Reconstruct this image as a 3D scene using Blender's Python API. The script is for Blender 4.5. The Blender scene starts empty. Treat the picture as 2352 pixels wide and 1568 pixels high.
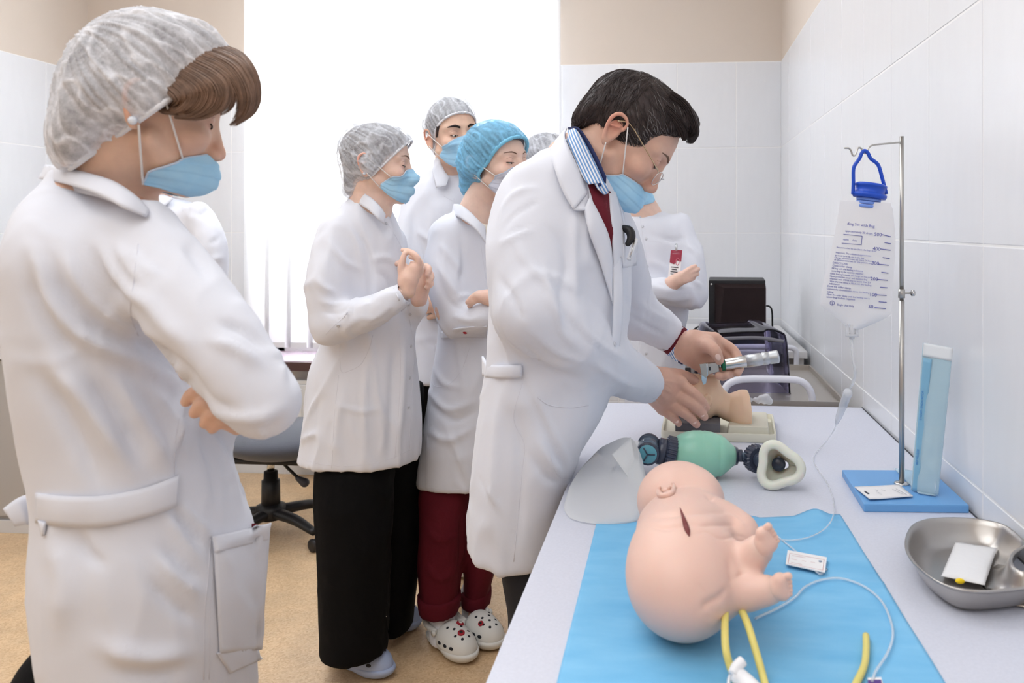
import bpy, bmesh, math, random
import numpy as np
from mathutils import Vector, Matrix
from mathutils.bvhtree import BVHTree

random.seed(7)
SC = bpy.context.scene
COL = SC.collection

# ------------------------------------------------------------------ camera, world, lights, exposure
F_PX, PX, PY, ZC = 1850.0, 1383.0, 520.0, 1.22
YAW = math.radians(5.07)
CAM = np.array([0.0, 0.0, ZC])
RT = np.array([math.cos(YAW), math.sin(YAW), 0.0])
FW = np.array([-math.sin(YAW), math.cos(YAW), 0.0])
UP = np.array([0.0, 0.0, 1.0])

cd = bpy.data.cameras.new('camera')
cam = bpy.data.objects.new('camera', cd)
COL.objects.link(cam)
cam.location = CAM
cam.rotation_euler = (math.pi / 2, 0, YAW)
cd.sensor_width = 36.0
cd.lens = 36.0 * F_PX / 2352.0
cd.shift_x = (1176.0 - PX) / 2352.0
cd.shift_y = -(784.0 - PY) / 2352.0
cd.clip_start = 0.02
cd.dof.use_dof = True
cd.dof.focus_distance = 1.75
cd.dof.aperture_fstop = 7.0
SC.camera = cam

SC.view_settings.view_transform = 'Standard'
SC.view_settings.look = 'None'
SC.view_settings.gamma = 1.0
SC.view_settings.exposure = 0.16
SC.view_settings.use_curve_mapping = False

w = bpy.data.worlds.new('world')
SC.world = w
w.use_nodes = True
bg = w.node_tree.nodes['Background']
bg.inputs[0].default_value = (0.93, 0.96, 1.0, 1)
bg.inputs[1].default_value = 2.0

XR, XL, YB, YN, ZT = 0.50, -2.94, 3.817, -2.2, 2.85      # room: right wall, left wall, back wall, near wall, ceiling


def area_light(name, loc, target, sx, sy, power, color=(1, 1, 1)):
    ld = bpy.data.lights.new(name, 'AREA')
    ld.shape = 'RECTANGLE'
    ld.size, ld.size_y = sx, sy
    ld.energy = power
    ld.color = color
    o = bpy.data.objects.new(name, ld)
    COL.objects.link(o)
    o.location = loc
    o.rotation_euler = (Vector(target) - Vector(loc)).to_track_quat('-Z', 'Y').to_euler()
    return o


area_light('ceiling_lamp', (-1.3, 2.3, ZT - 0.06), (-1.3, 2.3, 0), 2.2, 1.6, 30, (0.935, 0.968, 1.0))
area_light('ceiling_lamp', (-1.1, 0.1, ZT - 0.06), (-1.1, 0.1, 0), 2.4, 1.8, 28, (0.935, 0.968, 1.0))
area_light('ceiling_lamp', (-1.1, -1.5, ZT - 0.06), (-1.1, -1.0, 0), 2.4, 1.2, 15, (0.935, 0.968, 1.0))
area_light('window_daylight', (-1.27, YB + 0.75, 1.75), (-1.27, YB, 1.65), 1.7, 1.9, 200, (0.93, 0.97, 1.0))


# ------------------------------------------------------------------ pixel helpers (2352 x 1568 frame)
def W(px, py, d):
    """world point seen at pixel (px, py) at depth d along the view axis"""
    return CAM + d * (FW + RT * ((px - PX) / F_PX) + UP * ((PY - py) / F_PX))


def onz(px, py, z):
    """world point on the horizontal plane z"""
    return W(px, py, F_PX * (ZC - z) / (py - PY))


def proj(V):
    """pixel coordinates and depth of world points"""
    R = V - CAM
    d = R @ FW
    return PX + F_PX * (R @ RT) / d, PY - F_PX * (R @ UP) / d, d


def srgb(r, g, b):
    f = lambda c: (c / 255.0) / 12.92 if c <= 10.3 else ((c / 255.0 + 0.055) / 1.055) ** 2.4
    return (f(r), f(g), f(b), 1.0)


# ------------------------------------------------------------------ materials
class Nodes:
    def __init__(s, name):
        s.m = bpy.data.materials.new(name)
        s.m.use_nodes = True
        s.t = s.m.node_tree
        s.n = s.t.nodes
        s.p = s.n['Principled BSDF']
        s.out = s.n['Material Output']

    def new(s, kind, **kw):
        n = s.n.new(kind)
        for k, v in kw.items():
            setattr(n, k, v)
        return n

    def link(s, a, b):
        s.t.links.new(a, b)

    def coord(s, scale=(1, 1, 1), kind='Object'):
        tc = s.new('ShaderNodeTexCoord')
        mp = s.new('ShaderNodeMapping')
        mp.inputs['Scale'].default_value = scale
        s.link(tc.outputs[kind], mp.inputs[0])
        return mp.outputs[0]

    def noise(s, vec, scale, detail=3, rough=0.55):
        n = s.new('ShaderNodeTexNoise')
        n.inputs['Scale'].default_value = scale
        n.inputs['Detail'].default_value = detail
        n.inputs['Roughness'].default_value = rough
        s.link(vec, n.inputs['Vector'])
        return n.outputs['Fac']

    def ramp(s, fac, stops):
        r = s.new('ShaderNodeValToRGB')
        el = r.color_ramp.elements
        while len(el) < len(stops):
            el.new(0.5)
        for e, (p, c) in zip(el, stops):
            e.position = p
            e.color = c if len(c) == 4 else (*c, 1)
        s.link(fac, r.inputs[0])
        return r.outputs[0]

    def bump(s, h, strength, dist):
        b = s.new('ShaderNodeBump')
        b.inputs['Strength'].default_value = strength
        b.inputs['Distance'].default_value = dist
        s.link(h, b.inputs['Height'])
        s.link(b.outputs[0], s.p.inputs['Normal'])


def mat(name, col, rough=0.5, metal=0.0, spec=0.5, bump=None, vary=None, trans=0.0, ior=1.45, alpha=1.0,
        sss=0.0, sheen=0.0, coat=0.0):
    """simple principled material; bump=(scale, strength, dist); vary=(scale, amount)"""
    N = Nodes(name)
    p = N.p
    p.inputs['Base Color'].default_value = col
    p.inputs['Roughness'].default_value = rough
    p.inputs['Metallic'].default_value = metal
    p.inputs['Specular IOR Level'].default_value = spec
    p.inputs['Transmission Weight'].default_value = trans
    p.inputs['IOR'].default_value = ior
    p.inputs['Alpha'].default_value = alpha
    p.inputs['Sheen Weight'].default_value = sheen
    p.inputs['Coat Weight'].default_value = coat
    if sss:
        p.inputs['Subsurface Weight'].default_value = sss
        p.inputs['Subsurface Radius'].default_value = (0.012, 0.005, 0.003)
        p.inputs['Subsurface Scale'].default_value = 0.5
    if vary:
        v = N.noise(N.coord(), vary[0], 4)
        c0 = tuple(c * (1 - vary[1]) for c in col[:3]) + (1,)
        c1 = tuple(min(1, c * (1 + vary[1])) for c in col[:3]) + (1,)
        N.link(N.ramp(v, [(0.3, c0), (0.7, c1)]), p.inputs['Base Color'])
    if bump:
        N.bump(N.noise(N.coord(), bump[0], 3), bump[1], bump[2])
    return N.m


# ------------------------------------------------------------------ object helpers
def link(name, me, parent=None, m=None, smooth=True):
    o = bpy.data.objects.new(name, me)
    COL.objects.link(o)
    if m is not None and not me.materials:
        me.materials.append(m)
    if smooth:
        me.polygons.foreach_set('use_smooth', [True] * len(me.polygons))
    if parent is not None:
        o.parent = parent
    return o


def tag(o, label=None, cat=None, group=None, kind=None):
    for k, v in (('label', label), ('category', cat), ('group', group), ('kind', kind)):
        if v:
            o[k] = v
    return o


def empty(name, loc, label, cat, group=None, rotz=0.0):
    o = bpy.data.objects.new(name, None)
    COL.objects.link(o)
    o.location = loc
    o.rotation_euler.z = rotz
    o.empty_display_size = 0.05
    return tag(o, label, cat, group)


def child_world(o, parent):
    """parent o while its mesh data stays in world coordinates"""
    o.parent = parent
    M = Matrix.LocRotScale(parent.location, parent.rotation_euler, parent.scale)
    o.matrix_parent_inverse = M.inverted()
    return o


def pydata(name, V, F, parent=None, m=None, smooth=True):
    me = bpy.data.meshes.new(name)
    me.from_pydata([tuple(map(float, v)) for v in V], [], [tuple(map(int, f)) for f in F])
    me.update()
    o = link(name, me, None, m, smooth)
    if parent is not None:
        child_world(o, parent)
    return o


def npmesh(name, V, Q, parent=None, m=None, smooth=True):
    me = bpy.data.meshes.new(name)
    V = np.asarray(V, dtype=np.float32)
    Q = np.asarray(Q, dtype=np.int32)
    nf, k = Q.shape
    me.vertices.add(len(V))
    me.vertices.foreach_set('co', V.ravel())
    me.loops.add(nf * k)
    me.loops.foreach_set('vertex_index', Q.ravel())
    me.polygons.add(nf)
    me.polygons.foreach_set('loop_start', np.arange(0, nf * k, k, dtype=np.int32))
    me.update(calc_edges=True)
    me.validate()
    o = link(name, me, None, m, smooth)
    if parent is not None:
        child_world(o, parent)
    return o


def catmull(P, n=6):
    P = np.asarray(P, float)
    if len(P) < 3:
        t = np.linspace(0, 1, n + 1)[:, None]
        return P[0] * (1 - t) + P[-1] * t
    A = np.vstack([2 * P[0] - P[1], P, 2 * P[-1] - P[-2]])
    out = []
    for i in range(1, len(A) - 2):
        p0, p1, p2, p3 = A[i - 1], A[i], A[i + 1], A[i + 2]
        for t in np.linspace(0, 1, n, endpoint=False):
            out.append(0.5 * (2 * p1 + (p2 - p0) * t + (2 * p0 - 5 * p1 + 4 * p2 - p3) * t * t + (3 * p1 - p0 - 3 * p2 + p3) * t ** 3))
    out.append(P[-1])
    return np.array(out)


def tube_vf(P, R, seg=10, closed=False, flat=None):
    """sweep; flat=(normal, ratio) squashes the section along a direction"""
    P = np.asarray(P, float)
    n = len(P)
    R = np.broadcast_to(np.asarray(R, float), (n,)) if np.ndim(R) == 0 else np.interp(np.linspace(0, 1, n), np.linspace(0, 1, len(R)), R)
    T = np.roll(P, -1, 0) - np.roll(P, 1, 0) if closed else np.gradient(P, axis=0)
    T /= np.linalg.norm(T, axis=1)[:, None] + 1e-12
    ref = np.array([0, 0, 1.0]) if abs(T[0][2]) < 0.9 else np.array([1.0, 0, 0])
    u = np.cross(T[0], ref)
    u /= np.linalg.norm(u)
    V, Fc = [], []
    for i in range(n):
        u = u - T[i] * (u @ T[i])
        u /= np.linalg.norm(u) + 1e-12
        v = np.cross(T[i], u)
        for j in range(seg):
            a = 2 * math.pi * j / seg
            off = R[i] * (math.cos(a) * u + math.sin(a) * v)
            if flat is not None:
                nn = flat[0]
                off = off - nn * (off @ nn) * (1 - flat[1])
            V.append(P[i] + off)
    m_ = n if closed else n - 1
    for i in range(m_):
        i2 = (i + 1) % n
        for j in range(seg):
            j2 = (j + 1) % seg
            Fc.append((i * seg + j, i * seg + j2, i2 * seg + j2, i2 * seg + j))
    if not closed:
        Fc.append(tuple(range(seg - 1, -1, -1)))
        Fc.append(tuple((n - 1) * seg + j for j in range(seg)))
    return V, Fc


def tube(name, P, R, m, parent=None, seg=10, smooth_n=6, closed=False, flat=None):
    if smooth_n and len(P) > 2:
        if closed:
            P = np.vstack([P, P[:1]])
            P = catmull(P, smooth_n)[:-1]
        else:
            P = catmull(P, smooth_n)
    V, Fc = tube_vf(P, R, seg, closed, flat)
    return pydata(name, V, Fc, parent, m)


def lathe_vf(prof, seg=32):
    """profile [(r, z)...] round local z"""
    V, Fc = [], []
    for (r, z) in prof:
        for j in range(seg):
            a = 2 * math.pi * j / seg
            V.append((r * math.cos(a), r * math.sin(a), z))
    for i in range(len(prof) - 1):
        for j in range(seg):
            j2 = (j + 1) % seg
            Fc.append((i * seg + j, i * seg + j2, (i + 1) * seg + j2, (i + 1) * seg + j))
    Fc.append(tuple(range(seg - 1, -1, -1)))
    Fc.append(tuple((len(prof) - 1) * seg + j for j in range(seg)))
    return np.array(V), Fc


def frame_z(axis, ref=(0, 0, 1)):
    z = np.asarray(axis, float)
    z = z / np.linalg.norm(z)
    r = np.asarray(ref, float)
    if abs(z @ r) > 0.95:
        r = np.array([1.0, 0, 0])
    x = np.cross(r, z)
    x /= np.linalg.norm(x)
    return np.stack([x, np.cross(z, x), z], 1)          # columns


def lathe(name, prof, a, axis, m, parent=None, seg=32, sq=(1, 1)):
    V, Fc = lathe_vf(prof, seg)
    V = V * np.array([sq[0], sq[1], 1.0])
    V = V @ frame_z(axis).T + np.asarray(a)
    return pydata(name, V, Fc, parent, m)


def auto_smooth(o, ang=35):
    me = o.data
    bm = bmesh.new()
    bm.from_mesh(me)
    lim = math.radians(ang)
    for e in bm.edges:
        if len(e.link_faces) == 2 and e.calc_face_angle(0) > lim:
            e.smooth = False
    bm.to_mesh(me)
    bm.free()
    return o


def box_mesh(name, sx, sy, sz, bev=0.003, seg=2):
    bm = bmesh.new()
    bmesh.ops.create_cube(bm, size=1.0)
    for v in bm.verts:
        v.co.x *= sx
        v.co.y *= sy
        v.co.z *= sz
    if bev > 0:
        bmesh.ops.bevel(bm, geom=list(bm.edges), offset=bev, segments=seg, affect='EDGES', profile=0.6)
    me = bpy.data.meshes.new(name)
    bm.to_mesh(me)
    bm.free()
    return me


def box(name, c, s, m, parent=None, bev=0.003, rotz=0.0, seg=2, smooth=False):
    me = box_mesh(name, s[0], s[1], s[2], bev, seg)
    me.transform(Matrix.Translation(Vector(c)) @ Matrix.Rotation(rotz, 4, 'Z'))
    o = link(name, me, None, m, smooth)
    if parent is not None:
        child_world(o, parent)
    return o


def prism(name, poly, thick, m, parent=None, bev=0.0, normal=None):
    """extrude a 3-D polygon (list of points) along its normal by thick"""
    bm = bmesh.new()
    vs = [bm.verts.new(tuple(p)) for p in poly]
    f = bm.faces.new(vs)
    f.normal_update()
    nrm = f.normal.copy() if normal is None else Vector(normal)
    r = bmesh.ops.extrude_face_region(bm, geom=[f])
    bmesh.ops.translate(bm, vec=nrm * thick, verts=[v for v in r['geom'] if isinstance(v, bmesh.types.BMVert)])
    bmesh.ops.recalc_face_normals(bm, faces=bm.faces)
    if bev:
        bmesh.ops.bevel(bm, geom=list(bm.edges), offset=bev, segments=2, affect='EDGES', profile=0.6)
    me = bpy.data.meshes.new(name)
    bm.to_mesh(me)
    bm.free()
    o = link(name, me, None, m, False)
    if parent is not None:
        child_world(o, parent)
    return o


def grid_vf(G):
    """faces of a (nu, nv, 3) grid"""
    nu, nv = G.shape[:2]
    idx = np.arange(nu * nv).reshape(nu, nv)
    Q = np.stack([idx[:-1, :-1], idx[1:, :-1], idx[1:, 1:], idx[:-1, 1:]], -1).reshape(-1, 4)
    return G.reshape(-1, 3), Q


def sheet(name, G, thick, m, parent=None):
    """a thin closed sheet from a grid of points (thickness along the grid normal)"""
    nu, nv = G.shape[:2]
    du = np.gradient(G, axis=0)
    dv = np.gradient(G, axis=1)
    N = np.cross(du, dv)
    N /= np.linalg.norm(N, axis=2)[..., None] + 1e-12
    A, Q = grid_vf(G)
    B = (G - N * thick).reshape(-1, 3)
    n = len(A)
    Qs = [Q, Q[:, ::-1] + n]
    idx = np.arange(n).reshape(nu, nv)
    ring = np.concatenate([idx[:-1, 0], idx[-1, :-1], idx[1:, -1][::-1], idx[0, 1:][::-1]])
    r2 = np.roll(ring, -1)
    Qs.append(np.stack([ring, ring + n, r2 + n, r2], -1))
    return npmesh(name, np.vstack([A, B]), np.vstack(Qs), parent, m)


def bilerp(c00, c10, c11, c01, nu, nv):
    u = np.linspace(0, 1, nu)[:, None, None]
    v = np.linspace(0, 1, nv)[None, :, None]
    c00, c10, c11, c01 = map(np.asarray, (c00, c10, c11, c01))
    return c00 * (1 - u) * (1 - v) + c10 * u * (1 - v) + c11 * u * v + c01 * (1 - u) * v


# ------------------------------------------------------------------ value noise
_rng = np.random.RandomState(3)
_TAB = _rng.rand(32, 32, 32).astype(np.float32)


def vnoise(P):
    P = np.asarray(P, dtype=np.float32) + 1000.0
    i = np.floor(P).astype(np.int32)
    f = P - i
    f = f * f * (3 - 2 * f)
    i &= 31
    j = (i + 1) & 31
    x0, y0, z0, x1, y1, z1 = i[..., 0], i[..., 1], i[..., 2], j[..., 0], j[..., 1], j[..., 2]
    fx, fy, fz = f[..., 0], f[..., 1], f[..., 2]
    a = _TAB[x0, y0, z0] * (1 - fx) + _TAB[x1, y0, z0] * fx
    b = _TAB[x0, y1, z0] * (1 - fx) + _TAB[x1, y1, z0] * fx
    c = _TAB[x0, y0, z1] * (1 - fx) + _TAB[x1, y0, z1] * fx
    d = _TAB[x0, y1, z1] * (1 - fx) + _TAB[x1, y1, z1] * fx
    a = a * (1 - fy) + b * fy
    c = c * (1 - fy) + d * fy
    return a * (1 - fz) + c * fz


# ------------------------------------------------------------------ implicit surfaces
class SDF:
    def __init__(s, h):
        s.h, s.ops = h, []

    def _add(s, f, lo, hi, k, mode):
        s.ops.append((f, np.asarray(lo, float), np.asarray(hi, float), k, mode))
        return s

    def cone(s, a, b, ra, rb, k=0.02, mode='u'):
        return s.chain([a, b], [ra, rb], k, mode, 1)

    def chain(s, P, R, k=0.02, mode='u', n=4, sq=None):
        P = np.asarray(P, float)
        R = np.asarray(R, float)
        if len(P) > 2 and n > 1:
            Q = catmull(np.hstack([P, R[:, None]]), n)
            P, R = Q[:, :3], np.maximum(Q[:, 3], 1e-4)

        def f(X):
            D = None
            for a, b, ra, rb in zip(P[:-1], P[1:], R[:-1], R[1:]):
                ab = (b - a).astype(np.float32)
                q = X - a.astype(np.float32)
                t = np.clip((q @ ab) / (ab @ ab + 1e-12), 0, 1)
                q -= t[..., None] * ab
                d = np.sqrt((q * q).sum(-1)) - (ra + (rb - ra) * t)
                D = d if D is None else np.minimum(D, d)
            return D
        rm = R.max()
        return s._add(f, P.min(0) - rm, P.max(0) + rm, k, mode)

    def tin(s, a, b, r, k=0.002, mode='s'):
        """flat-ended cylinder"""
        a, b = np.asarray(a, np.float32), np.asarray(b, np.float32)
        L_ = float(np.linalg.norm(b - a))
        ax = (b - a) / L_

        def f(X):
            q = X - a
            t = q @ ax
            rr = np.sqrt(np.maximum((q * q).sum(-1) - t * t, 0))
            return np.maximum(rr - r, np.maximum(-t, t - L_))
        return s._add(f, np.minimum(a, b) - r, np.maximum(a, b) + r, k, mode)

    def ell(s, c, r, R=None, k=0.02, mode='u'):
        c = np.asarray(c, np.float32)
        r = np.asarray(r, np.float32)
        M = None if R is None else np.asarray(R, np.float32)

        def f(X):
            q = X - c
            if M is not None:
                q = q @ M                                    # into the local frame (columns are axes)
            q /= r
            k0 = np.sqrt((q * q).sum(-1)) + 1e-9
            q /= r
            return k0 * (k0 - 1) / (np.sqrt((q * q).sum(-1)) + 1e-9)
        e = np.full(3, r.max()) if M is not None else r
        return s._add(f, c - e, c + e, k, mode)

    def loft(s, rows, k=0.02, mode='u', ex=2.0):
        """rows: (z, centre_right, centre_depth, half_width, half_depth) in camera-aligned axes"""
        A = np.asarray(sorted(rows), float)
        zz = np.linspace(A[0, 0], A[-1, 0], 120)
        # smooth interpolation of each column
        cols = []
        for c in range(1, 5):
            y = np.interp(zz, A[:, 0], A[:, c])
            ker = np.hanning(9)
            ker /= ker.sum()
            y = np.convolve(np.pad(y, 4, mode='edge'), ker, 'valid')
            cols.append(y)
        rt, fw = RT.astype(np.float32), FW.astype(np.float32)

        def f(X):
            q = X - CAM.astype(np.float32)
            z = X[..., 2]
            u, v = q @ rt, q @ fw
            cu, cv, a, b = (np.interp(z, zz, c).astype(np.float32) for c in cols)
            p = np.abs((u - cu) / a)
            r_ = np.abs((v - cv) / b)
            rho = (p ** ex + r_ ** ex) ** (1.0 / ex) if ex != 2.0 else np.sqrt(p * p + r_ * r_)
            d = (rho - 1) * np.minimum(a, b)
            return np.maximum(d, np.maximum(z - A[-1, 0], A[0, 0] - z))
        pts = []
        for cu, cv, a, b in zip(*cols):
            for su in (-1, 1):
                for sv in (-1, 1):
                    pts.append(CAM[:2] + (RT * (cu + su * a) + FW * (cv + sv * b))[:2])
        pts = np.array(pts)
        lo = [*pts.min(0), A[0, 0]]
        hi = [*pts.max(0), A[-1, 0]]
        return s._add(f, lo, hi, k, mode)

    def half(s, p, n, k=0.0):
        """cut away everything on the +n side of the plane"""
        p = np.asarray(p, np.float32)
        n = np.asarray(n, np.float32)
        n = n / np.linalg.norm(n)
        return s._add(lambda X: (X - p) @ n, [-1e3] * 3, [1e3] * 3, k, 'i')

    def mesh(s, smooth=1, pad=0.01, lo=None, hi=None):
        h = s.h
        u = [o for o in s.ops if o[4] == 'u']
        L = np.min([o[1] for o in u], 0) - pad if lo is None else np.asarray(lo, float)
        H = np.max([o[2] for o in u], 0) + pad if hi is None else np.asarray(hi, float)
        n = np.ceil((H - L) / h).astype(int) + 1
        ax = [(L[i] + h * np.arange(n[i])).astype(np.float32) for i in range(3)]
        Fd = np.full(n, 1.0, np.float32)
        for f, a, b, k, mode in s.ops:
            m_ = k + 3 * h + 0.002
            i0 = np.clip(np.floor((a - m_ - L) / h).astype(int), 0, n)
            i1 = np.clip(np.ceil((b + m_ - L) / h).astype(int) + 1, 0, n)
            if (i1 <= i0).any():
                continue
            sl = tuple(slice(p, q) for p, q in zip(i0, i1))
            X = np.stack(np.meshgrid(ax[0][sl[0]], ax[1][sl[1]], ax[2][sl[2]], indexing='ij'), -1)
            d = f(X)
            o = Fd[sl]
            if mode == 'u':
                if k > 0:
                    t = np.maximum(k - np.abs(o - d), 0) / k
                    Fd[sl] = np.minimum(o, d) - t * t * k * 0.25
                else:
                    Fd[sl] = np.minimum(o, d)
            else:
                if mode == 's':
                    d = -d
                if k > 0:
                    t = np.maximum(k - np.abs(o - d), 0) / k
                    Fd[sl] = np.maximum(o, d) + t * t * k * 0.25
                else:
                    Fd[sl] = np.maximum(o, d)
        for i in range(3):                                   # keep the surface closed at the border
            for e in (0, -1):
                ix = [slice(None)] * 3
                ix[i] = e
                Fd[tuple(ix)] = np.maximum(Fd[tuple(ix)], h)
        V, Q = surface_nets(Fd, L, h)
        for _ in range(smooth):
            V = relax(V, Q)
        return V, Q


def surface_nets(Fd, L, h):
    S = Fd < 0
    nx, ny, nz = Fd.shape
    acc = np.zeros((nx - 1, ny - 1, nz - 1, 3), np.float32)
    cnt = np.zeros((nx - 1, ny - 1, nz - 1), np.float32)
    for axis in range(3):
        o1, o2 = [i for i in range(3) if i != axis]
        for a in (0, 1):
            for b in (0, 1):
                sl0 = [slice(0, -1)] * 3
                sl0[o1] = slice(a, Fd.shape[o1] - 1 + a)
                sl0[o2] = slice(b, Fd.shape[o2] - 1 + b)
                sl1 = list(sl0)
                sl1[axis] = slice(1, None)
                f0, f1 = Fd[tuple(sl0)], Fd[tuple(sl1)]
                c = S[tuple(sl0)] != S[tuple(sl1)]
                t = np.where(c, f0 / np.where(c, f0 - f1, 1), 0)
                cnt += c
                acc[..., axis] += t
                acc[..., o1] += a * c
                acc[..., o2] += b * c
    act = cnt > 0
    ids = np.full(act.shape, -1, np.int64)
    ids[act] = np.arange(act.sum())
    base = np.argwhere(act).astype(np.float32)
    V = L + h * (base + acc[act] / cnt[act][:, None])
    Qs = []
    for axis in range(3):
        o1, o2 = (axis + 1) % 3, (axis + 2) % 3
        sl0 = [slice(1, -1)] * 3
        sl0[axis] = slice(0, -1)
        sl1 = list(sl0)
        sl1[axis] = slice(1, None)
        s0, s1 = S[tuple(sl0)], S[tuple(sl1)]
        E = np.argwhere(s0 != s1)
        if not len(E):
            continue
        inside = s0[tuple(E.T)]
        I = E.copy()
        I[:, o1] += 1
        I[:, o2] += 1

        def cell(da, db):
            C = I.copy()
            C[:, o1] -= da
            C[:, o2] -= db
            return ids[tuple(C.T)]
        q = np.stack([cell(1, 1), cell(0, 1), cell(0, 0), cell(1, 0)], -1)
        q[~inside] = q[~inside][:, ::-1]
        Qs.append(q)
    return V.astype(np.float64), np.vstack(Qs)


def relax(V, Q, w_=0.5):
    E = np.vstack([Q[:, [0, 1]], Q[:, [1, 2]], Q[:, [2, 3]], Q[:, [3, 0]]])
    n = len(V)
    c = np.bincount(E[:, 0], minlength=n) + np.bincount(E[:, 1], minlength=n)
    out = np.empty_like(V)
    for i in range(3):
        out[:, i] = np.bincount(E[:, 0], V[E[:, 1], i], n) + np.bincount(E[:, 1], V[E[:, 0], i], n)
    return V * (1 - w_) + w_ * out / np.maximum(c, 1)[:, None]


def normals(V, Q):
    fn = np.cross(V[Q[:, 2]] - V[Q[:, 0]], V[Q[:, 3]] - V[Q[:, 1]])
    N = np.zeros_like(V)
    for i in range(3):
        N[:, i] = sum(np.bincount(Q[:, j], fn[:, i], len(V)) for j in range(4))
    return N / (np.linalg.norm(N, axis=1)[:, None] + 1e-12)


def strokes(V, Q, L):
    """sculpt folds: each stroke is (pixel polyline, width px, height m); positive raises a ridge, negative cuts a groove"""
    N = normals(V, Q)
    u, v, d = proj(V)
    facing = ((V - CAM) * N).sum(1) < 0
    out = V.copy()
    for pts, wd, amp in L:
        wd, amp = wd * 0.95, amp * 1.6
        P = catmull(np.array(pts, float), 5) if len(pts) > 2 else np.array(pts, float)
        m_ = facing & (u > P[:, 0].min() - 3 * wd) & (u < P[:, 0].max() + 3 * wd) & (v > P[:, 1].min() - 3 * wd) & (v < P[:, 1].max() + 3 * wd)
        if not m_.any():
            continue
        uv = np.stack([u[m_], v[m_]], 1)
        best = np.full(len(uv), 1e9)
        tt = np.zeros(len(uv))
        n = len(P) - 1
        for i in range(n):
            ab = P[i + 1] - P[i]
            t = np.clip(((uv - P[i]) @ ab) / (ab @ ab + 1e-9), 0, 1)
            dd = np.linalg.norm(uv - P[i] - t[:, None] * ab, axis=1)
            b = dd < best
            best[b] = dd[b]
            tt[b] = (i + t[b]) / n
        amp = np.sign(amp) * min(abs(amp), 1.05 * wd * float(np.median(d[m_])) / F_PX)      # no overhanging folds
        taper = np.clip(np.minimum(tt, 1 - tt) * 4, 0, 1)
        out[m_] += N[m_] * (amp * np.exp(-(best / wd) ** 2) * (0.25 + 0.75 * taper))[:, None]
    return out


def bvh(V, Q):
    return BVHTree.FromPolygons([tuple(v) for v in V.tolist()], [tuple(q) for q in Q.tolist()])


def hit(tree, px, py, fallback=None):
    r = W(px, py, 1.0) - CAM
    h_ = tree.ray_cast(Vector(CAM), Vector(r).normalized())
    if h_[0] is None:
        return fallback, None
    return np.array(h_[0]), np.array(h_[1])
# ------------------------------------------------------------------ the room
def wall_paint(name, c):
    return mat(name, c, 0.75, vary=(1.5, 0.02), bump=(180, 0.08, 0.002))


M_BEIGE = wall_paint('beige_paint', srgb(222, 210, 198))
M_GROUT = mat('grout', srgb(248, 248, 248), 0.7)
N = Nodes('white_tile')
N.p.inputs['Roughness'].default_value = 0.28
N.link(N.ramp(N.noise(N.coord((9, 9, 2.0)), 4.0, 4), [(0.3, srgb(233, 235, 239)), (0.7, srgb(235, 237, 241))]), N.p.inputs['Base Color'])
N.bump(N.noise(N.coord((60, 60, 7.0)), 3.0, 4), 0.03, 0.002)
M_TILE = N.m
M_CEIL = mat('ceiling_paint', srgb(240, 240, 240), 0.9)

N = Nodes('cork_floor')
vor = N.new('ShaderNodeTexVoronoi')
vor.inputs['Scale'].default_value = 190
N.link(N.coord(), vor.inputs['Vector'])
N.p.inputs['Roughness'].default_value = 0.42
c1 = N.ramp(vor.outputs['Color'], [(0.0, srgb(204, 168, 126)), (0.45, srgb(220, 188, 148)), (1.0, srgb(232, 204, 166))])
c2 = N.ramp(N.noise(N.coord(), 9, 3), [(0.3, (0.86, 0.86, 0.86)), (0.7, (1.05, 1.04, 1.02))])
mx = N.new('ShaderNodeMixRGB', blend_type='MULTIPLY')
mx.inputs[0].default_value = 1.0
N.link(c1, mx.inputs[1])
N.link(c2, mx.inputs[2])
N.link(mx.outputs[0], N.p.inputs['Base Color'])
M_FLOOR = N.m


def structure(name, lo, hi, m):
    c = [(a + b) / 2 for a, b in zip(lo, hi)]
    s = [b - a for a, b in zip(lo, hi)]
    o = box(name, c, s, m, bev=0)
    o['kind'] = 'structure'
    return o


T = 0.12
structure('floor', (XL - T, YN - T, -0.1), (XR + T, YB + T, 0.0), M_FLOOR)
structure('ceiling', (XL - T, YN - T, ZT), (XR + T, YB + T, ZT + 0.1), M_CEIL)
wr = structure('wall_right', (XR + 0.006, YN, 0), (XR + T, YB + T, ZT), M_BEIGE)
wl = structure('wall_left', (XL - T, YN, 0), (XL - 0.006, YB + T, ZT), M_BEIGE)
structure('wall_near', (XL - T, YN - T, 0), (XR + T, YN, ZT), M_BEIGE)

# back wall with the window opening (four pieces of one wall mesh)
WX0, WX1, WZ0, WZ1 = -2.075, -0.560, 0.562, 2.62
yb0, yb1 = YB + 0.006, YB + 0.30
bm = bmesh.new()


def bmbox(bm, lo, hi):
    r = bmesh.ops.create_cube(bm, size=1.0)
    for v in r['verts']:
        for i in range(3):
            v.co[i] = lo[i] if v.co[i] < 0 else hi[i]


bmbox(bm, (XL - T, yb0, 0), (WX0, yb1, ZT))
bmbox(bm, (WX1, yb0, 0), (XR + T, yb1, ZT))
bmbox(bm, (WX0, yb0, 0), (WX1, yb1, WZ0))
bmbox(bm, (WX0, yb0, WZ1), (WX1, yb1, ZT))
me = bpy.data.meshes.new('wall_back')
bm.to_mesh(me)
bm.free()
wb = link('wall_back', me, None, M_BEIGE, False)
wb['kind'] = 'structure'

# grout bed behind the tiles (a thin coat on each wall) and the tiles one by one
TW, TH, GAP = 0.275, 0.40, 0.0030
tile_mesh = {}


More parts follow.
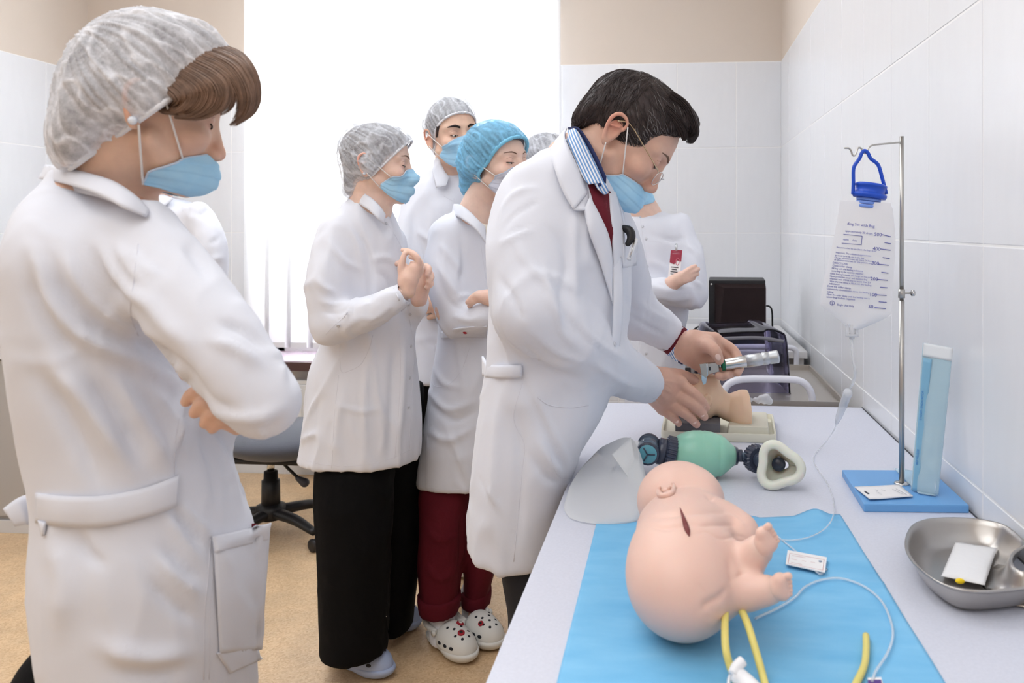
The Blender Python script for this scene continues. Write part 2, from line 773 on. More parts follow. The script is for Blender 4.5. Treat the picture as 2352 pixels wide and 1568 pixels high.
def tile(parent, c, wdt, hgt, axis):
    if wdt < 0.02 or hgt < 0.02:
        return
    key = (round(wdt, 3), round(hgt, 3), axis)
    if key not in tile_mesh:
        s = (wdt - GAP, 0.008, hgt - GAP) if axis == 'y' else (0.008, wdt - GAP, hgt - GAP)
        me = box_mesh('tile', *s, 0.0015, 1)
        me.materials.append(M_TILE)
        tile_mesh[key] = me
    o = bpy.data.objects.new('tile', tile_mesh[key])
    COL.objects.link(o)
    o.location = c
    o.parent = parent


ROWS = [(-0.01, 0.39), (0.39, 0.79), (0.79, 1.19), (1.19, 1.59), (1.59, 1.99)]
for r0, r1 in ROWS:
    lo = max(r0, 0.0)
    # right wall: columns of joints counted from the photograph
    y = 1.355 - 4 * TW
    while y < YB:
        y2 = min(y + TW, YB)
        tile(wr, (XR + 0.003, (y + y2) / 2, (lo + r1) / 2), y2 - y, r1 - lo, 'x')
        y += TW
    # back wall
    x = -0.066 + 2 * TW
    xs = []
    j = XR
    edges = [XR]
    e0 = 0.292
    while e0 > XL:
        edges.append(e0)
        e0 -= TW
    edges.append(XL)
    for a, b in zip(edges[1:], edges[:-1]):
        for zz0, zz1 in ((lo, r1),):
            segs = [(a, b)]
            if zz1 > WZ0 + 0.01:
                segs = [(a, min(b, WX0)), (max(a, WX1), b)]
            for s0, s1 in segs:
                if s1 - s0 > 0.02:
                    tile(wb, ((s0 + s1) / 2, YB + 0.003, (zz0 + zz1) / 2), s1 - s0, zz1 - zz0, 'y')
    # left wall, far end only (the rest is out of sight)
    y = YB
    for k in range(9):
        tile(wl, (XL - 0.003, y - TW / 2, (lo + r1) / 2), TW, r1 - lo, 'x')
        y -= TW

# grout bed
structure('trim_1', (XR + 0.0002, 0.2, 0), (XR + 0.0062, YB, 1.992), M_GROUT)
structure('trim_2', (XL - 0.0062, 1.2, 0), (XL - 0.0002, YB, 1.992), M_GROUT)
structure('trim_3', (XL, YB + 0.0002, 0), (WX0, YB + 0.0062, 1.992), M_GROUT)
structure('trim_4', (WX1, YB + 0.0002, 0), (XR, YB + 0.0062, 1.992), M_GROUT)
structure('trim_5', (WX0, YB + 0.0002, 0), (WX1, YB + 0.0062, WZ0), M_GROUT)

# window: white frame, panes, sill
M_WFRAME = mat('window_frame_white', srgb(238, 238, 240), 0.35)
M_GLASS = mat('window_glass', (1, 1, 1, 1), 0.02, trans=1.0, ior=1.45)
win = bpy.data.objects.new('window_1', None)
COL.objects.link(win)
win.location = ((WX0 + WX1) / 2, YB + 0.22, WZ0)
win['kind'] = 'structure'
fy0, fy1 = YB + 0.19, YB + 0.26
bm = bmesh.new()
z0 = 0.566
for lo, hi in (((WX0, fy0, z0), (WX0 + 0.07, fy1, WZ1)), ((WX1 - 0.07, fy0, z0), (WX1, fy1, WZ1)), ((WX0, fy0, z0), (WX1, fy1, z0 + 0.14)),
               ((WX0, fy0, WZ1 - 0.07), (WX1, fy1, WZ1)), ((-1.31, fy0, z0), (-1.21, fy1, WZ1))):
    bmbox(bm, lo, hi)
me = bpy.data.meshes.new('window_frame')
bm.to_mesh(me)
bm.free()
child_world(link('window_frame', me, None, M_WFRAME, False), win)
for a, b in ((WX0 + 0.07, -1.31), (-1.21, WX1 - 0.07)):
    box('pane', ((a + b) / 2, YB + 0.225, (z0 + WZ1) / 2), (b - a, 0.006, WZ1 - z0 - 0.14), M_GLASS, win, bev=0)
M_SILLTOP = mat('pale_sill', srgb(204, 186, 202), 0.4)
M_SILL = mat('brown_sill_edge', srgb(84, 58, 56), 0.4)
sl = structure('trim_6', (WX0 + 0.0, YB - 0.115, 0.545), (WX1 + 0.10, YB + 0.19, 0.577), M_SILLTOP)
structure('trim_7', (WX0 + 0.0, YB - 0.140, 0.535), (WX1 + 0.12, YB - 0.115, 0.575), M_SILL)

# vertical blind: translucent slats joined by a bead chain
N = Nodes('blind_fabric')
N.n.remove(N.p)
tr = N.new('ShaderNodeBsdfTranslucent')
tr.inputs[0].default_value = (0.97, 0.97, 0.98, 1)
df = N.new('ShaderNodeBsdfDiffuse')
df.inputs[0].default_value = (0.93, 0.93, 0.94, 1)
mxs = N.new('ShaderNodeMixShader')
mxs.inputs[0].default_value = 0.72
N.link(df.outputs[0], mxs.inputs[1])
N.link(tr.outputs[0], mxs.inputs[2])
N.link(mxs.outputs[0], N.out.inputs[0])
M_BLIND = N.m
M_CHAIN = mat('bead_chain', srgb(225, 225, 228), 0.5)
blind = empty('vertical_blind', ((WX0 + WX1) / 2, YB - 0.06, 0.64), 'white vertical slat blind hanging over the bright window', 'blind')
box('head_rail', ((WX0 + WX1) / 2, YB - 0.05, 2.60), (1.50, 0.045, 0.045), M_WFRAME, blind)
ns = 14
sw = (WX1 - WX0 + 0.02) / ns
bx = []
for i in range(ns):
    x0 = WX0 - 0.01 + i * sw
    nn = 5
    G = np.zeros((nn, 2, 3))
    for a in range(nn):
        t = a / (nn - 1)
        bow = 0.006 * math.sin(math.pi * t)
        for b, z in enumerate((0.634, 2.58)):
            G[a, b] = (x0 + t * (sw + 0.022), YB - 0.062 - 0.010 * t + bow, z)
    sheet('slat', G, 0.0008, M_BLIND, blind)
    bx.append(x0 + sw / 2)
    box('slat_weight', (x0 + sw / 2, YB - 0.066, 0.646), (sw * 0.8, 0.003, 0.026), M_WFRAME, blind, bev=0.001)
pts = []
for i in range(ns - 1):
    for t in np.linspace(0, 1, 6, endpoint=False):
        x = bx[i] + t * (bx[i + 1] - bx[i])
        pts.append((x, YB - 0.072, 0.628 - 0.022 * math.sin(math.pi * t)))
tube('bead_chain', np.array(pts), 0.0012, M_CHAIN, blind, seg=6, smooth_n=0)

# radiator under the window
M_RAD = mat('radiator_white', srgb(233, 232, 230), 0.4)
rad = empty('radiator', (-1.35, YB - 0.09, 0.10), 'white panel radiator under the window sill', 'radiator')
box('panel', (-1.35, YB - 0.09, 0.30), (1.0, 0.05, 0.33), M_RAD, rad, bev=0.006)
for i in range(20):
    box('rib', (-1.35 - 0.475 + i * 0.05, YB - 0.118, 0.30), (0.02, 0.012, 0.29), M_RAD, rad, bev=0.004)
box('top_grille', (-1.35, YB - 0.075, 0.475), (1.0, 0.07, 0.02), M_RAD, rad, bev=0.004)
M_PIPE = mat('tan_pipe_paint', srgb(196, 184, 166), 0.4)
for x in (-1.66, -1.60):
    tube('pipe', [(x, YB - 0.09, 0.14), (x, YB - 0.09, 0.0)], 0.011, M_PIPE, rad, smooth_n=0)
    tube('valve', [(x - 0.025, YB - 0.09, 0.135), (x + 0.025, YB - 0.09, 0.135)], 0.017, M_PIPE, rad, smooth_n=0)
# ------------------------------------------------------------------ the work table along the right wall
ZTAB = 0.743
N = Nodes('grey_laminate')
N.p.inputs['Roughness'].default_value = 0.38
N.link(N.ramp(N.noise(N.coord(), 260, 2), [(0.3, srgb(212, 215, 228)), (0.7, srgb(218, 221, 234))]), N.p.inputs['Base Color'])
M_LAM = N.m
M_LAMEDGE = mat('laminate_edge', srgb(214, 214, 220), 0.4)
M_WSTEEL = mat('white_enamel', srgb(226, 227, 236), 0.3, coat=0.3)
M_STEEL = mat('brushed_steel', srgb(186, 184, 180), 0.32, metal=1.0, bump=(220, 0.05, 0.001))
M_STEEL2 = mat('satin_tray_steel', srgb(192, 187, 180), 0.42, metal=0.85, bump=(160, 0.05, 0.001))
M_CHROME = mat('chrome', srgb(205, 205, 205), 0.16, metal=1.0)
M_BLACK = mat('black_plastic', srgb(30, 30, 33), 0.42, bump=(300, 0.08, 0.001))
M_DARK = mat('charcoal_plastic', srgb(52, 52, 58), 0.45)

TX0, TX1, TY0, TY1 = -0.196, 0.494, 0.25, 2.175
table = empty('work_table', (0.15, 1.2, 0), 'long grey laminate work table along the tiled wall', 'table')
box('table_top', ((TX0 + TX1) / 2, (TY0 + TY1) / 2, ZTAB - 0.014), (TX1 - TX0, TY1 - TY0, 0.028), M_LAM, table, bev=0.002)
for x in (TX0 + 0.04, TX1 - 0.04):
    for y in (TY0 + 0.05, TY1 - 0.05):
        box('leg', (x, y, 0.357), (0.04, 0.04, 0.714), M_WSTEEL, table, bev=0.003)
for x in (TX0 + 0.04, TX1 - 0.04):
    box('apron_rail', (x, (TY0 + TY1) / 2, 0.68), (0.025, TY1 - TY0 - 0.14, 0.05), M_WSTEEL, table, bev=0.002)
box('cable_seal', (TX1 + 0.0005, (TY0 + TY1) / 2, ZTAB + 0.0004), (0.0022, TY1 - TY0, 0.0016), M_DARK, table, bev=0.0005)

# ------------------------------------------------------------------ steel trolley behind it, with two white tube handles
ty0, ty1, tx0, tx1, tz = 2.215, 2.80, 0.095, 0.465, 0.732
tro = empty('instrument_trolley', (0.25, 2.5, 0), 'stainless steel instrument trolley with white tube handles behind the work table', 'trolley')
bm = bmesh.new()
bmbox(bm, (tx0, ty0, tz - 0.012), (tx1, ty1, tz))
for lo, hi in (((tx0, ty0, tz), (tx1, ty0 + 0.006, tz + 0.016)), ((tx0, ty1 - 0.006, tz), (tx1, ty1, tz + 0.016)),
               ((tx0, ty0, tz), (tx0 + 0.006, ty1, tz + 0.016)), ((tx1 - 0.006, ty0, tz), (tx1, ty1, tz + 0.016))):
    bmbox(bm, lo, hi)
me = bpy.data.meshes.new('tray_top')
bm.to_mesh(me)
bm.free()
child_world(link('tray_top', me, None, M_STEEL2, False), tro)
bm = bmesh.new()
bmbox(bm, (tx0, ty0, 0.25), (tx1, ty1, 0.262))
me = bpy.data.meshes.new('lower_shelf')
bm.to_mesh(me)
bm.free()
child_world(link('lower_shelf', me, None, M_STEEL2, False), tro)
for x in (tx0 + 0.02, tx1 - 0.02):
    for y in (ty0 + 0.02, ty1 - 0.02):
        tube('leg', [(x, y, 0.07), (x, y, tz - 0.01)], 0.012, M_WSTEEL, tro, smooth_n=0)
        V, Fc = lathe_vf([(0.001, -0.012), (0.03, -0.012), (0.034, 0), (0.03, 0.012), (0.001, 0.012)], 18)
        V = V @ frame_z((1, 0, 0)).T + np.array([x, y, 0.035])
        pydata('caster', V, Fc, tro, M_BLACK)
gy = ty0 - 0.014
hr = 0.0098


def rail(y, pts_px, dlt):
    P = [W(px, py, dlt) for px, py in pts_px]
    return tube('handle', np.array(P), hr, M_WSTEEL, tro, seg=14, smooth_n=5)


rail(gy, [(1659, 960), (1659, 925), (1661, 905), (1671, 884), (1692, 873), (1720, 870), (1765, 870), (1815, 871), (1841, 876), (1857, 890), (1865, 910), (1867, 935), (1867, 970)], 2.19)
hr = 0.0098
rail(ty1, [(1668, 860), (1668, 830), (1672, 803), (1690, 797), (1740, 796), (1800, 797), (1822, 800), (1829, 812), (1829, 840), (1829, 855)], 2.86)

# smoked plastic lid standing on the trolley
N = Nodes('smoked_plastic')
N.n.remove(N.p)
gl = N.new('ShaderNodeBsdfGlossy')
gl.inputs[0].default_value = (0.8, 0.8, 0.85, 1)
gl.inputs['Roughness'].default_value = 0.08
tp = N.new('ShaderNodeBsdfTransparent')
tp.inputs[0].default_value = srgb(226, 224, 238)
fr = N.new('ShaderNodeFresnel')
fr.inputs[0].default_value = 1.35
mxs = N.new('ShaderNodeMixShader')
N.link(fr.outputs[0], mxs.inputs[0])
N.link(tp.outputs[0], mxs.inputs[1])
N.link(gl.outputs[0], mxs.inputs[2])
N.link(mxs.outputs[0], N.out.inputs[0])
M_SMOKE = N.m
lid_d = 2.33
prof = [(1612, 925), (1618, 830), (1628, 772), (1640, 763), (1655, 767), (1705, 764), (1752, 763), (1762, 758), (1778, 759), (1796, 765), (1806, 778), (1812, 840), (1816, 925)]
lid = empty('smoked_lid', W(1715, 925, lid_d) * np.array([1, 1, 0]) + np.array([0, 0, tz]), 'smoky grey transparent plastic lid standing on the steel trolley', 'lid')
A = catmull(np.array([W(px, py, lid_d) for px, py in prof]), 4)
A[:, 2] = np.maximum(A[:, 2], tz + 0.001)
G = np.zeros((len(A), 6, 3))
cen = A.mean(0)
for j, (dd, sc) in enumerate(((0.0, 0.96), (0.008, 1.0), (0.10, 1.0), (0.20, 0.985), (0.255, 0.96), (0.27, 0.88))):
    q = cen + (A - cen) * np.array([sc, sc, sc])
    q[:, 2] = np.maximum(q[:, 2], tz + 0.001)
    G[:, j] = q + FW * dd
sheet('cover_shell', G[:, ::-1], 0.003, M_SMOKE, lid)
fp = np.vstack([A, ])
cx = cen.copy()
front = [tuple(p + FW * 0.002) for p in (cen + (A - cen) * 0.965)]
for p in front:
    pass
pf = np.array(front)
pf[:, 2] = np.maximum(pf[:, 2], tz + 0.002)
prism('front_panel', pf, 0.003, M_SMOKE, lid)
M_GREYP = mat('grey_grip', srgb(120, 120, 128), 0.45)
tube('grip_ridge', np.array([W(px, py, lid_d - 0.004) for px, py in ((1640, 779), (1690, 776), (1750, 776), (1800, 784))]), 0.005, M_GREYP, lid)
box('label_mark', W(1775, 782, lid_d - 0.004), (0.028, 0.001, 0.010), M_DARK, lid, bev=0.0)

# ------------------------------------------------------------------ low desk at the back wall carrying the loudspeaker and small devices
M_DESK = mat('white_desk', srgb(222, 222, 224), 0.45)
dk = empty('back_desk', (0.26, 3.35, 0), 'pale desk against the back wall under the black loudspeaker', 'desk')
dzt = 0.765
box('desk_top', (0.265, 3.38, dzt - 0.0125), (0.44, 0.80, 0.025), M_DESK, dk, bev=0.002)
for x in (0.065, 0.465):
    box('side_panel', (x, 3.38, (dzt - 0.025) / 2), (0.02, 0.76, dzt - 0.025), M_DESK, dk, bev=0.002)

M_SPK = mat('maroon_black_veneer', srgb(34, 20, 21), 0.55, spec=0.3, bump=(90, 0.05, 0.001))
M_SPKS = mat('black_speaker_side', srgb(34, 34, 37), 0.5)
spk_d = 3.02
spk = empty('loudspeaker', W(1694, 786, spk_d) * np.array([1, 1, 0]) + np.array([0, 0, dzt]), 'black loudspeaker box with dark maroon front standing on the back desk', 'speaker')


def spk_pt(px, py, d):
    return W(px, py, d)


# cabinet: slightly turned so its left side shows; front grille bevelled at the top
zb = dzt
fl, frr = W(1645, 661, spk_d), W(1760, 653, spk_d)
for p in (fl, frr):
    p[2] = zb
ztop = W(1700, 652, spk_d)[2]
bl = W(1628, 640, spk_d + 0.03)
bl[2] = zb
dep = np.array([0.012, 0.21, 0])
poly = [bl + [0, 0, 0], frr + np.array([0, 0.025, 0]), frr + dep, bl + dep]
prism('cabinet', [tuple(p) for p in poly], ztop - zb + 0.012, M_SPKS, spk, bev=0.003, normal=(0, 0, 1))
V = []
h0, h1 = zb + 0.004, ztop
a0, a1 = fl + np.array([-0.004, -0.0, 0]), frr
V = [(a0[0], a0[1] + 0.03, h0), (a1[0], a1[1] + 0.03, h0), (a1[0], a1[1] + 0.03, h1), (a0[0], a0[1] + 0.03, h1),
     (a0[0] + 0.01, a0[1], h0 + 0.002), (a1[0] - 0.001, a1[1], h0 + 0.002), (a1[0] - 0.001, a1[1], h1 - 0.014), (a0[0] + 0.034, a0[1], h1 - 0.014)]
pydata('grille_panel', V, [(0, 1, 5, 4), (1, 2, 6, 5), (2, 3, 7, 6), (3, 0, 4, 7), (4, 5, 6, 7), (3, 2, 1, 0)], spk, M_SPK, smooth=False)
tube('screw', [W(1634, 653, spk_d + 0.022), W(1634, 653, spk_d + 0.028)], 0.004, M_CHROME, spk, smooth_n=0)
cab = [(1760, 702), (1768, 704), (1773, 714), (1774, 740), (1774, 775), (1772, 800)]
tag(tube('speaker_cable', np.array([W(px, py, spk_d + 0.14) for px, py in cab]), 0.0035, M_BLACK), 'black cable looping down behind the loudspeaker', 'cable')
dv = empty('desk_device', W(1595, 778, 2.98) * np.array([1, 1, 0]) + np.array([0, 0, dzt]), 'small dark device with tangled leads on the desk beside the loudspeaker', 'device')
c = W(1612, 770, 3.02)
box('housing', (c[0] + .02, c[1], dzt + 0.012), (0.07, 0.07, 0.022), M_DARK, dv, bev=0.003)
for k, pts in enumerate([[(1588, 762), (1600, 752), (1612, 750), (1622, 756), (1628, 762)], [(1596, 760), (1606, 756), (1620, 754), (1632, 758)], [(1590, 765), (1604, 750), (1618, 752), (1612, 762), (1600, 766)]]):
    tube('lead', np.array([W(px, py, 2.95 + 0.02 * k) for px, py in pts]), 0.003, M_BLACK, dv, seg=6)
gadget = empty('grey_gadget', W(1575, 852, 2.62), 'small grey bedside unit showing between the doctor\'s hands', 'device')
box('body', W(1592, 850, 2.62), (0.05, 0.05, 0.06), mat('device_grey', srgb(176, 174, 172), 0.5), gadget, bev=0.004)
box('slot', W(1580, 852, 2.59), (0.018, 0.004, 0.022), M_DARK, gadget, bev=0.001)
box('stand', (*(W(1592, 850, 2.62)[:2]), 0.37), (0.04, 0.04, 0.74), M_DESK, gadget, bev=0.003)

# ------------------------------------------------------------------ grey office chair, turned away
M_FABG = mat('grey_chair_fabric', srgb(92, 95, 104), 0.85, bump=(260, 0.25, 0.002), sheen=0.3)
M_CHB = mat('chair_black', srgb(30, 29, 31), 0.4)
chd = 3.18
cb = W(622, 1190, chd)
ch = empty('office_chair', (cb[0], cb[1], 0), 'grey upholstered swivel office chair beside the girl in wide black trousers', 'chair')
S = SDF(0.009)
sc = W(650, 1005, chd + 0.02)
S.ell((sc[0], sc[1], 0.385), (0.245, 0.235, 0.055), k=0)
S.ell((sc[0] + 0.02, sc[1], 0.37), (0.22, 0.21, 0.055), k=0.03)
V, Q = S.mesh(2)
V[:, 2] = np.maximum(V[:, 2], 0.33)
npmesh('seat', V, Q, ch, M_FABG)
box('seat_plate', (sc[0], sc[1], 0.325), (0.34, 0.30, 0.02), M_CHB, ch, bev=0.01)
cz = np.array([cb[0], cb[1], 0])
tube('gas_lift', [cz + [0, 0, 0.24], cz + [0, 0, 0.33]], 0.014, M_CHROME, ch, smooth_n=0)
lathe('column_cover', [(0.02, 0.0), (0.036, 0.0), (0.034, 0.12), (0.027, 0.122), (0.026, 0.155), (0.02, 0.157)], cz + [0, 0, 0.10], (0, 0, 1), M_CHB, ch)
lathe('hub', [(0.02, 0), (0.06, 0.005), (0.055, 0.05), (0.03, 0.06)], cz + [0, 0, 0.07], (0, 0, 1), M_CHB, ch)
for k in range(5):
    a = math.radians(-28 + 72 * k)
    dirv = np.array([math.cos(a), math.sin(a), 0])
    P = [cz + [0, 0, 0.095], cz + dirv * 0.15 + [0, 0, 0.092], cz + dirv * 0.27 + [0, 0, 0.068]]
    tube('spoke', np.array(P), [0.030, 0.024, 0.016], M_CHB, ch, flat=(np.array([0, 0, 1.0]), 0.75))
    wv = np.array([-dirv[1], dirv[0], 0])
    for s_ in (-1, 1):
        lathe('caster', [(0.002, -0.009), (0.020, -0.009), (0.0245, -0.003), (0.0245, 0.004), (0.018, 0.009), (0.002, 0.009)],
              cz + dirv * 0.275 + wv * 0.013 * s_ + [0, 0, 0.0245], wv * s_, M_CHB, ch, seg=20)
tube('tilt_lever', np.array([W(px, py, chd - 0.03) for px, py in ((645, 1050), (655, 1068), (672, 1085), (688, 1100))]), 0.006, M_CHB, ch)
S = SDF(0.004)
S.cone(W(684, 1098, chd - 0.03), W(700, 1108, chd - 0.03), 0.010, 0.018, k=0)
V, Q = S.mesh(1)
npmesh('lever_paddle', V, Q, ch, mat('paddle_grey', srgb(70, 70, 78), 0.45))
bk = sc + np.array([-0.10, -0.26, 0.30])
box('backrest_post', (sc[0] - 0.12, sc[1] + 0.22, 0.48), (0.05, 0.02, 0.30), M_CHB, ch, bev=0.005)

# ------------------------------------------------------------------ cabinet with a shelf of office things at the left edge
M_CAB = mat('grey_cabinet', srgb(186, 182, 178), 0.5)
M_CABE = mat('pale_cabinet_edge', srgb(222, 222, 224), 0.45)
cl = W(-160, 1255, 3.0)
cr = W(180, 1265, 3.0)
cabn = empty('cabinet', ((cl[0] + cr[0]) / 2, 3.2, 0), 'grey cabinet with pale top and plinth behind the woman at the left edge', 'cabinet')
wd_ = cr[0] - XL - 0.015
cxm = (cr[0] + XL + 0.015) / 2
ztc = W(20, 845, 3.0)[2]
box('carcass', (cxm, 3.22, (0.05 + ztc) / 2), (wd_, 0.44, ztc - 0.05), M_CAB, cabn, bev=0.002)
box('door', (cxm - wd_ / 4, 2.992, (0.06 + ztc) / 2), (wd_ / 2 - 0.004, 0.016, ztc - 0.075), M_CAB, cabn, bev=0.002)
box('door', (cxm + wd_ / 4, 2.992, (0.06 + ztc) / 2), (wd_ / 2 - 0.004, 0.016, ztc - 0.075), M_CAB, cabn, bev=0.002)
box('plinth', (cxm, 3.215, 0.025), (wd_, 0.46, 0.05), M_CABE, cabn, bev=0.002)
box('cabinet_top', (cxm, 3.21, ztc + 0.019), (wd_ + 0.02, 0.48, 0.038), M_CABE, cabn, bev=0.002)
z0 = ztc + 0.038
p = W(-20, 800, 3.05)
rk = empty('paper_tray', (p[0], 3.12, z0), 'stacked black desk tray on the cabinet top at the left edge', 'tray')
for k in range(2):
    box('tray_tier', (p[0] - 0.06, 3.12, z0 + 0.018 + 0.062 * k), (0.26, 0.22, 0.032), M_BLACK, rk, bev=0.003)
    box('shelf_rim', (p[0] - 0.06, 3.12, z0 + 0.050 + 0.062 * k), (0.27, 0.23, 0.010), M_CABE, rk, bev=0.002)
M_BOOK = mat('blue_picture_print', srgb(112, 140, 178), 0.5, vary=(14, 0.5))
zt2 = z0 + 0.118
pf = empty('picture_frame', (p[0] - 0.05, 3.10, zt2), 'small blue picture in a dark frame on the stacked desk tray', 'picture')
box('frame_border', (p[0] - 0.07, 3.10, zt2 + 0.085), (0.26, 0.014, 0.17), M_BLACK, pf, bev=0.002)
box('print', (p[0] - 0.07, 3.092, zt2 + 0.085), (0.235, 0.004, 0.145), M_BOOK, pf, bev=0)
# ------------------------------------------------------------------ things on the work table
# blue absorbent drape: thin sheet with a rippled far edge
N = Nodes('blue_drape')
N.p.inputs['Roughness'].default_value = 0.62
N.link(N.ramp(N.noise(N.coord((1, 3, 1)), 8, 4), [(0.3, srgb(112, 186, 232)), (0.72, srgb(134, 200, 240))]), N.p.inputs['Base Color'])
N.bump(N.noise(N.coord((60, 240, 60)), 3, 3), 0.12, 0.002)
M_DRAPE = N.m
Lf, Lb = onz(1370, 1204, ZTAB), onz(1262, 1640, ZTAB)
Rf, Rb = onz(1930, 1184, ZTAB), onz(2215, 1640, ZTAB)
G = bilerp(Lf, Rf, Rb, Lb, 90, 70)
ui = np.linspace(0, 1, 90)[:, None]
vi = np.linspace(0, 1, 70)[None, :]
near = np.exp(-(vi / 0.10) ** 2)
rip = 0.005 * np.clip(np.sin((ui - 0.52) * 22), 0, 1) * (ui > 0.5) * near + 0.006 * np.exp(-((ui - 0.90) / 0.05) ** 2) * near
rip = rip + 0.0022 * vnoise(G * 14) * 1.0 + 0.004 * np.exp(-((vi - 0.42 - 0.06 * ui) / 0.012) ** 2) * 0.4
G[..., 2] = ZTAB + 0.0012 + np.clip(rip, 0, 1)
drape = sheet('surgical_drape', G[:, ::-1], 0.0008, M_DRAPE)
tag(drape, 'light blue disposable drape spread under the baby manikin', 'drape')

# ---- feeding stand: blue board, pole in two sections, clamp, hook
M_BLUEB = mat('blue_board_paint', srgb(112, 170, 226), 0.42)
zbd = ZTAB + 0.0135
a, b = onz(1984, 1157, zbd), onz(2231, 1160, zbd)
c_, d_ = onz(2168, 1080, zbd), onz(1934, 1078, zbd)
b[0] = min(b[0], 0.49)
c_[0] = b[0] - 0.001
pb = onz(2071, 1111, zbd)
stand = empty('feeding_stand', (pb[0], pb[1], ZTAB), 'steel drip stand with hook on a light blue base board', 'stand')
prism('base_board', [p - [0, 0, 0.0135] for p in (a, b, c_, d_)], 0.0135, M_BLUEB, stand, bev=0.0022, normal=(0, 0, 1))
dp = (pb - CAM) @ FW
zp = lambda y: ZC - (y - PY) * dp / F_PX
pole0 = pb.copy()
tube('lower_pole', [pole0, (pb[0], pb[1], zp(690))], 0.0049, M_STEEL, stand, seg=16, smooth_n=0)
tube('upper_pole', [(pb[0], pb[1], zp(695)), (pb[0], pb[1], zp(313))], 0.0037, M_STEEL, stand, seg=16, smooth_n=0)
tube('clamp_collar', [(pb[0], pb[1], zp(684)), (pb[0], pb[1], zp(664))], 0.0061, M_STEEL, stand, seg=16, smooth_n=0)
lathe('base_flange', [(0.005, 0.004), (0.0125, 0.0025), (0.0135, 0.0), (0.001, 0)], pb, (0, 0, 1), M_CHROME, stand)
kp = np.array([pb[0], pb[1], zp(673)])
kn = tube('clamp_screw', [kp, kp + RT * 0.022], 0.0016, M_STEEL, stand, smooth_n=0)
tube('clamp_knob', [kp + RT * 0.018, kp + RT * 0.0225], 0.0055, M_CHROME, stand, seg=16, smooth_n=0)
hk = [(2075, 326), (2040, 329.5), (2010, 332.5), (2001, 335), (1995, 340), (1991.5, 348), (1987, 352), (1982, 349), (1979, 342), (1974.5, 339), (1970, 341), (1967, 350), (1963, 357), (1958, 356), (1955, 347), (1951, 341), (1946, 340), (1940, 340)]
tube('hook_arm', np.array([W(x, y, dp - 0.03 * (2075 - x) / 135) for x, y in hk]), 0.0016, M_STEEL, stand, seg=10)

# ---- feeding bag hanging on the hook
M_BLUEC = mat('royal_blue_plastic', srgb(26, 80, 200), 0.35, sss=0.0)
M_BLUET = mat('pale_blue_collar', srgb(120, 156, 236), 0.3)
N = Nodes('frosted_bag_film')
N.p.inputs['Base Color'].default_value = srgb(246, 248, 254)
N.p.inputs['Roughness'].default_value = 0.28
N.p.inputs['Alpha'].default_value = 0.84
N.bump(N.noise(N.coord(), 22, 3), 0.25, 0.006)
M_BAG = N.m
M_INK = mat('violet_print', srgb(86, 92, 178), 0.6)
dh = dp - 0.03 * (2075 - 1987) / 135
bagp = W(1987, 352, dh)
bag = empty('feeding_bag', bagp, 'clear feeding bag with blue cap and violet scale hanging from the stand hook', 'bag')
lp = [(1959, 446), (1960, 420), (1960, 392), (1963, 380), (1974, 364), (1979, 352), (1984, 346.5), (1990, 347.5), (1995, 354), (2000, 364), (2014, 375), (2020, 386), (2028, 415), (2036, 446)]
tube('carry_handle', np.array([W(x, y, dh - 0.002) for x, y in lp]), 0.0033, M_BLUEC, bag, seg=12)
sc_ = dh / F_PX
ax = W(2002, 420, dh) - W(1993, 480, dh)
lathe('cap', [(0.0, 0.0), (36 * sc_, 0.0), (38.5 * sc_, 5 * sc_), (38.5 * sc_, 10 * sc_), (33 * sc_, 11 * sc_), (33 * sc_, 25 * sc_), (36 * sc_, 27 * sc_), (36 * sc_, 31 * sc_), (30 * sc_, 34 * sc_), (0.0, 34 * sc_)],
      W(1996, 455, dh), ax, M_BLUEC, bag)
for k, yy in enumerate((462, 470, 478)):
    lathe('threaded_neck', [(0.0, 0), (26.5 * sc_, 0), (27.5 * sc_, 2 * sc_), (27.5 * sc_, 6 * sc_), (26 * sc_, 7 * sc_), (0, 7 * sc_)], W(1994.5 - k, yy, dh), ax, M_BLUET, bag)
out = [(1929, 466), (1938, 460), (1966, 464), (1994, 470), (2022, 466), (2046, 468), (2051, 476), (2057, 545), (2054, 612), (2049, 686), (2047, 721), (2012, 738), (1972, 755), (1943, 751), (1912, 725), (1883, 702), (1887, 668), (1897, 625), (1907, 585), (1916, 545), (1924, 500)]
O = np.array(out, float)


def bag_dep(x, y):
    """depth of the bag sheet: turned a little, belly in the middle"""
    return dh + 0.030 * (1965 - x) / 90.0


# left/right interpolation by rows for the bag body
yl = np.array([466, 500, 545, 585, 625, 668, 702, 725, 751.0])
xl = np.array([1929, 1924, 1916, 1907, 1897, 1887, 1883, 1912, 1943.0])
yr = np.array([468, 476, 545, 612, 686, 721, 738, 755.0])
xr = np.array([2046, 2051, 2057, 2054, 2049, 2047, 2012, 1972.0])


def bagpt(t, s, off):
    y = 463 + t * 291
    x0, x1 = np.interp(y, yl, xl), np.interp(y, yr, xr)
    x = x0 + s * (x1 - x0)
    y2 = y + (s - 0.5) * 6
    belly = 0.011 * math.sin(math.pi * min(max(s, 0), 1)) ** 0.8 * (0.25 + 0.75 * math.sin(math.pi * (0.15 + 0.75 * t)))
    return W(x, y2, bag_dep(x, y) - (belly + 0.0008) * off)


Gf = np.array([[bagpt(t, s, 1) for s in np.linspace(0, 1, 25)] for t in np.linspace(0, 1, 41)])
Gb = np.array([[bagpt(t, s, -1) for s in np.linspace(0, 1, 25)] for t in np.linspace(0, 1, 41)])
A, Q = grid_vf(Gf)
B, Q2 = grid_vf(Gb)
npmesh('bag_body', np.vstack([A, B]), np.vstack([Q, Q2[:, ::-1] + len(A)]), bag, M_BAG)


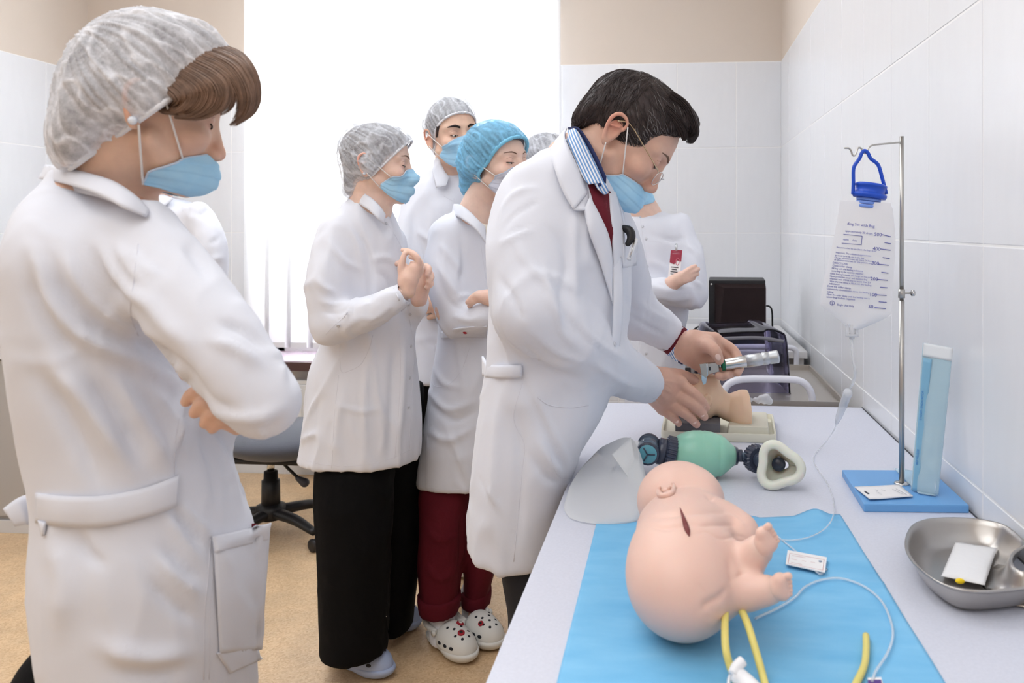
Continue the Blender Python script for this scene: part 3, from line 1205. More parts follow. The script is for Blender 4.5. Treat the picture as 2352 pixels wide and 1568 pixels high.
def text3d(name, body, size, origin, xdir, ydir, m, parent, lift=0.0, align='LEFT'):
    cu = bpy.data.curves.new(name, 'FONT')
    cu.body = body
    cu.size = size
    cu.align_x = align
    cu.extrude = 0.00005
    cu.resolution_u = 3
    o = bpy.data.objects.new(name, cu)
    COL.objects.link(o)
    dg = bpy.context.evaluated_depsgraph_get()
    me = bpy.data.meshes.new_from_object(o.evaluated_get(dg))
    bpy.data.objects.remove(o)
    x = np.array(xdir, float) / np.linalg.norm(xdir)
    y = np.array(ydir, float)
    y = y - x * (x @ y)
    y /= np.linalg.norm(y)
    z = np.cross(x, y)
    Mx = Matrix([[x[i], y[i], z[i], origin[i] + z[i] * lift] for i in range(3)] + [[0, 0, 0, 1]])
    me.transform(Mx)
    me.materials.clear()
    me.materials.append(m)
    me.name = name
    ob = bpy.data.objects.new(name, me)
    COL.objects.link(ob)
    if parent is not None:
        child_world(ob, parent)
    return ob


bag_tree = BVHTree.FromPolygons([tuple(v) for v in A], [tuple(q) for q in Q])


def bag_on(px, py):
    h_, n_ = hit(bag_tree, px, py, W(px, py, dh - 0.012))
    return h_ - FW * 0.0009


def bag_text(body, px, py, hpx, dx=(1, 0.105)):
    o_ = bag_on(px, py)
    x_ = bag_on(px + 40 * dx[0], py + 40 * dx[1]) - o_
    y_ = bag_on(px + 0.1 * 25, py - 25) - o_
    return text3d('lettering', body, hpx * dh / F_PX, o_, x_, y_, M_INK, bag)


def bag_line(x0, y0, x1, y1, wpx=1.6):
    P = [bag_on(x0 + (x1 - x0) * t, y0 + (y1 - y0) * t) for t in np.linspace(0, 1, 5)]
    tube('scale_mark', np.array(P), wpx * 0.5 * dh / F_PX, M_INK, bag, seg=6, smooth_n=0)


for lab, lx, ly, x0, y0, x1, y1 in (('500', 2007, 541, 2024, 538, 2046, 543.5), ('400', 2004, 574, 2020, 571, 2045, 574.5), ('300', 2001, 607, 2016, 606, 2041, 609),
                                   ('200', 1998.5, 643, 2013, 641, 2039, 643.5), ('100', 1996, 679, 2010, 676.5, 2036, 678), ('50', 1993.5, 707, 2008, 706, 2034, 708.5)):
    bag_text(lab, lx, ly, 11)
    bag_line(x0, y0, x1, y1)
for x0, y0, x1, y1 in ((2031, 556.5, 2046, 559.5), (2027, 591, 2043, 593.5), (2024, 624.5, 2040, 627), (2021, 659, 2038, 660.5), (2018, 692.5, 2036, 694)):
    bag_line(x0, y0, x1, y1)
LN = [(1945, 516, 'ding Set with Bag', 9), (1941, 532, 'approximately 20 drops', 6.5), (1936, 551, 'name     date', 6), (1921, 569, 'Recommended to use this in the bag\'s bath', 6.2),
      (1919, 581, 'Important: The volume is approximate', 6.2), (1917, 587.5, 'to avoid harm do use in the bag', 6.2), (1916, 592.5, 'Change administration set every 24 hours', 6.2), (1915.5, 597.5, 'of administration set for one patient only', 6.2),
      (1912, 605, 'DIRECTIONS', 6.2), (1911.5, 611, 'Close roller clamp', 6.2), (1910, 617, 'Fill bag with the feeding substance', 6.2), (1909.5, 623, 'according to the quantity required', 6.2),
      (1906, 629, 'Close the bag\'s mouth and hangs on the pole', 6.2), (1905.5, 635, 'Open protective cover and squeeze drip', 6.2), (1905.5, 641, 'chamber until 1/2 full, but no more than 2/3', 6.2), (1905.5, 647, 'Wait that the tubing is filled with the feeding', 6.2), (1904, 652.5, 'substance', 6.2),
      (1899, 658, 'Close the roller clamp', 6.2), (1898.5, 664, 'Connect the administration set to the feeding', 6.2), (1899, 671, 'tubing', 6.2), (1898.5, 677, 'Open the roller clamp until the feeding rate is', 6.2), (1898, 683, 'according to that required', 6.2), (1922, 701, 'Single Use Only', 6.0)]
for x, y, s_, hpx in LN:
    bag_text(s_, x, y, hpx * 0.86 if len(s_) > 30 else hpx)
for seg_ in ((1937, 537.5, 1980, 542), (1980, 542, 1978, 562), (1978, 562, 1933, 558)):
    bag_line(*seg_, wpx=1.1)
circ = [bag_on(1911 + 5 * math.cos(t), 695.5 + 5 * math.sin(t)) for t in np.linspace(0, 2 * math.pi, 18, endpoint=False)]
tube('single_use_mark', np.array(circ), 0.0004, M_INK, bag, seg=5, smooth_n=0, closed=True)
bag_text('2', 1909, 698.5, 9)

# outlet port, tube, chamber
M_CLEAR = mat('clear_plastic', srgb(240, 243, 248), 0.10, alpha=0.40)
M_CLEARW = mat('milky_clear_plastic', srgb(238, 240, 246), 0.18, alpha=0.55)
for x0, x1, y0, y1 in ((1943, 1949, 744, 768), (1965, 1971, 746, 769)):
    c = W((x0 + x1) / 2, (y0 + y1) / 2, dh)
    box('port_wing', c, ((x1 - x0) * sc_, 0.006, (y1 - y0) * sc_), M_CLEARW, bag, bev=0.001)
tube('outlet_port', [W(1957.5, 745, dh), W(1957, 778, dh)], 0.0045, M_CLEARW, bag, smooth_n=0)
tube('port_flange', [W(1957, 767, dh), W(1957, 773, dh)], 0.0115, M_CLEARW, bag, seg=16, smooth_n=0, flat=(FW, 0.5))
tb = [(1956, 778, dh), (1957, 795, dh), (1959, 820, dh), (1963, 845, dh), (1963.5, 862, dh + 0.01), (1959, 880, dh + 0.02), (1953, 890, dh + 0.03)]
tube('drip_tube', np.array([W(*p) for p in tb]), 0.0024, M_CLEAR, bag, seg=10)
ch0, ch1 = W(1949, 898, dh + 0.04), W(1921, 972, dh + 0.10)
axc = ch1 - ch0
Lc = np.linalg.norm(axc)
lathe('drip_chamber', [(0.002, 0), (0.0075, 0.001), (0.0085, 0.006), (0.0078, 0.012), (0.0078, Lc * 0.45), (0.0068, Lc * 0.55), (0.006, Lc * 0.8), (0.003, Lc), (0.001, Lc)], ch0, axc, M_CLEARW, bag)
t2 = [W(1921, 972, dh + 0.10), W(1914, 990, dh + 0.13)]
for px, py, zz in ((1893, 1020, 0.012), (1872, 1042, 0.003), (1869, 1060, 0.003), (1881, 1082, 0.003), (1899, 1108, 0.003), (1912, 1140, 0.003), (1916, 1165, 0.004), (1911, 1192, 0.017), (1893, 1215, 0.008), (1862, 1232, 0.006), (1825, 1240, 0.005), (1796, 1240, 0.005)):
    t2.append(onz(px, py, ZTAB + zz))
tube('feeding_tube', np.array(t2), 0.0012, M_CLEAR, bag, seg=8)

# ---- thin clear tube lying on the drape, with its white tag
M_CARD = mat('white_card', srgb(244, 242, 243), 0.6)
M_PINKI = mat('pale_red_print', srgb(214, 160, 160), 0.6)
ct = [(1735, 1420), (1790, 1394), (1826, 1371), (1850, 1347), (1888, 1331), (1933, 1328), (1986, 1347), (2026, 1382), (2047, 1430), (2050, 1465), (2037, 1502), (2012, 1540), (2003, 1566)]
cat_ = tube('clear_catheter', np.array([onz(x, y, ZTAB + 0.0062) for x, y in ct]), 0.0016, M_CLEAR, None, seg=8)
tag(cat_, 'thin clear catheter tube curving across the blue drape', 'tube')
ct = [(1899, 1306), (1884, 1318), (1862, 1300), (1835, 1272), (1800, 1243), (1775, 1226), (1740, 1232)]
cat2 = tube('clear_catheter', np.array([onz(x, y, ZTAB + 0.0042 + (0.003 if x > 1800 and x < 1890 else 0)) for x, y in ct]), 0.0013, M_CLEAR, None, seg=8)
tag(cat2, 'fine clear thread tube looping through the white tag', 'tube')
tc = [onz(x, y, ZTAB + 0.0078) for x, y in ((1809, 1264.5), (1899, 1281), (1895, 1315.5), (1804.5, 1296.5))]
tg = empty('catheter_tag', np.mean(tc, 0) - np.array([0, 0, 0.003]), 'white printed tag with a punched hole lying on the blue drape', 'tag')
prism('card', [tuple(p) for p in tc], 0.0012, M_CARD, tg, normal=(0, 0, 1))


def line_on(parent, m, x0, y0, x1, y1, z, wpx=1.2, name='print_line'):
    P = [onz(x0, y0, z), onz(x1, y1, z)]
    r = wpx * 0.5 * ((P[0] - CAM) @ FW) / F_PX
    return tube(name, P, r, m, parent, seg=5, smooth_n=0, flat=(UP, 0.25))


zz = ZTAB + 0.0091
for q in ((1814, 1270, 1893, 1285), (1893, 1285, 1890, 1309), (1890, 1309, 1810, 1293), (1810, 1293, 1814, 1270), (1820, 1275, 1850, 1280.5), (1818, 1283, 1830, 1285.5), (1842, 1287, 1852, 1289), (1862, 1290, 1872, 1292), (1817, 1291, 1842, 1296)):
    line_on(tg, M_PINKI, *q, zz)
hc = onz(1884, 1289, zz)
lathe('eyelet', [(0.0008, 0), (0.0024, 0.0), (0.0024, 0.0006), (0.0008, 0.0006)], hc, (0, 0, 1), mat('tag_eyelet', srgb(150, 165, 190), 0.5), tg, seg=14)

# ---- yellow rubber catheters
M_YEL = mat('yellow_latex', srgb(232, 218, 128), 0.42, sss=0.1)
yc = empty('yellow_catheter', onz(1680, 1500, ZTAB), 'pair of yellow latex catheter arms coming out of the baby manikin', 'catheter')
for pts in ([(1671, 1352, .045), (1664, 1372, .05), (1666, 1400, .052), (1665, 1440, .046), (1667, 1490, .034), (1677, 1530, .02), (1694, 1575, .008), (1715, 1640, .006)],
            [(1671, 1352, .045), (1681, 1370, .05), (1700, 1396, .05), (1716, 1430, .045), (1730, 1474, .034), (1744, 1522, .02), (1757, 1570, .008), (1775, 1640, .006)]):
    tube('catheter_arm', np.array([onz(x, y, ZTAB + z) for x, y, z in pts]), 0.0041, M_YEL, yc, seg=12)
y2 = tube('catheter_end', np.array([onz(x, y, ZTAB + 0.0065) for x, y in ((1989, 1459), (1989.5, 1490), (1985, 1528), (1966, 1570), (1930, 1640))]), 0.0039, M_YEL, None, seg=12)
tag(y2, 'free end of a yellow latex tube near the front edge of the drape', 'tube')
M_WP = mat('white_plastic', srgb(243, 244, 248), 0.35)
cn = empty('white_connector', onz(1705, 1560, ZTAB), 'white plastic connector clipped on the yellow catheter at the front', 'connector')
tube('barrel', np.array([onz(1690, 1546, ZTAB + 0.02), onz(1720, 1575, ZTAB + 0.014), onz(1765, 1625, ZTAB + 0.012)]), [0.0085, 0.0095, 0.0105], M_WP, cn, seg=14)
tube('wing', np.array([onz(1683, 1548, ZTAB + 0.022), onz(1692, 1532, ZTAB + 0.026), onz(1706, 1517, ZTAB + 0.03)]), [0.0052, 0.006, 0.0055], M_WP, cn, seg=12)
tube('strap', np.array([onz(1681, 1545, ZTAB + 0.02), onz(1674, 1562, ZTAB + 0.014), onz(1675, 1600, ZTAB + 0.008)]), 0.0018, M_WP, cn, seg=8)
lbp = onz(2010, 1572, ZTAB + 0.003)
sv = empty('printed_sachet', lbp - np.array([0, 0, 0.002]), 'small white sachet with violet corner at the front edge of the drape', 'sachet')
prism('sachet_body', [onz(x, y, ZTAB + 0.0025) for x, y in ((1993, 1562), (2024, 1561), (2040, 1620), (2000, 1620))], 0.003, M_CARD, sv, normal=(0, 0, 1))
prism('violet_corner', [onz(x, y, ZTAB + 0.0057) for x, y in ((1993, 1562), (2024, 1561), (2026, 1575), (1994, 1576))], 0.0004, mat('violet_label', srgb(92, 60, 140), 0.5), sv, normal=(0, 0, 1))

# ---- kidney dish
rim = [(2083, 1262), (2086, 1235), (2098, 1209), (2122, 1197), (2150, 1193), (2190, 1191.5), (2232, 1193), (2275, 1199), (2310, 1209), (2340, 1226), (2356, 1240), (2355, 1252), (2340, 1259), (2324, 1270), (2317, 1284), (2322, 1303), (2345, 1316), (2368, 1316), (2392, 1306), (2410, 1308), (2418, 1320), (2405, 1335), (2375, 1345), (2340, 1350), (2300, 1355), (2252, 1357.5), (2205, 1353), (2165, 1341), (2128, 1317), (2100, 1290)]
zr = ZTAB + 0.036
Rm = np.array([onz(x, y, zr) for x, y in rim])
Rm[:, 0] = np.minimum(Rm[:, 0], 0.487)
Rm = catmull(np.vstack([Rm, Rm[:1]]), 3)[:-1]
for _ in range(3):
    Rm = 0.5 * Rm + 0.25 * (np.roll(Rm, 1, 0) + np.roll(Rm, -1, 0))
# inward offset direction per rim point
Tn = np.roll(Rm, -1, 0) - np.roll(Rm, 1, 0)
Nn = np.stack([-Tn[:, 1], Tn[:, 0], 0 * Tn[:, 0]], 1)
Nn /= np.linalg.norm(Nn, axis=1)[:, None]
if ((Rm.mean(0) - Rm) * Nn).sum() < 0:
    Nn = -Nn
rings = []
for off, dz in ((-0.0035, -0.0015), (-0.004, 0.001), (-0.002, 0.0022), (0.000, 0.0012), (0.003, -0.006), (0.007, -0.016), (0.013, -0.026), (0.022, -0.0325), (0.032, -0.0335)):
    q = Rm + Nn * off
    for _ in range(0 if off < 0.005 else 4):
        q = 0.5 * q + 0.25 * (np.roll(q, 1, 0) + np.roll(q, -1, 0))
    q[:, 2] = zr + dz
    rings.append(q)
n = len(Rm)
V = [p for r in rings for p in r]
Fc = []
for i in range(len(rings) - 1):
    for j in range(n):
        j2 = (j + 1) % n
        Fc.append((i * n + j, i * n + j2, (i + 1) * n + j2, (i + 1) * n + j))
V.append(tuple(rings[-1].mean(0) + np.array([-0.012, 0, 0])))
for j in range(n):
    Fc.append(((len(rings) - 1) * n + j, (len(rings) - 1) * n + (j + 1) % n, len(V) - 1))
M_DISH = mat('satin_steel_dish', srgb(184, 180, 176), 0.3, metal=1.0, bump=(240, 0.04, 0.001))
kd = pydata('kidney_dish', V, Fc, None, M_DISH)
sm = kd.modifiers.new('thickness', 'SOLIDIFY')
sm.thickness = 0.0012
sm.offset = 1.0
tag(kd, 'stainless steel kidney dish holding a white packet', 'dish')
zf = zr - 0.029
pk = empty('white_packet', onz(2225, 1295, zf), 'small white packet with a yellow spot inside the kidney dish', 'packet')
q4 = [onz(x, y, zf) for x, y in ((2195, 1247), (2290, 1262), (2262, 1346), (2162, 1325))]
G = bilerp(*q4, 14, 14)
uu, vv = np.meshgrid(np.linspace(0, 1, 14), np.linspace(0, 1, 14), indexing='ij')
G[..., 2] += 0.0015 + 0.005 * (np.sin(math.pi * uu) * np.sin(math.pi * vv)) ** 0.5 + 0.0012 * vnoise(G * 120)
sheet('paper_sleeve', G[:, ::-1], 0.001, mat('packet_paper', srgb(240, 240, 242), 0.5, bump=(90, 0.3, 0.002)), pk)
S = SDF(0.0012)
S.ell(onz(2205, 1334, zf + 0.003), (0.0065, 0.004, 0.0035), k=0)
V, Q = S.mesh(1, pad=0.004)
npmesh('yellow_spot', V, Q, pk, mat('yellow_plastic', srgb(250, 214, 20), 0.4))

# ---- paper packet on the base board and sterile pouch leaning on the wall
zk = zbd
pc = [onz(x, y, zk + 0.001) for x, y in ((1963, 1122), (2066, 1117), (2097, 1143), (1997, 1150))]
pkt = empty('paper_packet', np.mean(pc, 0) - np.array([0, 0, 0.001]), 'flat white paper packet lying on the blue base board', 'packet')
G = bilerp(*pc, 12, 8)
G[..., 2] += 0.003 + 0.0015 * vnoise(G * 40)
sheet('envelope', G[:, ::-1], 0.0016, M_CARD, pkt)
M_GREYI = mat('grey_print', srgb(120, 126, 140), 0.6)
for x0, y0, x1, y1, w_ in ((2050, 1123, 2075, 1135, 1.0), (2058, 1122, 2084, 1136, 1.0), (2010, 1124, 2017, 1127, 1.0), (2012, 1129, 2024, 1132, .8), (2014, 1132, 2026, 1135, .8), (2024, 1124, 2034, 1126.5, .8)):
    line_on(pkt, M_GREYI, x0, y0, x1, y1, zk + 0.0058, w_)
line_on(pkt, mat('dark_print', srgb(60, 66, 84), 0.6), 1986, 1127.5, 1995, 1133.5, zk + 0.0056, 5.0, 'logo_mark')

M_POUCHF = mat('pouch_film', srgb(206, 234, 247), 0.14, alpha=0.5)
M_POUCHB = mat('pouch_paper', srgb(214, 236, 246), 0.6)
bl, br = W(2093, 1126, 1.412), W(2155, 1139, 1.384)
bl[2] = max(bl[2], zbd + 0.002)
br[2] = max(br[2], zbd + 0.002)
tl, tr_ = W(2121, 787, 1.432), W(2189, 799, 1.404)
for p in (tl, tr_):
    p[0] = min(p[0], XR - 0.012)
po = empty('sterile_pouch', (bl + br) / 2, 'tall light blue clear sterilisation pouch leaning against the tiled wall', 'pouch')
G = bilerp(tl, tr_, br, bl, 16, 60)
uu, vv = np.meshgrid(np.linspace(0, 1, 16), np.linspace(0, 1, 60), indexing='ij')
bulge = np.sin(math.pi * uu) ** 0.6
G = G - FW * (0.006 * bulge * np.clip(vv * 3, 0, 1) + 0.003 * (vnoise(G * 45) - 0.5) * bulge)[..., None]
sheet('clear_film', G, 0.0006, M_POUCHF, po)
G2 = bilerp(tl, tr_, br, bl, 8, 30) + FW * 0.002
sheet('backing', G2, 0.0008, M_POUCHB, po)
top = bilerp(tl, tr_, tr_ + (br - tr_) * 0.09, tl + (bl - tl) * 0.09, 8, 6) - FW * 0.0015
sheet('paper_header', top, 0.001, mat('pouch_header', srgb(236, 240, 244), 0.6), po)
stp = bilerp(tl + (bl - tl) * 0.1, tl + (tr_ - tl) * 0.3 + (bl - tl) * 0.1, bl + (br - bl) * 0.22, bl, 6, 30) - FW * 0.0045
sheet('blue_strip', stp, 0.0006, mat('pouch_blue_strip', srgb(150, 208, 240), 0.25, alpha=0.6), po)
ins = bilerp(tl * .45 + bl * .55 + (tr_ - tl) * 0.30, tl * .45 + bl * .55 + (tr_ - tl) * 0.78, br * 0.98 + tr_ * .02 - (br - bl) * 0.12, bl * .98 + tl * .02 + (br - bl) * 0.2, 10, 16) - FW * 0.002
sheet('folded_insert', ins, 0.002, mat('insert_white', srgb(228, 240, 246), 0.5), po)
fl0, fl1 = onz(2052, 1076, zbd + 0.012), onz(2100, 1120, zbd + 0.002)
fo = bilerp(onz(2052, 1074, zbd + 0.006), onz(2098, 1080, zbd + 0.014), onz(2150, 1138, zbd + 0.003), onz(2110, 1132, zbd + 0.003), 8, 12)
sheet('pouch_foot', fo[:, ::-1], 0.0008, M_POUCHF, po)
M_BLUEI = mat('blue_print', srgb(60, 130, 200), 0.6)
for t0, s_ in ((0.42, 'STEAM - INDICATOR'), (0.72, 'REF 90x230')):
    o_ = tl + (bl - tl) * (t0 + 0.10) + (tr_ - tl) * 0.10 - FW * 0.0062
    text3d('lettering', s_, 0.0055, o_, tl - bl, -RT, M_BLUEI, po)
# ------------------------------------------------------------------ bag-valve resuscitator
M_GREEN = mat('sea_green_silicone', srgb(150, 206, 184), 0.3, sss=0.35, vary=(10, 0.04))
M_NAVY = mat('smoky_navy_plastic', srgb(58, 64, 82), 0.25, coat=0.2)
M_NAVYC = mat('clear_smoky_plastic', srgb(120, 140, 160), 0.12, alpha=0.6)
M_TEAL = mat('teal_disc', srgb(96, 160, 176), 0.3)
db = 1.53
sb = db / F_PX
bv = empty('resuscitator_bag', onz(1604, 1098, ZTAB), 'green hand resuscitator bag with navy collars and face mask on the table', 'resuscitator')
pl, pr = W(1540, 1040, db), W(1688, 1047, db)
axb = (pr - pl) / np.linalg.norm(pr - pl)
Lb_ = np.linalg.norm(pr - pl)
prof = []
for t, r in ((0.03, 24), (0.06, 34), (0.12, 43), (0.22, 50), (0.34, 54), (0.46, 55), (0.49, 54.2), (0.50, 54.2), (0.53, 55), (0.64, 52.5), (0.70, 50), (0.725, 48.2), (0.74, 48), (0.76, 48.4), (0.84, 41), (0.90, 33), (0.96, 25), (1.0, 20)):
    prof.append((r * sb * 0.978, t * Lb_))
lathe('bag_body', prof, pl, axb, M_GREEN, bv, seg=48)


def cyl(name, p0, p1, r, m, parent, seg=28, rim=0.0):
    """short turned piece with rounded edges"""
    a = np.asarray(p0, float)
    ax_ = np.asarray(p1, float) - a
    L_ = np.linalg.norm(ax_)
    e = min(r * 0.12, L_ * 0.2)
    pr_ = [(0.0005, 0), (r - e, 0), (r, e), (r, L_ - e), (r - e, L_), (0.0005, L_)]
    return lathe(name, pr_, a, ax_, m, parent, seg=seg)


def ribbed(name, p0, ax_, L_, r, m, parent, nrib=28, depth=0.06):
    V, Fc = [], []
    seg = nrib * 4
    for (k, z) in ((0.86, 0), (1, L_ * 0.12), (1, L_ * 0.88), (0.86, L_)):
        for j in range(seg):
            a = 2 * math.pi * j / seg
            rr = r * k * (1 + depth * (0.5 if (j // 2) % 2 else -0.5))
            V.append((rr * math.cos(a), rr * math.sin(a), z))
    for i in range(3):
        for j in range(seg):
            j2 = (j + 1) % seg
            Fc.append((i * seg + j, i * seg + j2, (i + 1) * seg + j2, (i + 1) * seg + j))
    Fc.append(tuple(range(seg - 1, -1, -1)))
    Fc.append(tuple(3 * seg + j for j in range(seg)))
    V = np.array(V) @ frame_z(ax_).T + np.asarray(p0)
    return pydata(name, V, Fc, parent, m, smooth=False)


axl = W(1556, 1043, db) - W(1510, 1032, db)
axl /= np.linalg.norm(axl)
ribbed('ribbed_collar', W(1527, 1039, db - 0.005), axl, 24 * sb, 39 * sb, M_NAVY, bv)
cyl('collar_neck', W(1509, 1034, db - 0.004), W(1532, 1039, db - 0.004), 30 * sb, M_NAVY, bv)
# inlet valve housing: clear drum seen from its end, teal disc in it
vc = W(1489, 1034, db - 0.012)
vax = W(1486, 1050, db - 0.055) - vc
vax /= np.linalg.norm(vax)
cyl('inlet_valve_housing', vc - vax * 0.020 + UP * 0.004, vc + vax * 0.022, 25 * sb, M_NAVYC, bv)
cyl('inlet_valve_rim', vc + vax * 0.019, vc + vax * 0.024, 26 * sb, M_NAVY, bv)
cyl('valve_disc', vc + vax * 0.0235, vc + vax * 0.0255, 21 * sb, M_TEAL, bv)
for k in range(3):
    a = k * 2.1
    q = vc + vax * 0.0262
    u_ = frame_z(vax)
    tube('valve_spoke', [q, q + (u_[:, 0] * math.cos(a) + u_[:, 1] * math.sin(a)) * 17 * sb], 0.0014, M_NAVY, bv, seg=6, smooth_n=0)
cyl('inlet_valve_back', vc - vax * 0.026 + UP * 0.004, vc - vax * 0.018 + UP * 0.004, 26.5 * sb, M_NAVY, bv)
cyl('reservoir_port', W(1455, 1028, db), W(1482, 1033, db), 16 * sb, M_WP, bv)
# outlet side
dc = db + 0.003
lathe('outlet_cone', [(0.001, 0), (24 * sb, 0), (25 * sb, 3 * sb), (22 * sb, 14 * sb), (19 * sb, 22 * sb), (0.001, 22 * sb)], W(1672, 1046, dc), axb, M_NAVY, bv)
cyl('outlet_elbow', W(1688, 1046, dc), W(1706, 1046, dc - 0.004), 14 * sb, M_NAVY, bv)
box('outlet_bridge', W(1712, 1047, dc - 0.006), (26 * sb, 12 * sb, 17 * sb), M_NAVYC, bv, bev=0.002)
mx0 = W(1741, 1054, dc - 0.01)
max_ = W(1775, 1068, dc - 0.06) - mx0
max_ /= np.linalg.norm(max_)
ribbed('swivel_collar', mx0 - max_ * 0.016, max_, 0.022, 31 * sb, M_NAVY, bv, 24, 0.05)
cyl('swivel_neck', mx0 - max_ * 0.026, mx0 - max_ * 0.012, 22 * sb, M_NAVY, bv)
cyl('patient_port', mx0, mx0 + max_ * 0.028, 19 * sb, M_NAVY, bv)
# mask: dome and thick triangular cushion facing the camera
M_MASK = mat('cream_silicone', srgb(232, 234, 222), 0.35, sss=0.4)
mc = W(1789, 1068, 1.475)
fwd_ = W(1770, 1082, 1.36) - mc
fwd_ /= np.linalg.norm(fwd_)
Fm = frame_z(fwd_, (0, 0, 1))
ring = []
for k in range(40):
    t = 2 * math.pi * k / 40
    r = 0.0335 * (1 + 0.16 * math.cos(3 * (t - 2.0)) + 0.06 * math.cos(t))
    ring.append((r * math.cos(t) * 1.02, r * math.sin(t) * 1.02))
ring = np.array(ring)
to3 = lambda uv, z: mc + Fm[:, 0] * uv[0] + Fm[:, 1] * uv[1] + Fm[:, 2] * z
S = SDF(0.0016)
S.chain([to3(q, 0.016) for q in np.vstack([ring, ring[:1]])], [0.0085] * 41, k=0, n=1)
V, Q = S.mesh(2)
mk = npmesh('mask_cushion', V, Q, bv, M_MASK)
L_ = []
for sc2, z in ((1.03, 0.017), (1.08, 0.008), (1.0, -0.004), (0.82, -0.016), (0.55, -0.025), (0.38, -0.028)):
    L_.append([to3(q * sc2, z) for q in np.vstack([ring, ring[:1]])])
G = np.array(L_)
sheet('mask_dome', G, 0.0025, M_MASK, bv)
cyl('mask_port', to3((-0.004, 0.0), -0.040), to3((-0.002, 0.0), -0.012), 0.0125, M_NAVY, bv)

# soft oxygen reservoir bag
N = Nodes('milky_film')
N.n.remove(N.p)
d1, t1, t0, g1 = N.new('ShaderNodeBsdfDiffuse'), N.new('ShaderNodeBsdfTranslucent'), N.new('ShaderNodeBsdfTransparent'), N.new('ShaderNodeBsdfGlossy')
d1.inputs[0].default_value = t1.inputs[0].default_value = (0.97, 0.985, 0.99, 1)
g1.inputs['Roughness'].default_value = 0.25
m1, m2, m3 = N.new('ShaderNodeMixShader'), N.new('ShaderNodeMixShader'), N.new('ShaderNodeMixShader')
N.link(d1.outputs[0], m1.inputs[1])
N.link(t1.outputs[0], m1.inputs[2])
m1.inputs[0].default_value = 0.45
m2.inputs[0].default_value = 0.48
N.link(m1.outputs[0], m2.inputs[1])
N.link(t0.outputs[0], m2.inputs[2])
m3.inputs[0].default_value = 0.05
N.link(m2.outputs[0], m3.inputs[1])
N.link(g1.outputs[0], m3.inputs[2])
N.link(m3.outputs[0], N.out.inputs[0])
M_RES = N.m
rs = empty('reservoir_bag', onz(1390, 1190, ZTAB), 'milky translucent reservoir bag lying beside the green resuscitator', 'bag')
zr0 = ZTAB + 0.003
lo_ = [onz(x, y, zr0) for x, y in ((1447, 1075), (1400, 1062), (1352, 1082), (1314, 1125), (1299, 1160), (1304, 1182), (1325, 1194), (1370, 1203), (1425, 1203), (1462, 1196), (1480, 1172), (1476, 1130), (1466, 1095))]
hi_ = [W(x, y, d) for x, y, d in ((1448, 1005, 1.50), (1428, 1006, 1.52), (1404, 1016, 1.54), (1378, 1030, 1.54), (1350, 1060, 1.52), (1345, 1100, 1.45), (1352, 1130, 1.40), (1390, 1135, 1.38), (1420, 1120, 1.38), (1444, 1090, 1.40), (1462, 1062, 1.43), (1462, 1036, 1.46), (1456, 1014, 1.48))]
L0 = catmull(np.vstack([lo_, lo_[:1]]), 4)
L1 = catmull(np.vstack([hi_, hi_[:1]]), 4)
rows = []
for t in np.linspace(0, 1, 14):
    g = L0 * (1 - t) + L1 * t
    cc = g.mean(0)
    g = cc + (g - cc) * (1 + 0.16 * math.sin(math.pi * t))
    g[:, 2] = np.maximum(g[:, 2], zr0)
    g = g + 0.006 * (vnoise(g * 26)[:, None] - 0.5) * np.array([1, 1, 0.3])
    rows.append(g)
top_c = L1.mean(0)
for t in (0.6, 0.25, 0.02):
    rows.append(top_c * (1 - t) + L1 * t - UP * 0.012 * (1 - t))
G = np.array(rows)
G[:, -1] = G[:, 0]
G[..., 2] = np.maximum(G[..., 2], zr0)
sheet('film', G, 0.0005, M_RES, rs)
flp = [W(1447, 1004, 1.49), W(1408, 1042, 1.44), W(1474, 1128, 1.38), W(1450, 1010, 1.47)]
G = bilerp(W(1449, 1003, 1.480), W(1405, 1042, 1.445), W(1440, 1090, 1.40), W(1475, 1132, 1.40), 14, 14)
G = G - FW * (0.004 * vnoise(G * 50))[..., None]
sheet('flap', G, 0.0006, M_RES, rs)

# ------------------------------------------------------------------ intubation head on its tray
M_CREAM = mat('cream_plastic', srgb(226, 223, 206), 0.42)
M_FOAM = mat('grey_foam', srgb(108, 107, 112), 0.9, bump=(420, 0.4, 0.002))
M_MANI = mat('manikin_skin', srgb(240, 208, 178), 0.38, sss=0.25, vary=(9, 0.03))
dm = 1.86
trn = empty('intubation_trainer', onz(1650, 1005, ZTAB), 'infant head intubation trainer on a cream tray under the doctor\'s hands', 'manikin')
fa, fb = onz(1518, 1010, ZTAB), onz(1784, 1019, ZTAB)
ba, bb = onz(1527, 962, ZTAB), onz(1776, 968, ZTAB)
cors = [fa, fb, bb, ba]


def rrect(c, r, n=5):
    """rounded quad in plan"""
    out_ = []
    for i in range(4):
        p, a_, b_ = c[i], c[i - 1], c[(i + 1) % 4]
        u_ = (a_ - p) / np.linalg.norm(a_ - p)
        v_ = (b_ - p) / np.linalg.norm(b_ - p)
        for t in np.linspace(0, 1, n):
            out_.append(p + u_ * r * (1 - t) ** 2 + v_ * r * t ** 2)
    return np.array(out_)


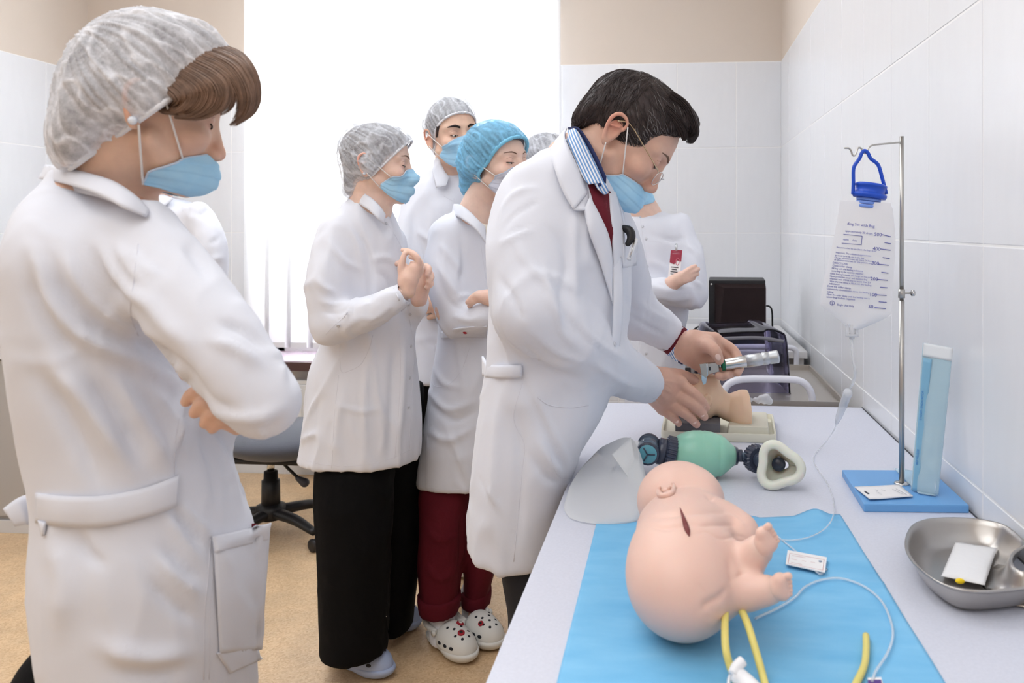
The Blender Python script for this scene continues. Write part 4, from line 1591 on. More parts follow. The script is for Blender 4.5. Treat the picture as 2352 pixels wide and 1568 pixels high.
cq = np.mean(cors, 0)
rr = rrect(cors, 0.014)
rings = []
for sc2, z in ((0.985, 0.0), (1.0, 0.003), (1.0, 0.0165), (0.99, 0.019), (0.965, 0.019), (0.955, 0.016), (0.95, 0.008)):
    q = cq + (rr - cq) * sc2
    q[:, 2] = ZTAB + 0.0005 + z
    rings.append(q)
n = len(rr)
V = np.vstack(rings)
Fc = [(i * n + j, i * n + (j + 1) % n, (i + 1) * n + (j + 1) % n, (i + 1) * n + j) for i in range(len(rings) - 1) for j in range(n)]
Fc += [tuple(range(n - 1, -1, -1)), tuple((len(rings) - 1) * n + j for j in range(n))]
auto_smooth(pydata('tray', V, Fc, trn, M_CREAM))
zt_ = ZTAB + 0.0086
fo_ = [onz(1551, 1001, zt_), onz(1654, 1004, zt_), onz(1654, 975, zt_), onz(1556, 972, zt_)]
prism('foam_block', fo_, 0.030, M_FOAM, trn, bev=0.002, normal=(0, 0, 1))
pe = [onz(1669, 1003, zt_), onz(1768, 1006, zt_), onz(1764, 968, zt_), onz(1676, 966, zt_)]
bm = bmesh.new()
cpe = np.mean(pe, 0)
lv = []
for sc2, z in ((1, 0), (0.94, 0.022), (0.90, 0.024)):
    lv.append([bm.verts.new(tuple(cpe + (q - cpe) * sc2 + np.array([0, 0, z]))) for q in rrect(pe, 0.008)])
for a_, b_ in zip(lv[:-1], lv[1:]):
    for j in range(len(a_)):
        bm.faces.new((a_[j], a_[(j + 1) % len(a_)], b_[(j + 1) % len(a_)], b_[j]))
bm.faces.new(lv[-1])
me = bpy.data.meshes.new('pedestal')
bm.to_mesh(me)
bm.free()
child_world(link('pedestal', me, None, M_CREAM, False), trn)

S = SDF(0.0016)
R90 = np.stack([RT, FW, UP], 1)
p_ = lambda x, y, d=0.0: W(x, y, dm + d)
S.ell(p_(1600, 922, 0.0), (0.050, 0.044, 0.047), R90, k=0.0)               # cranium (lying, crown to the left)
S.ell(p_(1618, 902, 0.0), (0.038, 0.036, 0.044), R90, k=0.02)              # face mass
S.ell(p_(1638, 890), (0.0155, 0.024, 0.027), R90, k=0.012)                  # jaw
S.chain([p_(1640, 915), p_(1672, 936), p_(1700, 938)], [0.031, 0.029, 0.040], k=0.009)
S.ell(p_(1716, 940), (0.036, 0.052, 0.040), R90, k=0.02)                   # shoulders
S.ell(p_(1706, 956), (0.030, 0.048, 0.026), R90, k=0.012)
S.cone(p_(1586, 872), p_(1594, 866), 0.006, 0.0075, k=0.01)                # nose
S.ell(p_(1594, 864), (0.006, 0.009, 0.005), R90, k=0.005)
S.ell(p_(1604, 866), (0.0050, 0.013, 0.0075), R90, k=0.004)                  # upper lip
S.ell(p_(1627, 865), (0.0050, 0.013, 0.0075), R90, k=0.004)                  # lower lip
S.ell(p_(1640, 871), (0.010, 0.014, 0.010), R90, k=0.007)                  # chin
S.ell(p_(1616, 870, 0.0), (0.008, 0.013, 0.016), R90, k=0.004, mode='s')   # open mouth
for s_ in (-1, 1):
    S.ell(p_(1580, 880, 0.016 * s_), (0.009, 0.009, 0.005), R90, k=0.006)  # closed lids
S.ell(p_(1626, 920, -0.043), (0.010, 0.005, 0.015), R90, k=0.004)          # ear
S.ell(p_(1626, 919, -0.049), (0.005, 0.004, 0.008), R90, k=0.003, mode='s')
S.half(p_(1721, 940), RT + UP * 0.06 - FW * 0.05, k=0.004)                 # flat cut through the shoulders
S.half(np.array([0, 0, zt_ + 0.020]), (0, 0, -1), k=0.004)
V, Q = S.mesh(2)
mh = npmesh('manikin_head', V, Q, trn, M_MANI)
S = SDF(0.0016)
for q in ((1722, 918, 6), (1735, 917, 5), (1748, 914, 7), (1760, 912, 8), (1767, 921, 8), (1755, 922, 6), (1742, 922, 5)):
    S.ell(p_(q[0], q[1]), (q[2] * 0.00105,) * 3, k=0.005)
V, Q = S.mesh(1)
npmesh('airway_bulb', V, Q, trn, M_CLEARW)

# ------------------------------------------------------------------ laryngoscope held over the mouth
M_ALU = mat('polished_aluminium', srgb(214, 216, 218), 0.22, metal=1.0)
N = Nodes('knurled_aluminium')
N.p.inputs['Base Color'].default_value = srgb(200, 203, 206)
N.p.inputs['Metallic'].default_value = 1.0
N.p.inputs['Roughness'].default_value = 0.42
ck = N.new('ShaderNodeTexChecker')
ck.inputs['Scale'].default_value = 900
N.link(N.coord(), ck.inputs['Vector'])
N.bump(ck.outputs['Fac'], 0.35, 0.001)
M_KNURL = N.m
M_GRN = mat('green_ring', srgb(22, 112, 78), 0.4)
dl = 1.79
sl_ = dl / F_PX
lar = empty('laryngoscope', W(1657, 838, dl), 'silver laryngoscope with a green ring held in the doctor\'s hand', 'laryngoscope')
h0, h1, h2 = W(1664, 837, dl), W(1713, 829.5, dl), W(1787, 818.5, dl)
hax = (h2 - h0) / np.linalg.norm(h2 - h0)
lathe('handle', [(0.001, 0), (12.2 * sl_, 0), (13.4 * sl_, 2 * sl_), (13.6 * sl_, 49 * sl_), (13.6 * sl_, 50 * sl_), (0.001, 50 * sl_)], h0, hax, M_ALU, lar)
pr_ = [(0.001, 0), (14.2 * sl_, 0)]
for z in (36, 52):
    pr_ += [(14.6 * sl_, (z - 1.5) * sl_), (13.6 * sl_, z * sl_), (13.6 * sl_, (z + 2.5) * sl_), (14.7 * sl_, (z + 4) * sl_)]
pr_ += [(14.8 * sl_, 70 * sl_), (15.2 * sl_, 71 * sl_), (15.2 * sl_, 74 * sl_), (13 * sl_, 75.5 * sl_), (0.001, 75.5 * sl_)]
lathe('knurled_grip', pr_, h1, hax, M_KNURL, lar)
lathe('green_band', [(0.001, 0), (13.6 * sl_, 0), (14 * sl_, 2 * sl_), (12.5 * sl_, 3.4 * sl_), (14 * sl_, 5 * sl_), (13.6 * sl_, 6.6 * sl_), (0.001, 6.6 * sl_)], W(1657.5, 838, dl), hax, M_GRN, lar)
lathe('pivot_neck', [(0.001, 0), (7 * sl_, 0), (7 * sl_, 8 * sl_), (0.001, 8 * sl_)], W(1650, 839, dl), hax, M_CHROME, lar)


def plate(name, px_poly, d0, thick, m, parent, bev=0.0006):
    return prism(name, [W(x, y, d0) for x, y in px_poly], thick, m, parent, bev, normal=FW)


plate('blade_block', [(1634, 834), (1650, 833), (1651.5, 853), (1636, 857), (1626, 860), (1625, 836)], dl - 0.008, 0.016, M_STEEL, lar)
plate('blade_heel', [(1621, 835), (1627, 834.5), (1628, 859), (1624, 866)], dl - 0.007, 0.014, M_CHROME, lar)
plate('blade_flange', [(1607, 836.5), (1622, 834.5), (1625, 864), (1622, 868), (1612, 861)], dl - 0.009, 0.004, M_STEEL, lar)
plate('blade', [(1611, 856), (1624, 862), (1622, 880), (1615, 884), (1611, 872)], dl - 0.004, 0.012, M_CHROME, lar)
box('engraved_mark', W(1630, 846, dl - 0.0088), (0.004, 0.0006, 0.008), M_DARK, lar, bev=0)

# ------------------------------------------------------------------ baby manikin (catheter trainer) lying on the drape
M_BABY = mat('baby_vinyl', srgb(232, 196, 182), 0.42, sss=0.2, vary=(7, 0.04))
baby = empty('baby_manikin', onz(1580, 1400, ZTAB), 'pink vinyl baby manikin lying on the blue drape with feet raised', 'manikin')
S = SDF(0.0022)
C = lambda x, y, d: W(x, y, d)
Rb = np.stack([RT, FW, UP], 1)
S.ell(C(1566, 1325, 0.945), (0.0655, 0.085, 0.0640), Rb, k=0)                # hips
S.ell(C(1570, 1262, 1.00), (0.060, 0.09, 0.056), Rb, k=0.03)                 # belly
S.ell(C(1582, 1215, 1.06), (0.064, 0.08, 0.048), Rb, k=0.025)                # chest
S.ell(C(1560, 1150, 1.165), (0.061, 0.062, 0.0555), Rb, k=0.006)             # head
S.ell(C(1610, 1150, 1.14), (0.030, 0.040, 0.034), Rb, k=0.02)                # cheek
S.cone(C(1520, 1218, 1.06), C(1590, 1190, 1.08), 0.026, 0.030, k=0.015)      # shoulder
S.chain([C(1600, 1196, 1.06), C(1660, 1200, 1.05), C(1696, 1222, 1.035)], [0.028, 0.027, 0.024], k=0.012)   # folded arm
S.ell(C(1704, 1228, 1.03), (0.020, 0.03, 0.022), Rb, k=0.012)
S.cone(C(1640, 1296, 0.95), C(1708, 1296, 0.94), 0.034, 0.0225, k=0.012)    # thigh of the raised leg
S.chain([C(1706, 1297, 0.938), C(1726, 1279, 0.932), C(1741, 1263, 0.928)], [0.0235, 0.0195, 0.0168], k=0.006)
S.cone(C(1650, 1350, 0.925), C(1712, 1356, 0.912), 0.034, 0.0205, k=0.012)
S.chain([C(1712, 1358, 0.91), C(1742, 1357, 0.903), C(1762, 1355, 0.899)], [0.0215, 0.0182, 0.0162], k=0.006)
S.ell(C(1672, 1326, 0.91), (0.0095, 0.012, 0.014), Rb, k=0.008)
# grooves: neck cut, chest seam, buttock crease
# ear
S.half(np.array([0, 0, ZTAB + 0.0022]), (0, 0, -1), k=0.004)
V, Q = S.mesh(2)
st = [([(1492, 1210), (1530, 1212), (1566, 1206), (1600, 1204)], 6, -0.0042),
      ([(1585, 1228), (1620, 1222), (1655, 1237), (1690, 1230), (1716, 1236)], 3.0, -0.0034),
      ([(1668, 1352), (1650, 1372), (1625, 1385), (1612, 1400)], 8, -0.0025),
      ([(1668, 1180), (1690, 1192), (1712, 1212)], 4, 0.0012), ([(1500, 1190), (1540, 1182), (1600, 1176), (1660, 1178)], 6, -0.003), ([(1600, 1208), (1640, 1204), (1690, 1206)], 5, -0.0024),
      ([(1600, 1338), (1622, 1362)], 2.5, -0.001), ([(1672, 1290), (1682, 1318), (1680, 1345)], 8, -0.005),
      ([(1690, 1330), (1700, 1318), (1712, 1318)], 5, -0.003),
      ([(1622, 1138), (1632, 1146), (1640, 1140)], 4, -0.002)]
V = strokes(V, Q, st)
V = relax(V, Q, 0.3)
parts_ = [(V, Q)]
for (ank, ball, tA, tB_, d0, r_) in (((1746, 1262), (1757, 1249), (1760, 1209), (1788, 1243), 0.921, .0156), ((1772, 1354), (1786, 1350), (1806, 1321), (1816, 1366), 0.893, .0148)):
    ta, tb = np.array(tA, float), np.array(tB_, float)
    al_ = (tb - ta) / np.linalg.norm(tb - ta)
    dv = np.array([al_[1], -al_[0]])
    if dv @ ((ta + tb) / 2 - np.array(ank)) < 0:
        dv = -dv
    S = SDF(0.0010)
    S.chain([C(*ank, d0 + .006), C(*(np.array(ball) - dv * 2), d0)], [r_, r_ * .74], k=0)
    S.cone(C(*(np.array(ball) - dv * 2), d0), C(*(ta + al_ * 8 - dv * 17), d0 - .003), r_ * .62, .0074, k=.006)
    S.cone(C(*(np.array(ball) - dv * 2), d0), C(*(tb - al_ * 8 - dv * 16), d0 - .003), r_ * .62, .0068, k=.006)
    S.cone(C(*(ta + al_ * 8 - dv * 16), d0 - .003), C(*(tb - al_ * 8 - dv * 15), d0 - .003), .0074, .0068, k=.004)
    for k in range(5):
        t = (.06, .34, .56, .77, .96)[k]
        rr_ = (.0043, .0028, .0027, .0026, .0024)[k]
        q = ta + (tb - ta) * t + dv * (4.5, 5, 4, 2.5, 0.5)[k]
        S.cone(C(*(q - dv * 12), d0 - .004), C(*q, d0 - .006), rr_ * .95, rr_, k=.0005)
    parts_.append(S.mesh(0, pad=.006))
o_ = 0
VV, QQ = [], []
for v_, q_2 in parts_:
    VV.append(v_)
    QQ.append(q_2 + o_)
    o_ += len(v_)
bb_ = npmesh('body', np.vstack(VV), np.vstack(QQ), baby, M_BABY)
S = SDF(0.0012)
tB = bvh(V, Q)
e = [hit(tB, x, y, None)[0] for x, y in ((1514, 1122), (1512, 1131), (1516, 1139), (1526, 1141), (1538, 1138), (1546, 1130), (1548, 1118), (1545, 1112))]
S.chain([q - FW * 0.001 + UP * 0.002 for q in e], [0.003, 0.0035, 0.004, 0.004, 0.0036, 0.003, 0.0026, 0.002], k=0, n=3)
for x, y, r_ in ((1527, 1128, 0.004), (1537, 1121, 0.003), (1535, 1132, 0.004)):
    S.ell(hit(tB, x, y)[0] + UP * 0.0005, (r_, r_, 0.0035), k=0.003)
V2, Q2 = S.mesh(1, pad=0.006)
npmesh('ear', V2, Q2, baby, M_BABY)
sp = catmull(np.array([(1562, 1166), (1570, 1190), (1577, 1212), (1583, 1232)], float), 8)
P = [hit(tB, x, y)[0] + UP * 0.0004 for x, y in sp]
tube('slit', np.array(P), [0.0004, 0.0016, 0.0026, 0.0034, 0.0030, 0.0006], mat('slit_dark', srgb(120, 60, 60), 0.7), baby, seg=8, smooth_n=0)
# ------------------------------------------------------------------ people: materials
def skin(name, c, red=0.35):
    N = Nodes(name)
    p = N.p
    p.inputs['Roughness'].default_value = 0.5
    p.inputs['Subsurface Weight'].default_value = 0.18
    p.inputs['Subsurface Radius'].default_value = (0.010, 0.004, 0.002)
    p.inputs['Subsurface Scale'].default_value = 0.4
    at = N.new('ShaderNodeAttribute', attribute_name='flush')
    rc = (c[0] * 0.93, c[1] * 0.60, c[2] * 0.56, 1)
    mx = N.new('ShaderNodeMixRGB')
    N.link(at.outputs['Fac'], mx.inputs[0])
    v = N.noise(N.coord(), 60, 4)
    N.link(N.ramp(v, [(0.3, tuple(q * 0.95 for q in c[:3])), (0.7, tuple(min(1, q * 1.04) for q in c[:3]))]), mx.inputs[1])
    mx.inputs[2].default_value = rc
    N.link(mx.outputs[0], p.inputs['Base Color'])
    N.bump(N.noise(N.coord(), 420, 2), 0.12, 0.001)
    return N.m


M_SK_F = skin('fair_skin', srgb(234, 202, 186))
M_SK_W = skin('warm_skin', srgb(228, 192, 170))
M_SK_D = skin('weathered_skin', srgb(218, 178, 158))

N = Nodes('white_cotton')
N.p.inputs['Base Color'].default_value = srgb(229, 232, 242)
N.p.inputs['Roughness'].default_value = 0.8
N.p.inputs['Sheen Weight'].default_value = 0.15
N.p.inputs['Specular IOR Level'].default_value = 0.25
rn = N.new('ShaderNodeTexNoise', noise_type='RIDGED_MULTIFRACTAL')
rn.inputs['Scale'].default_value = 5.0
rn.inputs['Detail'].default_value = 2.5
rn.inputs['Roughness'].default_value = 0.5
rn.inputs['Distortion'].default_value = 0.5
N.link(N.coord((1.3, 1.3, 0.75)), rn.inputs['Vector'])
N.bump(rn.outputs['Fac'], 0.60, 0.014)
M_COAT = N.m
M_SEAM = mat('white_seam', srgb(222, 224, 234), 0.8)
M_BTN = mat('pale_snap_button', srgb(206, 208, 216), 0.35, metal=0.2)
M_BLKCLOTH = mat('black_cloth', srgb(9, 9, 12), 0.85, spec=0.2, bump=(60, 0.2, 0.004))
M_DKCLOTH = mat('dark_grey_cloth', srgb(40, 42, 50), 0.85, bump=(60, 0.2, 0.004))
M_MAROON = mat('maroon_cloth', srgb(92, 22, 34), 0.85, spec=0.2, bump=(50, 0.25, 0.004), vary=(8, 0.08))
M_KNIT = mat('maroon_knit', srgb(104, 22, 38), 0.9, bump=(700, 0.4, 0.001))
M_SOCK = mat('white_sock', srgb(232, 232, 236), 0.9, bump=(500, 0.3, 0.001))
M_LASH = mat('dark_lash', srgb(44, 32, 28), 0.7)
M_BROW = mat('brown_brow', srgb(126, 98, 84), 0.9)
M_BROWK = mat('dark_brow', srgb(40, 32, 30), 0.85)
M_HAIRB = mat('brown_hair', srgb(134, 106, 88), 0.5, vary=(70, 0.25))
M_HAIRK = mat('dark_brown_hair', srgb(58, 48, 48), 0.45, vary=(90, 0.3))
M_HAIRG = mat('grey_hair_strand', srgb(150, 145, 145), 0.5)
M_HAIRU = mat('hair_under_cap', srgb(104, 98, 102), 0.7)
M_LOOP = mat('white_elastic', srgb(236, 232, 230), 0.7)
M_EARST = mat('pearl_stud', srgb(226, 232, 242), 0.12, spec=0.8)
M_METALF = mat('gold_frame', srgb(196, 178, 150), 0.25, metal=1.0)
M_EYEW = mat('eyeball', srgb(226, 218, 214), 0.25)
M_IRIS = mat('iris_dark', srgb(52, 40, 34), 0.2)


def mask_mat(name, c0, c1):
    N = Nodes(name)
    N.p.inputs['Roughness'].default_value = 0.8
    N.link(N.ramp(N.noise(N.coord(), 30, 3), [(0.3, c0), (0.7, c1)]), N.p.inputs['Base Color'])
    N.bump(N.noise(N.coord(), 900, 2), 0.1, 0.0006)
    return N.m


M_MASKB = mask_mat('blue_mask_fabric', srgb(158, 210, 244), srgb(176, 220, 247))
M_MASKW = mask_mat('pale_mask_fabric', srgb(208, 214, 232), srgb(220, 224, 238))
M_MASKE = mat('mask_border', srgb(200, 216, 236), 0.8)


def cap_mat(name, c, cov0, cov1):
    """thin non-woven fabric: fibres and folds catch the light, hair shows through in between"""
    N = Nodes(name)
    p = N.p
    p.inputs['Base Color'].default_value = c
    p.inputs['Roughness'].default_value = 0.75
    co = N.coord((1, 1, 1))
    n1 = N.noise(co, 150, 5, 0.75)
    n2 = N.noise(co, 26, 3, 0.55)
    ad = N.new('ShaderNodeMath', operation='ADD')
    N.link(n1, ad.inputs[0])
    N.link(n2, ad.inputs[1])
    at = N.new('ShaderNodeAttribute', attribute_name='fold')
    a2 = N.new('ShaderNodeMath', operation='ADD')
    N.link(ad.outputs[0], a2.inputs[0])
    N.link(at.outputs['Fac'], a2.inputs[1])
    mr = N.new('ShaderNodeMapRange')
    mr.inputs[1].default_value = 0.72
    mr.inputs[2].default_value = 1.55
    mr.inputs[3].default_value = cov0
    mr.inputs[4].default_value = cov1
    N.link(a2.outputs[0], mr.inputs[0])
    N.link(mr.outputs[0], p.inputs['Alpha'])
    N.bump(n1, 0.2, 0.002)
    return N.m


M_CAPW = cap_mat('white_nonwoven_cap', srgb(240, 241, 247), 0.28, 0.86)
M_CAPG = cap_mat('white_nonwoven_cap_thin', srgb(226, 230, 238), 0.22, 0.80)
M_CAPB = cap_mat('blue_nonwoven_cap', srgb(128, 196, 234), 0.40, 0.92)
M_CAPRW = mat('white_cap_elastic', srgb(236, 238, 244), 0.8, bump=(300, 0.3, 0.002))
M_CAPRB = mat('blue_cap_elastic', srgb(132, 204, 238), 0.8, bump=(300, 0.3, 0.002))


# ------------------------------------------------------------------ heads
class Head:
    def __init__(s, ear, d, yaw, pitch, roll=0.0, size=1.0, female=True):
        y, p, r = map(math.radians, (yaw, pitch, roll))
        H = RT * math.cos(y) + FW * math.sin(y)
        s.F = H * math.cos(p) - UP * math.sin(p)
        U = H * math.sin(p) + UP * math.cos(p)
        L = np.cross(U, s.F)
        s.L = L * math.cos(r) + U * math.sin(r)
        s.U = U * math.cos(r) - L * math.sin(r)
        s.s, s.female = size, female
        s.M = np.stack([s.F, s.L, s.U], 1)
        s.o = W(ear[0], ear[1], d) + s.L * 0.076 * size + s.F * 0.013 * size

    def w(s, P):
        return s.o + s.s * (np.asarray(P, float) @ s.M.T)

    def loc(s, P):
        return ((np.asarray(P, float) - s.o) @ s.M) / s.s

    def build(s, neck_base, neck_r=0.055, h=0.0028, ears=(1, 1)):
        """skin of head and neck; neck_base is a world point"""
        f = s.female
        S = SDF(h)
        S.ell((-0.008, 0, 0.046), (0.098, 0.0745, 0.082), k=0)
        S.ell((0.034, 0, 0.022), (0.054, 0.060, 0.070), k=0.02)
        S.ell((0.032, 0, -0.022), (0.056, 0.054, 0.080), k=0.025)
        S.ell((0.046, 0, -0.066), (0.040, 0.037, 0.036), k=0.02)
        S.ell((0.076, 0, -0.093), (0.016, 0.019, 0.015), k=0.014)
        for q in (-1, 1):
            S.cone((0.004, 0.054 * q, -0.040), (0.062, 0.022 * q, -0.086), 0.015 if f else 0.018, 0.014, k=0.018)
            S.ell((0.062, 0.043 * q, -0.018), (0.024, 0.022, 0.020), k=0.016)            # cheekbone
            S.cone((0.084, 0.012 * q, 0.034), (0.066, 0.050 * q, 0.031), 0.009 if f else 0.011, 0.008, k=0.014)   # brow
            S.ell((0.092, 0.033 * q, 0.013), (0.014, 0.019, 0.012), k=0.013, mode='s')   # socket
            S.ell((0.0745, 0.0325 * q, 0.0125), (0.0130, 0.0150, 0.0125), k=0.006)       # lidded eye
            S.ell((0.100, 0.0125 * q, -0.036), (0.011, 0.0068, 0.0075), k=0.006)         # nostril wing
        S.chain([(0.086, 0, 0.026), (0.094, 0, 0.006), (0.106, 0, -0.022)], [0.0085, 0.0085, 0.0095], k=0.010)
        S.ell((0.1085, 0, -0.030), (0.0110, 0.0105, 0.0100), k=0.008)
        S.ell((0.092, 0, -0.034), (0.015, 0.014, 0.013), k=0.006)
        S.ell((0.096, 0, -0.062), (0.0095, 0.021, 0.0062), k=0.006)
        S.ell((0.094, 0, -0.073), (0.0095, 0.018, 0.0068), k=0.006)
        nb = s.loc(neck_base)
        r = neck_r / s.s
        S.chain([(-0.030, 0, 0.0), (-0.026 + 0.2 * (nb[0] + 0.03), nb[1] * 0.3, -0.055), nb * 0.65 + np.array([-0.010, 0, 0]), nb], [0.050, r * 0.97, r, r * 1.18], k=0.022)
        for q, on in zip((-1, 1), ears):
            if not on:
                continue
            Re = np.eye(3)
            c = np.array([-0.025, 0.075 * q, 0.0])
            S.ell(c + [0.002, 0.000, -0.002], (0.016, 0.0065, 0.027), k=0.006)
            rimp = [(0.012, 0.080, 0.012), (0.010, 0.083, 0.026), (0.000, 0.086, 0.033), (-0.013, 0.088, 0.032), (-0.021, 0.089, 0.020), (-0.020, 0.088, 0.004), (-0.014, 0.086, -0.012), (-0.006, 0.083, -0.024)]
            S.chain([(a - 0.019, (b - 0.002) * q, z) for a, b, z in rimp], [0.0032, 0.0036, 0.0040, 0.0044, 0.0044, 0.0040, 0.0040, 0.0050], k=0.004, n=3)
            S.ell((-0.019, 0.0765 * q, -0.027), (0.0075, 0.0055, 0.0085), k=0.005)       # lobe
            S.ell((-0.019, 0.087 * q, -0.002), (0.0088, 0.0090, 0.0115), k=0.003, mode='s')
            S.ell((-0.026, 0.0875 * q, 0.018), (0.0085, 0.0060, 0.0080), k=0.003, mode='s')
            S.cone((-0.016, 0.082 * q, 0.012), (-0.031, 0.085 * q, 0.004), 0.0028, 0.0028, k=0.003)
        V, Q = S.mesh(2)
        s.V, s.Q = V, Q
        s.tree = bvh(V, Q)
        # flush: lips, nose tip, ears, lids a little redder
        fl = np.zeros(len(V))
        for c, rad, am in (((0.108, 0, -0.034), 0.020, 0.45), ((0.097, 0, -0.067), 0.017, 0.65), ((-0.029, -0.088, 0.012), 0.030, 0.9), ((-0.029, 0.088, 0.012), 0.030, 0.9),
                           ((0.075, 0.034, 0.004), 0.017, 0.35), ((0.075, -0.034, 0.004), 0.017, 0.35), ((0.066, 0.044, -0.03), 0.03, 0.22), ((0.066, -0.044, -0.03), 0.03, 0.22)):
            fl += am * np.exp(-((V - np.array(c)) ** 2).sum(1) / rad ** 2)
        s.flush = np.clip(fl, 0, 1)
        return s

    def on(s, P, dirv, off=0.0015):
        """drop a local point on the skin along -dirv (cast from outside)"""
        dirv = Vector(dirv).normalized()
        h_ = s.tree.ray_cast(Vector(P) + dirv * 0.2, -dirv)
        if h_[0] is None:
            return np.array(P)
        return np.array(h_[0]) + np.array(dirv) * off

    def strip(s, name, pts, R, m, parent, off=0.001, seg=8, flat=None):
        P = [s.on(p, (p[0] + 0.02, p[1], p[2] * 0.3), off) for p in catmull(np.array(pts, float), 4)]
        V, Fc = tube_vf(P, R, seg)
        return pydata(name, s.w(V), Fc, parent, m)

    def eyes(s, parent, brow=M_BROW, openness=0.0, browr=0.0017, sides=(-1, 1)):
        for q in sides:
            s.strip('eyebrow', [(0.09, 0.013 * q, 0.030), (0.086, 0.028 * q, 0.0365), (0.072, 0.048 * q, 0.034)], [browr, browr * 1.25, browr * 0.4], brow, parent, 0.0003)
            z = 0.006
            s.strip('eyelashes', [(0.09, 0.0195 * q, z - 0.001), (0.09, 0.032 * q, z - 0.0035 + 0.004 * openness), (0.08, 0.0455 * q, z + 0.001)], [0.0008, 0.0013, 0.0012], M_LASH, parent, 0.0012, 6)
            if openness > 0:
                c = s.on((0.09, 0.0325 * q, z - 0.001), (1, 0.25 * q, -0.1), 0.0)
                Ve, Qe = SDF(0.0009).ell(c + np.array([-0.0005, 0, -0.0005]), (0.0022, 0.0088, 0.0036), k=0).mesh(1, pad=0.003)
                npmesh('eye', s.w(Ve), Qe, parent, M_EYEW)
                Ve, Qe = SDF(0.0008).ell(c + np.array([0.0008, 0.001, -0.0010]), (0.0018, 0.0040, 0.0034), k=0).mesh(1, pad=0.003)
                npmesh('iris', s.w(Ve), Qe, parent, M_IRIS)
            # lid crease
            s.strip('eyelid_crease', [(0.09, 0.0205 * q, 0.0165), (0.09, 0.032 * q, 0.0215), (0.08, 0.0455 * q, 0.0165)], [0.0003, 0.0006, 0.0004], mat_cache('lid_shadow', srgb(176, 120, 98)), parent, 0.0000, 6)

    def mask(s, parent, m, top0=-0.006, top1=-0.026, bot0=-0.106, bot1=-0.070, phi=80, phi_top=58, pleat=0.0027, drop=0.0, loops=(-1, 1), tent=0.006, dent=0.0, loop_top=(-0.012, 0.02), loop_bot=(-0.016, -0.022)):
        nu, nv = 49, 44
        G = np.zeros((nu, nv, 3))
        ph = np.linspace(-1.0, 1.0, nu)
        fan = lambda t: math.radians(phi_top + (phi - phi_top) * min(1.0, t * 1.6) ** 1.2)
        PH = np.zeros((nu, nv))
        Rg = np.zeros((nu, nv))
        Zg = np.zeros((nu, nv))
        ax0 = 0.012
        for i, a in enumerate(ph):
            c = abs(a)
            zt = top0 + (top1 - top0) * c ** 1.5 - dent * math.exp(-((c - 0.72) / 0.16) ** 2)
            zb_ = bot0 + (bot1 - bot0) * c ** 1.8
            for j in range(nv):
                t = j / (nv - 1)
                z = zt + (zb_ - zt) * t
                PH[i, j] = a * fan(t)
                dv = Vector((math.cos(PH[i, j]), math.sin(PH[i, j]), 0))
                h_ = s.tree.ray_cast(Vector((ax0, 0, z)) + dv * 0.25, -dv)
                r = 0.03
                if h_[0] is not None:
                    r = (Vector((h_[0][0] - ax0, h_[0][1], 0))).length
                Rg[i, j] = r
                Zg[i, j] = z
        if top0 < -0.02:                                      # worn under the nose: the cloth does not follow the nose itself
            for j in range(nv):
                k0 = int(np.argmin(np.abs(PH[:, j] - 0.42)))
                k1 = int(np.argmin(np.abs(PH[:, j] + 0.42)))
                lim = 0.5 * (Rg[k0, j] + Rg[k1, j]) * 1.05
                cm = np.abs(PH[:, j]) < 0.42
                Rg[cm, j] = np.minimum(Rg[cm, j], lim)
        # cloth bridges hollows: running max then blur
        for j in range(1, nv):
            Rg[:, j] = np.maximum(Rg[:, j], Rg[:, j - 1] * 0.974)
        for _ in range(3):
            P_ = np.pad(Rg, 2, mode='edge')
            B = sum(P_[2 + a: 2 + a + nu, 2 + b: 2 + b + nv] for a in (-2, 0, 2) for b in (-2, 0, 2)) / 9.0
            Rg = np.maximum(Rg, B * 0.6 + Rg * 0.4)
        P_ = np.pad(Rg, 1, mode='edge')
        Rg = sum(P_[1 + a: 1 + a + nu, 1 + b: 1 + b + nv] for a in (-1, 0, 1) for b in (-1, 0, 1)) / 9.0
        cc = np.abs(ph)[:, None]
        tt = np.linspace(0, 1, nv)[None, :]
        saw = (tt * 4.0) % 1.0
        saw = np.where(saw < 0.82, saw / 0.82, (1 - saw) / 0.18)
        Rg = Rg + 0.0028 + pleat * saw * (1 - 0.5 * cc) * (tt > 0.12) * (tt < 0.92) + tent * np.exp(-(PH / 0.5) ** 2) * np.sin(math.pi * np.clip(tt, 0, 1)) ** 0.6
        X = np.stack([ax0 + Rg * np.cos(PH), Rg * np.sin(PH), Zg], -1)
        X += 0.002 * (vnoise(X * 55)[..., None] - 0.5)
        mk = empty_part('face_mask', parent)
        sheet('mask_fabric', s.w(X.reshape(-1, 3)).reshape(X.shape), 0.0007, m, mk)
        edge = s.w(X[:, 0] * 1.004)
        V, Fc = tube_vf(edge, 0.0013, 6)
        pydata('mask_border', V, Fc, mk, M_MASKE)
        for q, i in ((-1, 0), (1, nu - 1)):
            V, Fc = tube_vf(s.w(X[i]), 0.0014, 6)
            pydata('mask_border', V, Fc, mk, M_MASKE)
            if q in loops:
                for c0, e in ((X[i, 0], (loop_top[0], 0.088 * q, loop_top[1])), (X[i, -1], (loop_bot[0], 0.085 * q, loop_bot[1]))):
                    P = []
                    for t in np.linspace(0, 1, 9):
                        p = c0 * (1 - t) + np.array(e) * t
                        p2 = s.on(p, (0.12, q, 0), 0.0016)
                        p2 = p2 if abs(p2[1]) < 0.084 else p
                        P.append(np.where(np.abs(p2[1]) > np.abs(p[1]), p2, p))
                    V, Fc = tube_vf(s.w(P), 0.0014, 6)
                    pydata('ear_loop', V, Fc, mk, M_LOOP)
        return mk

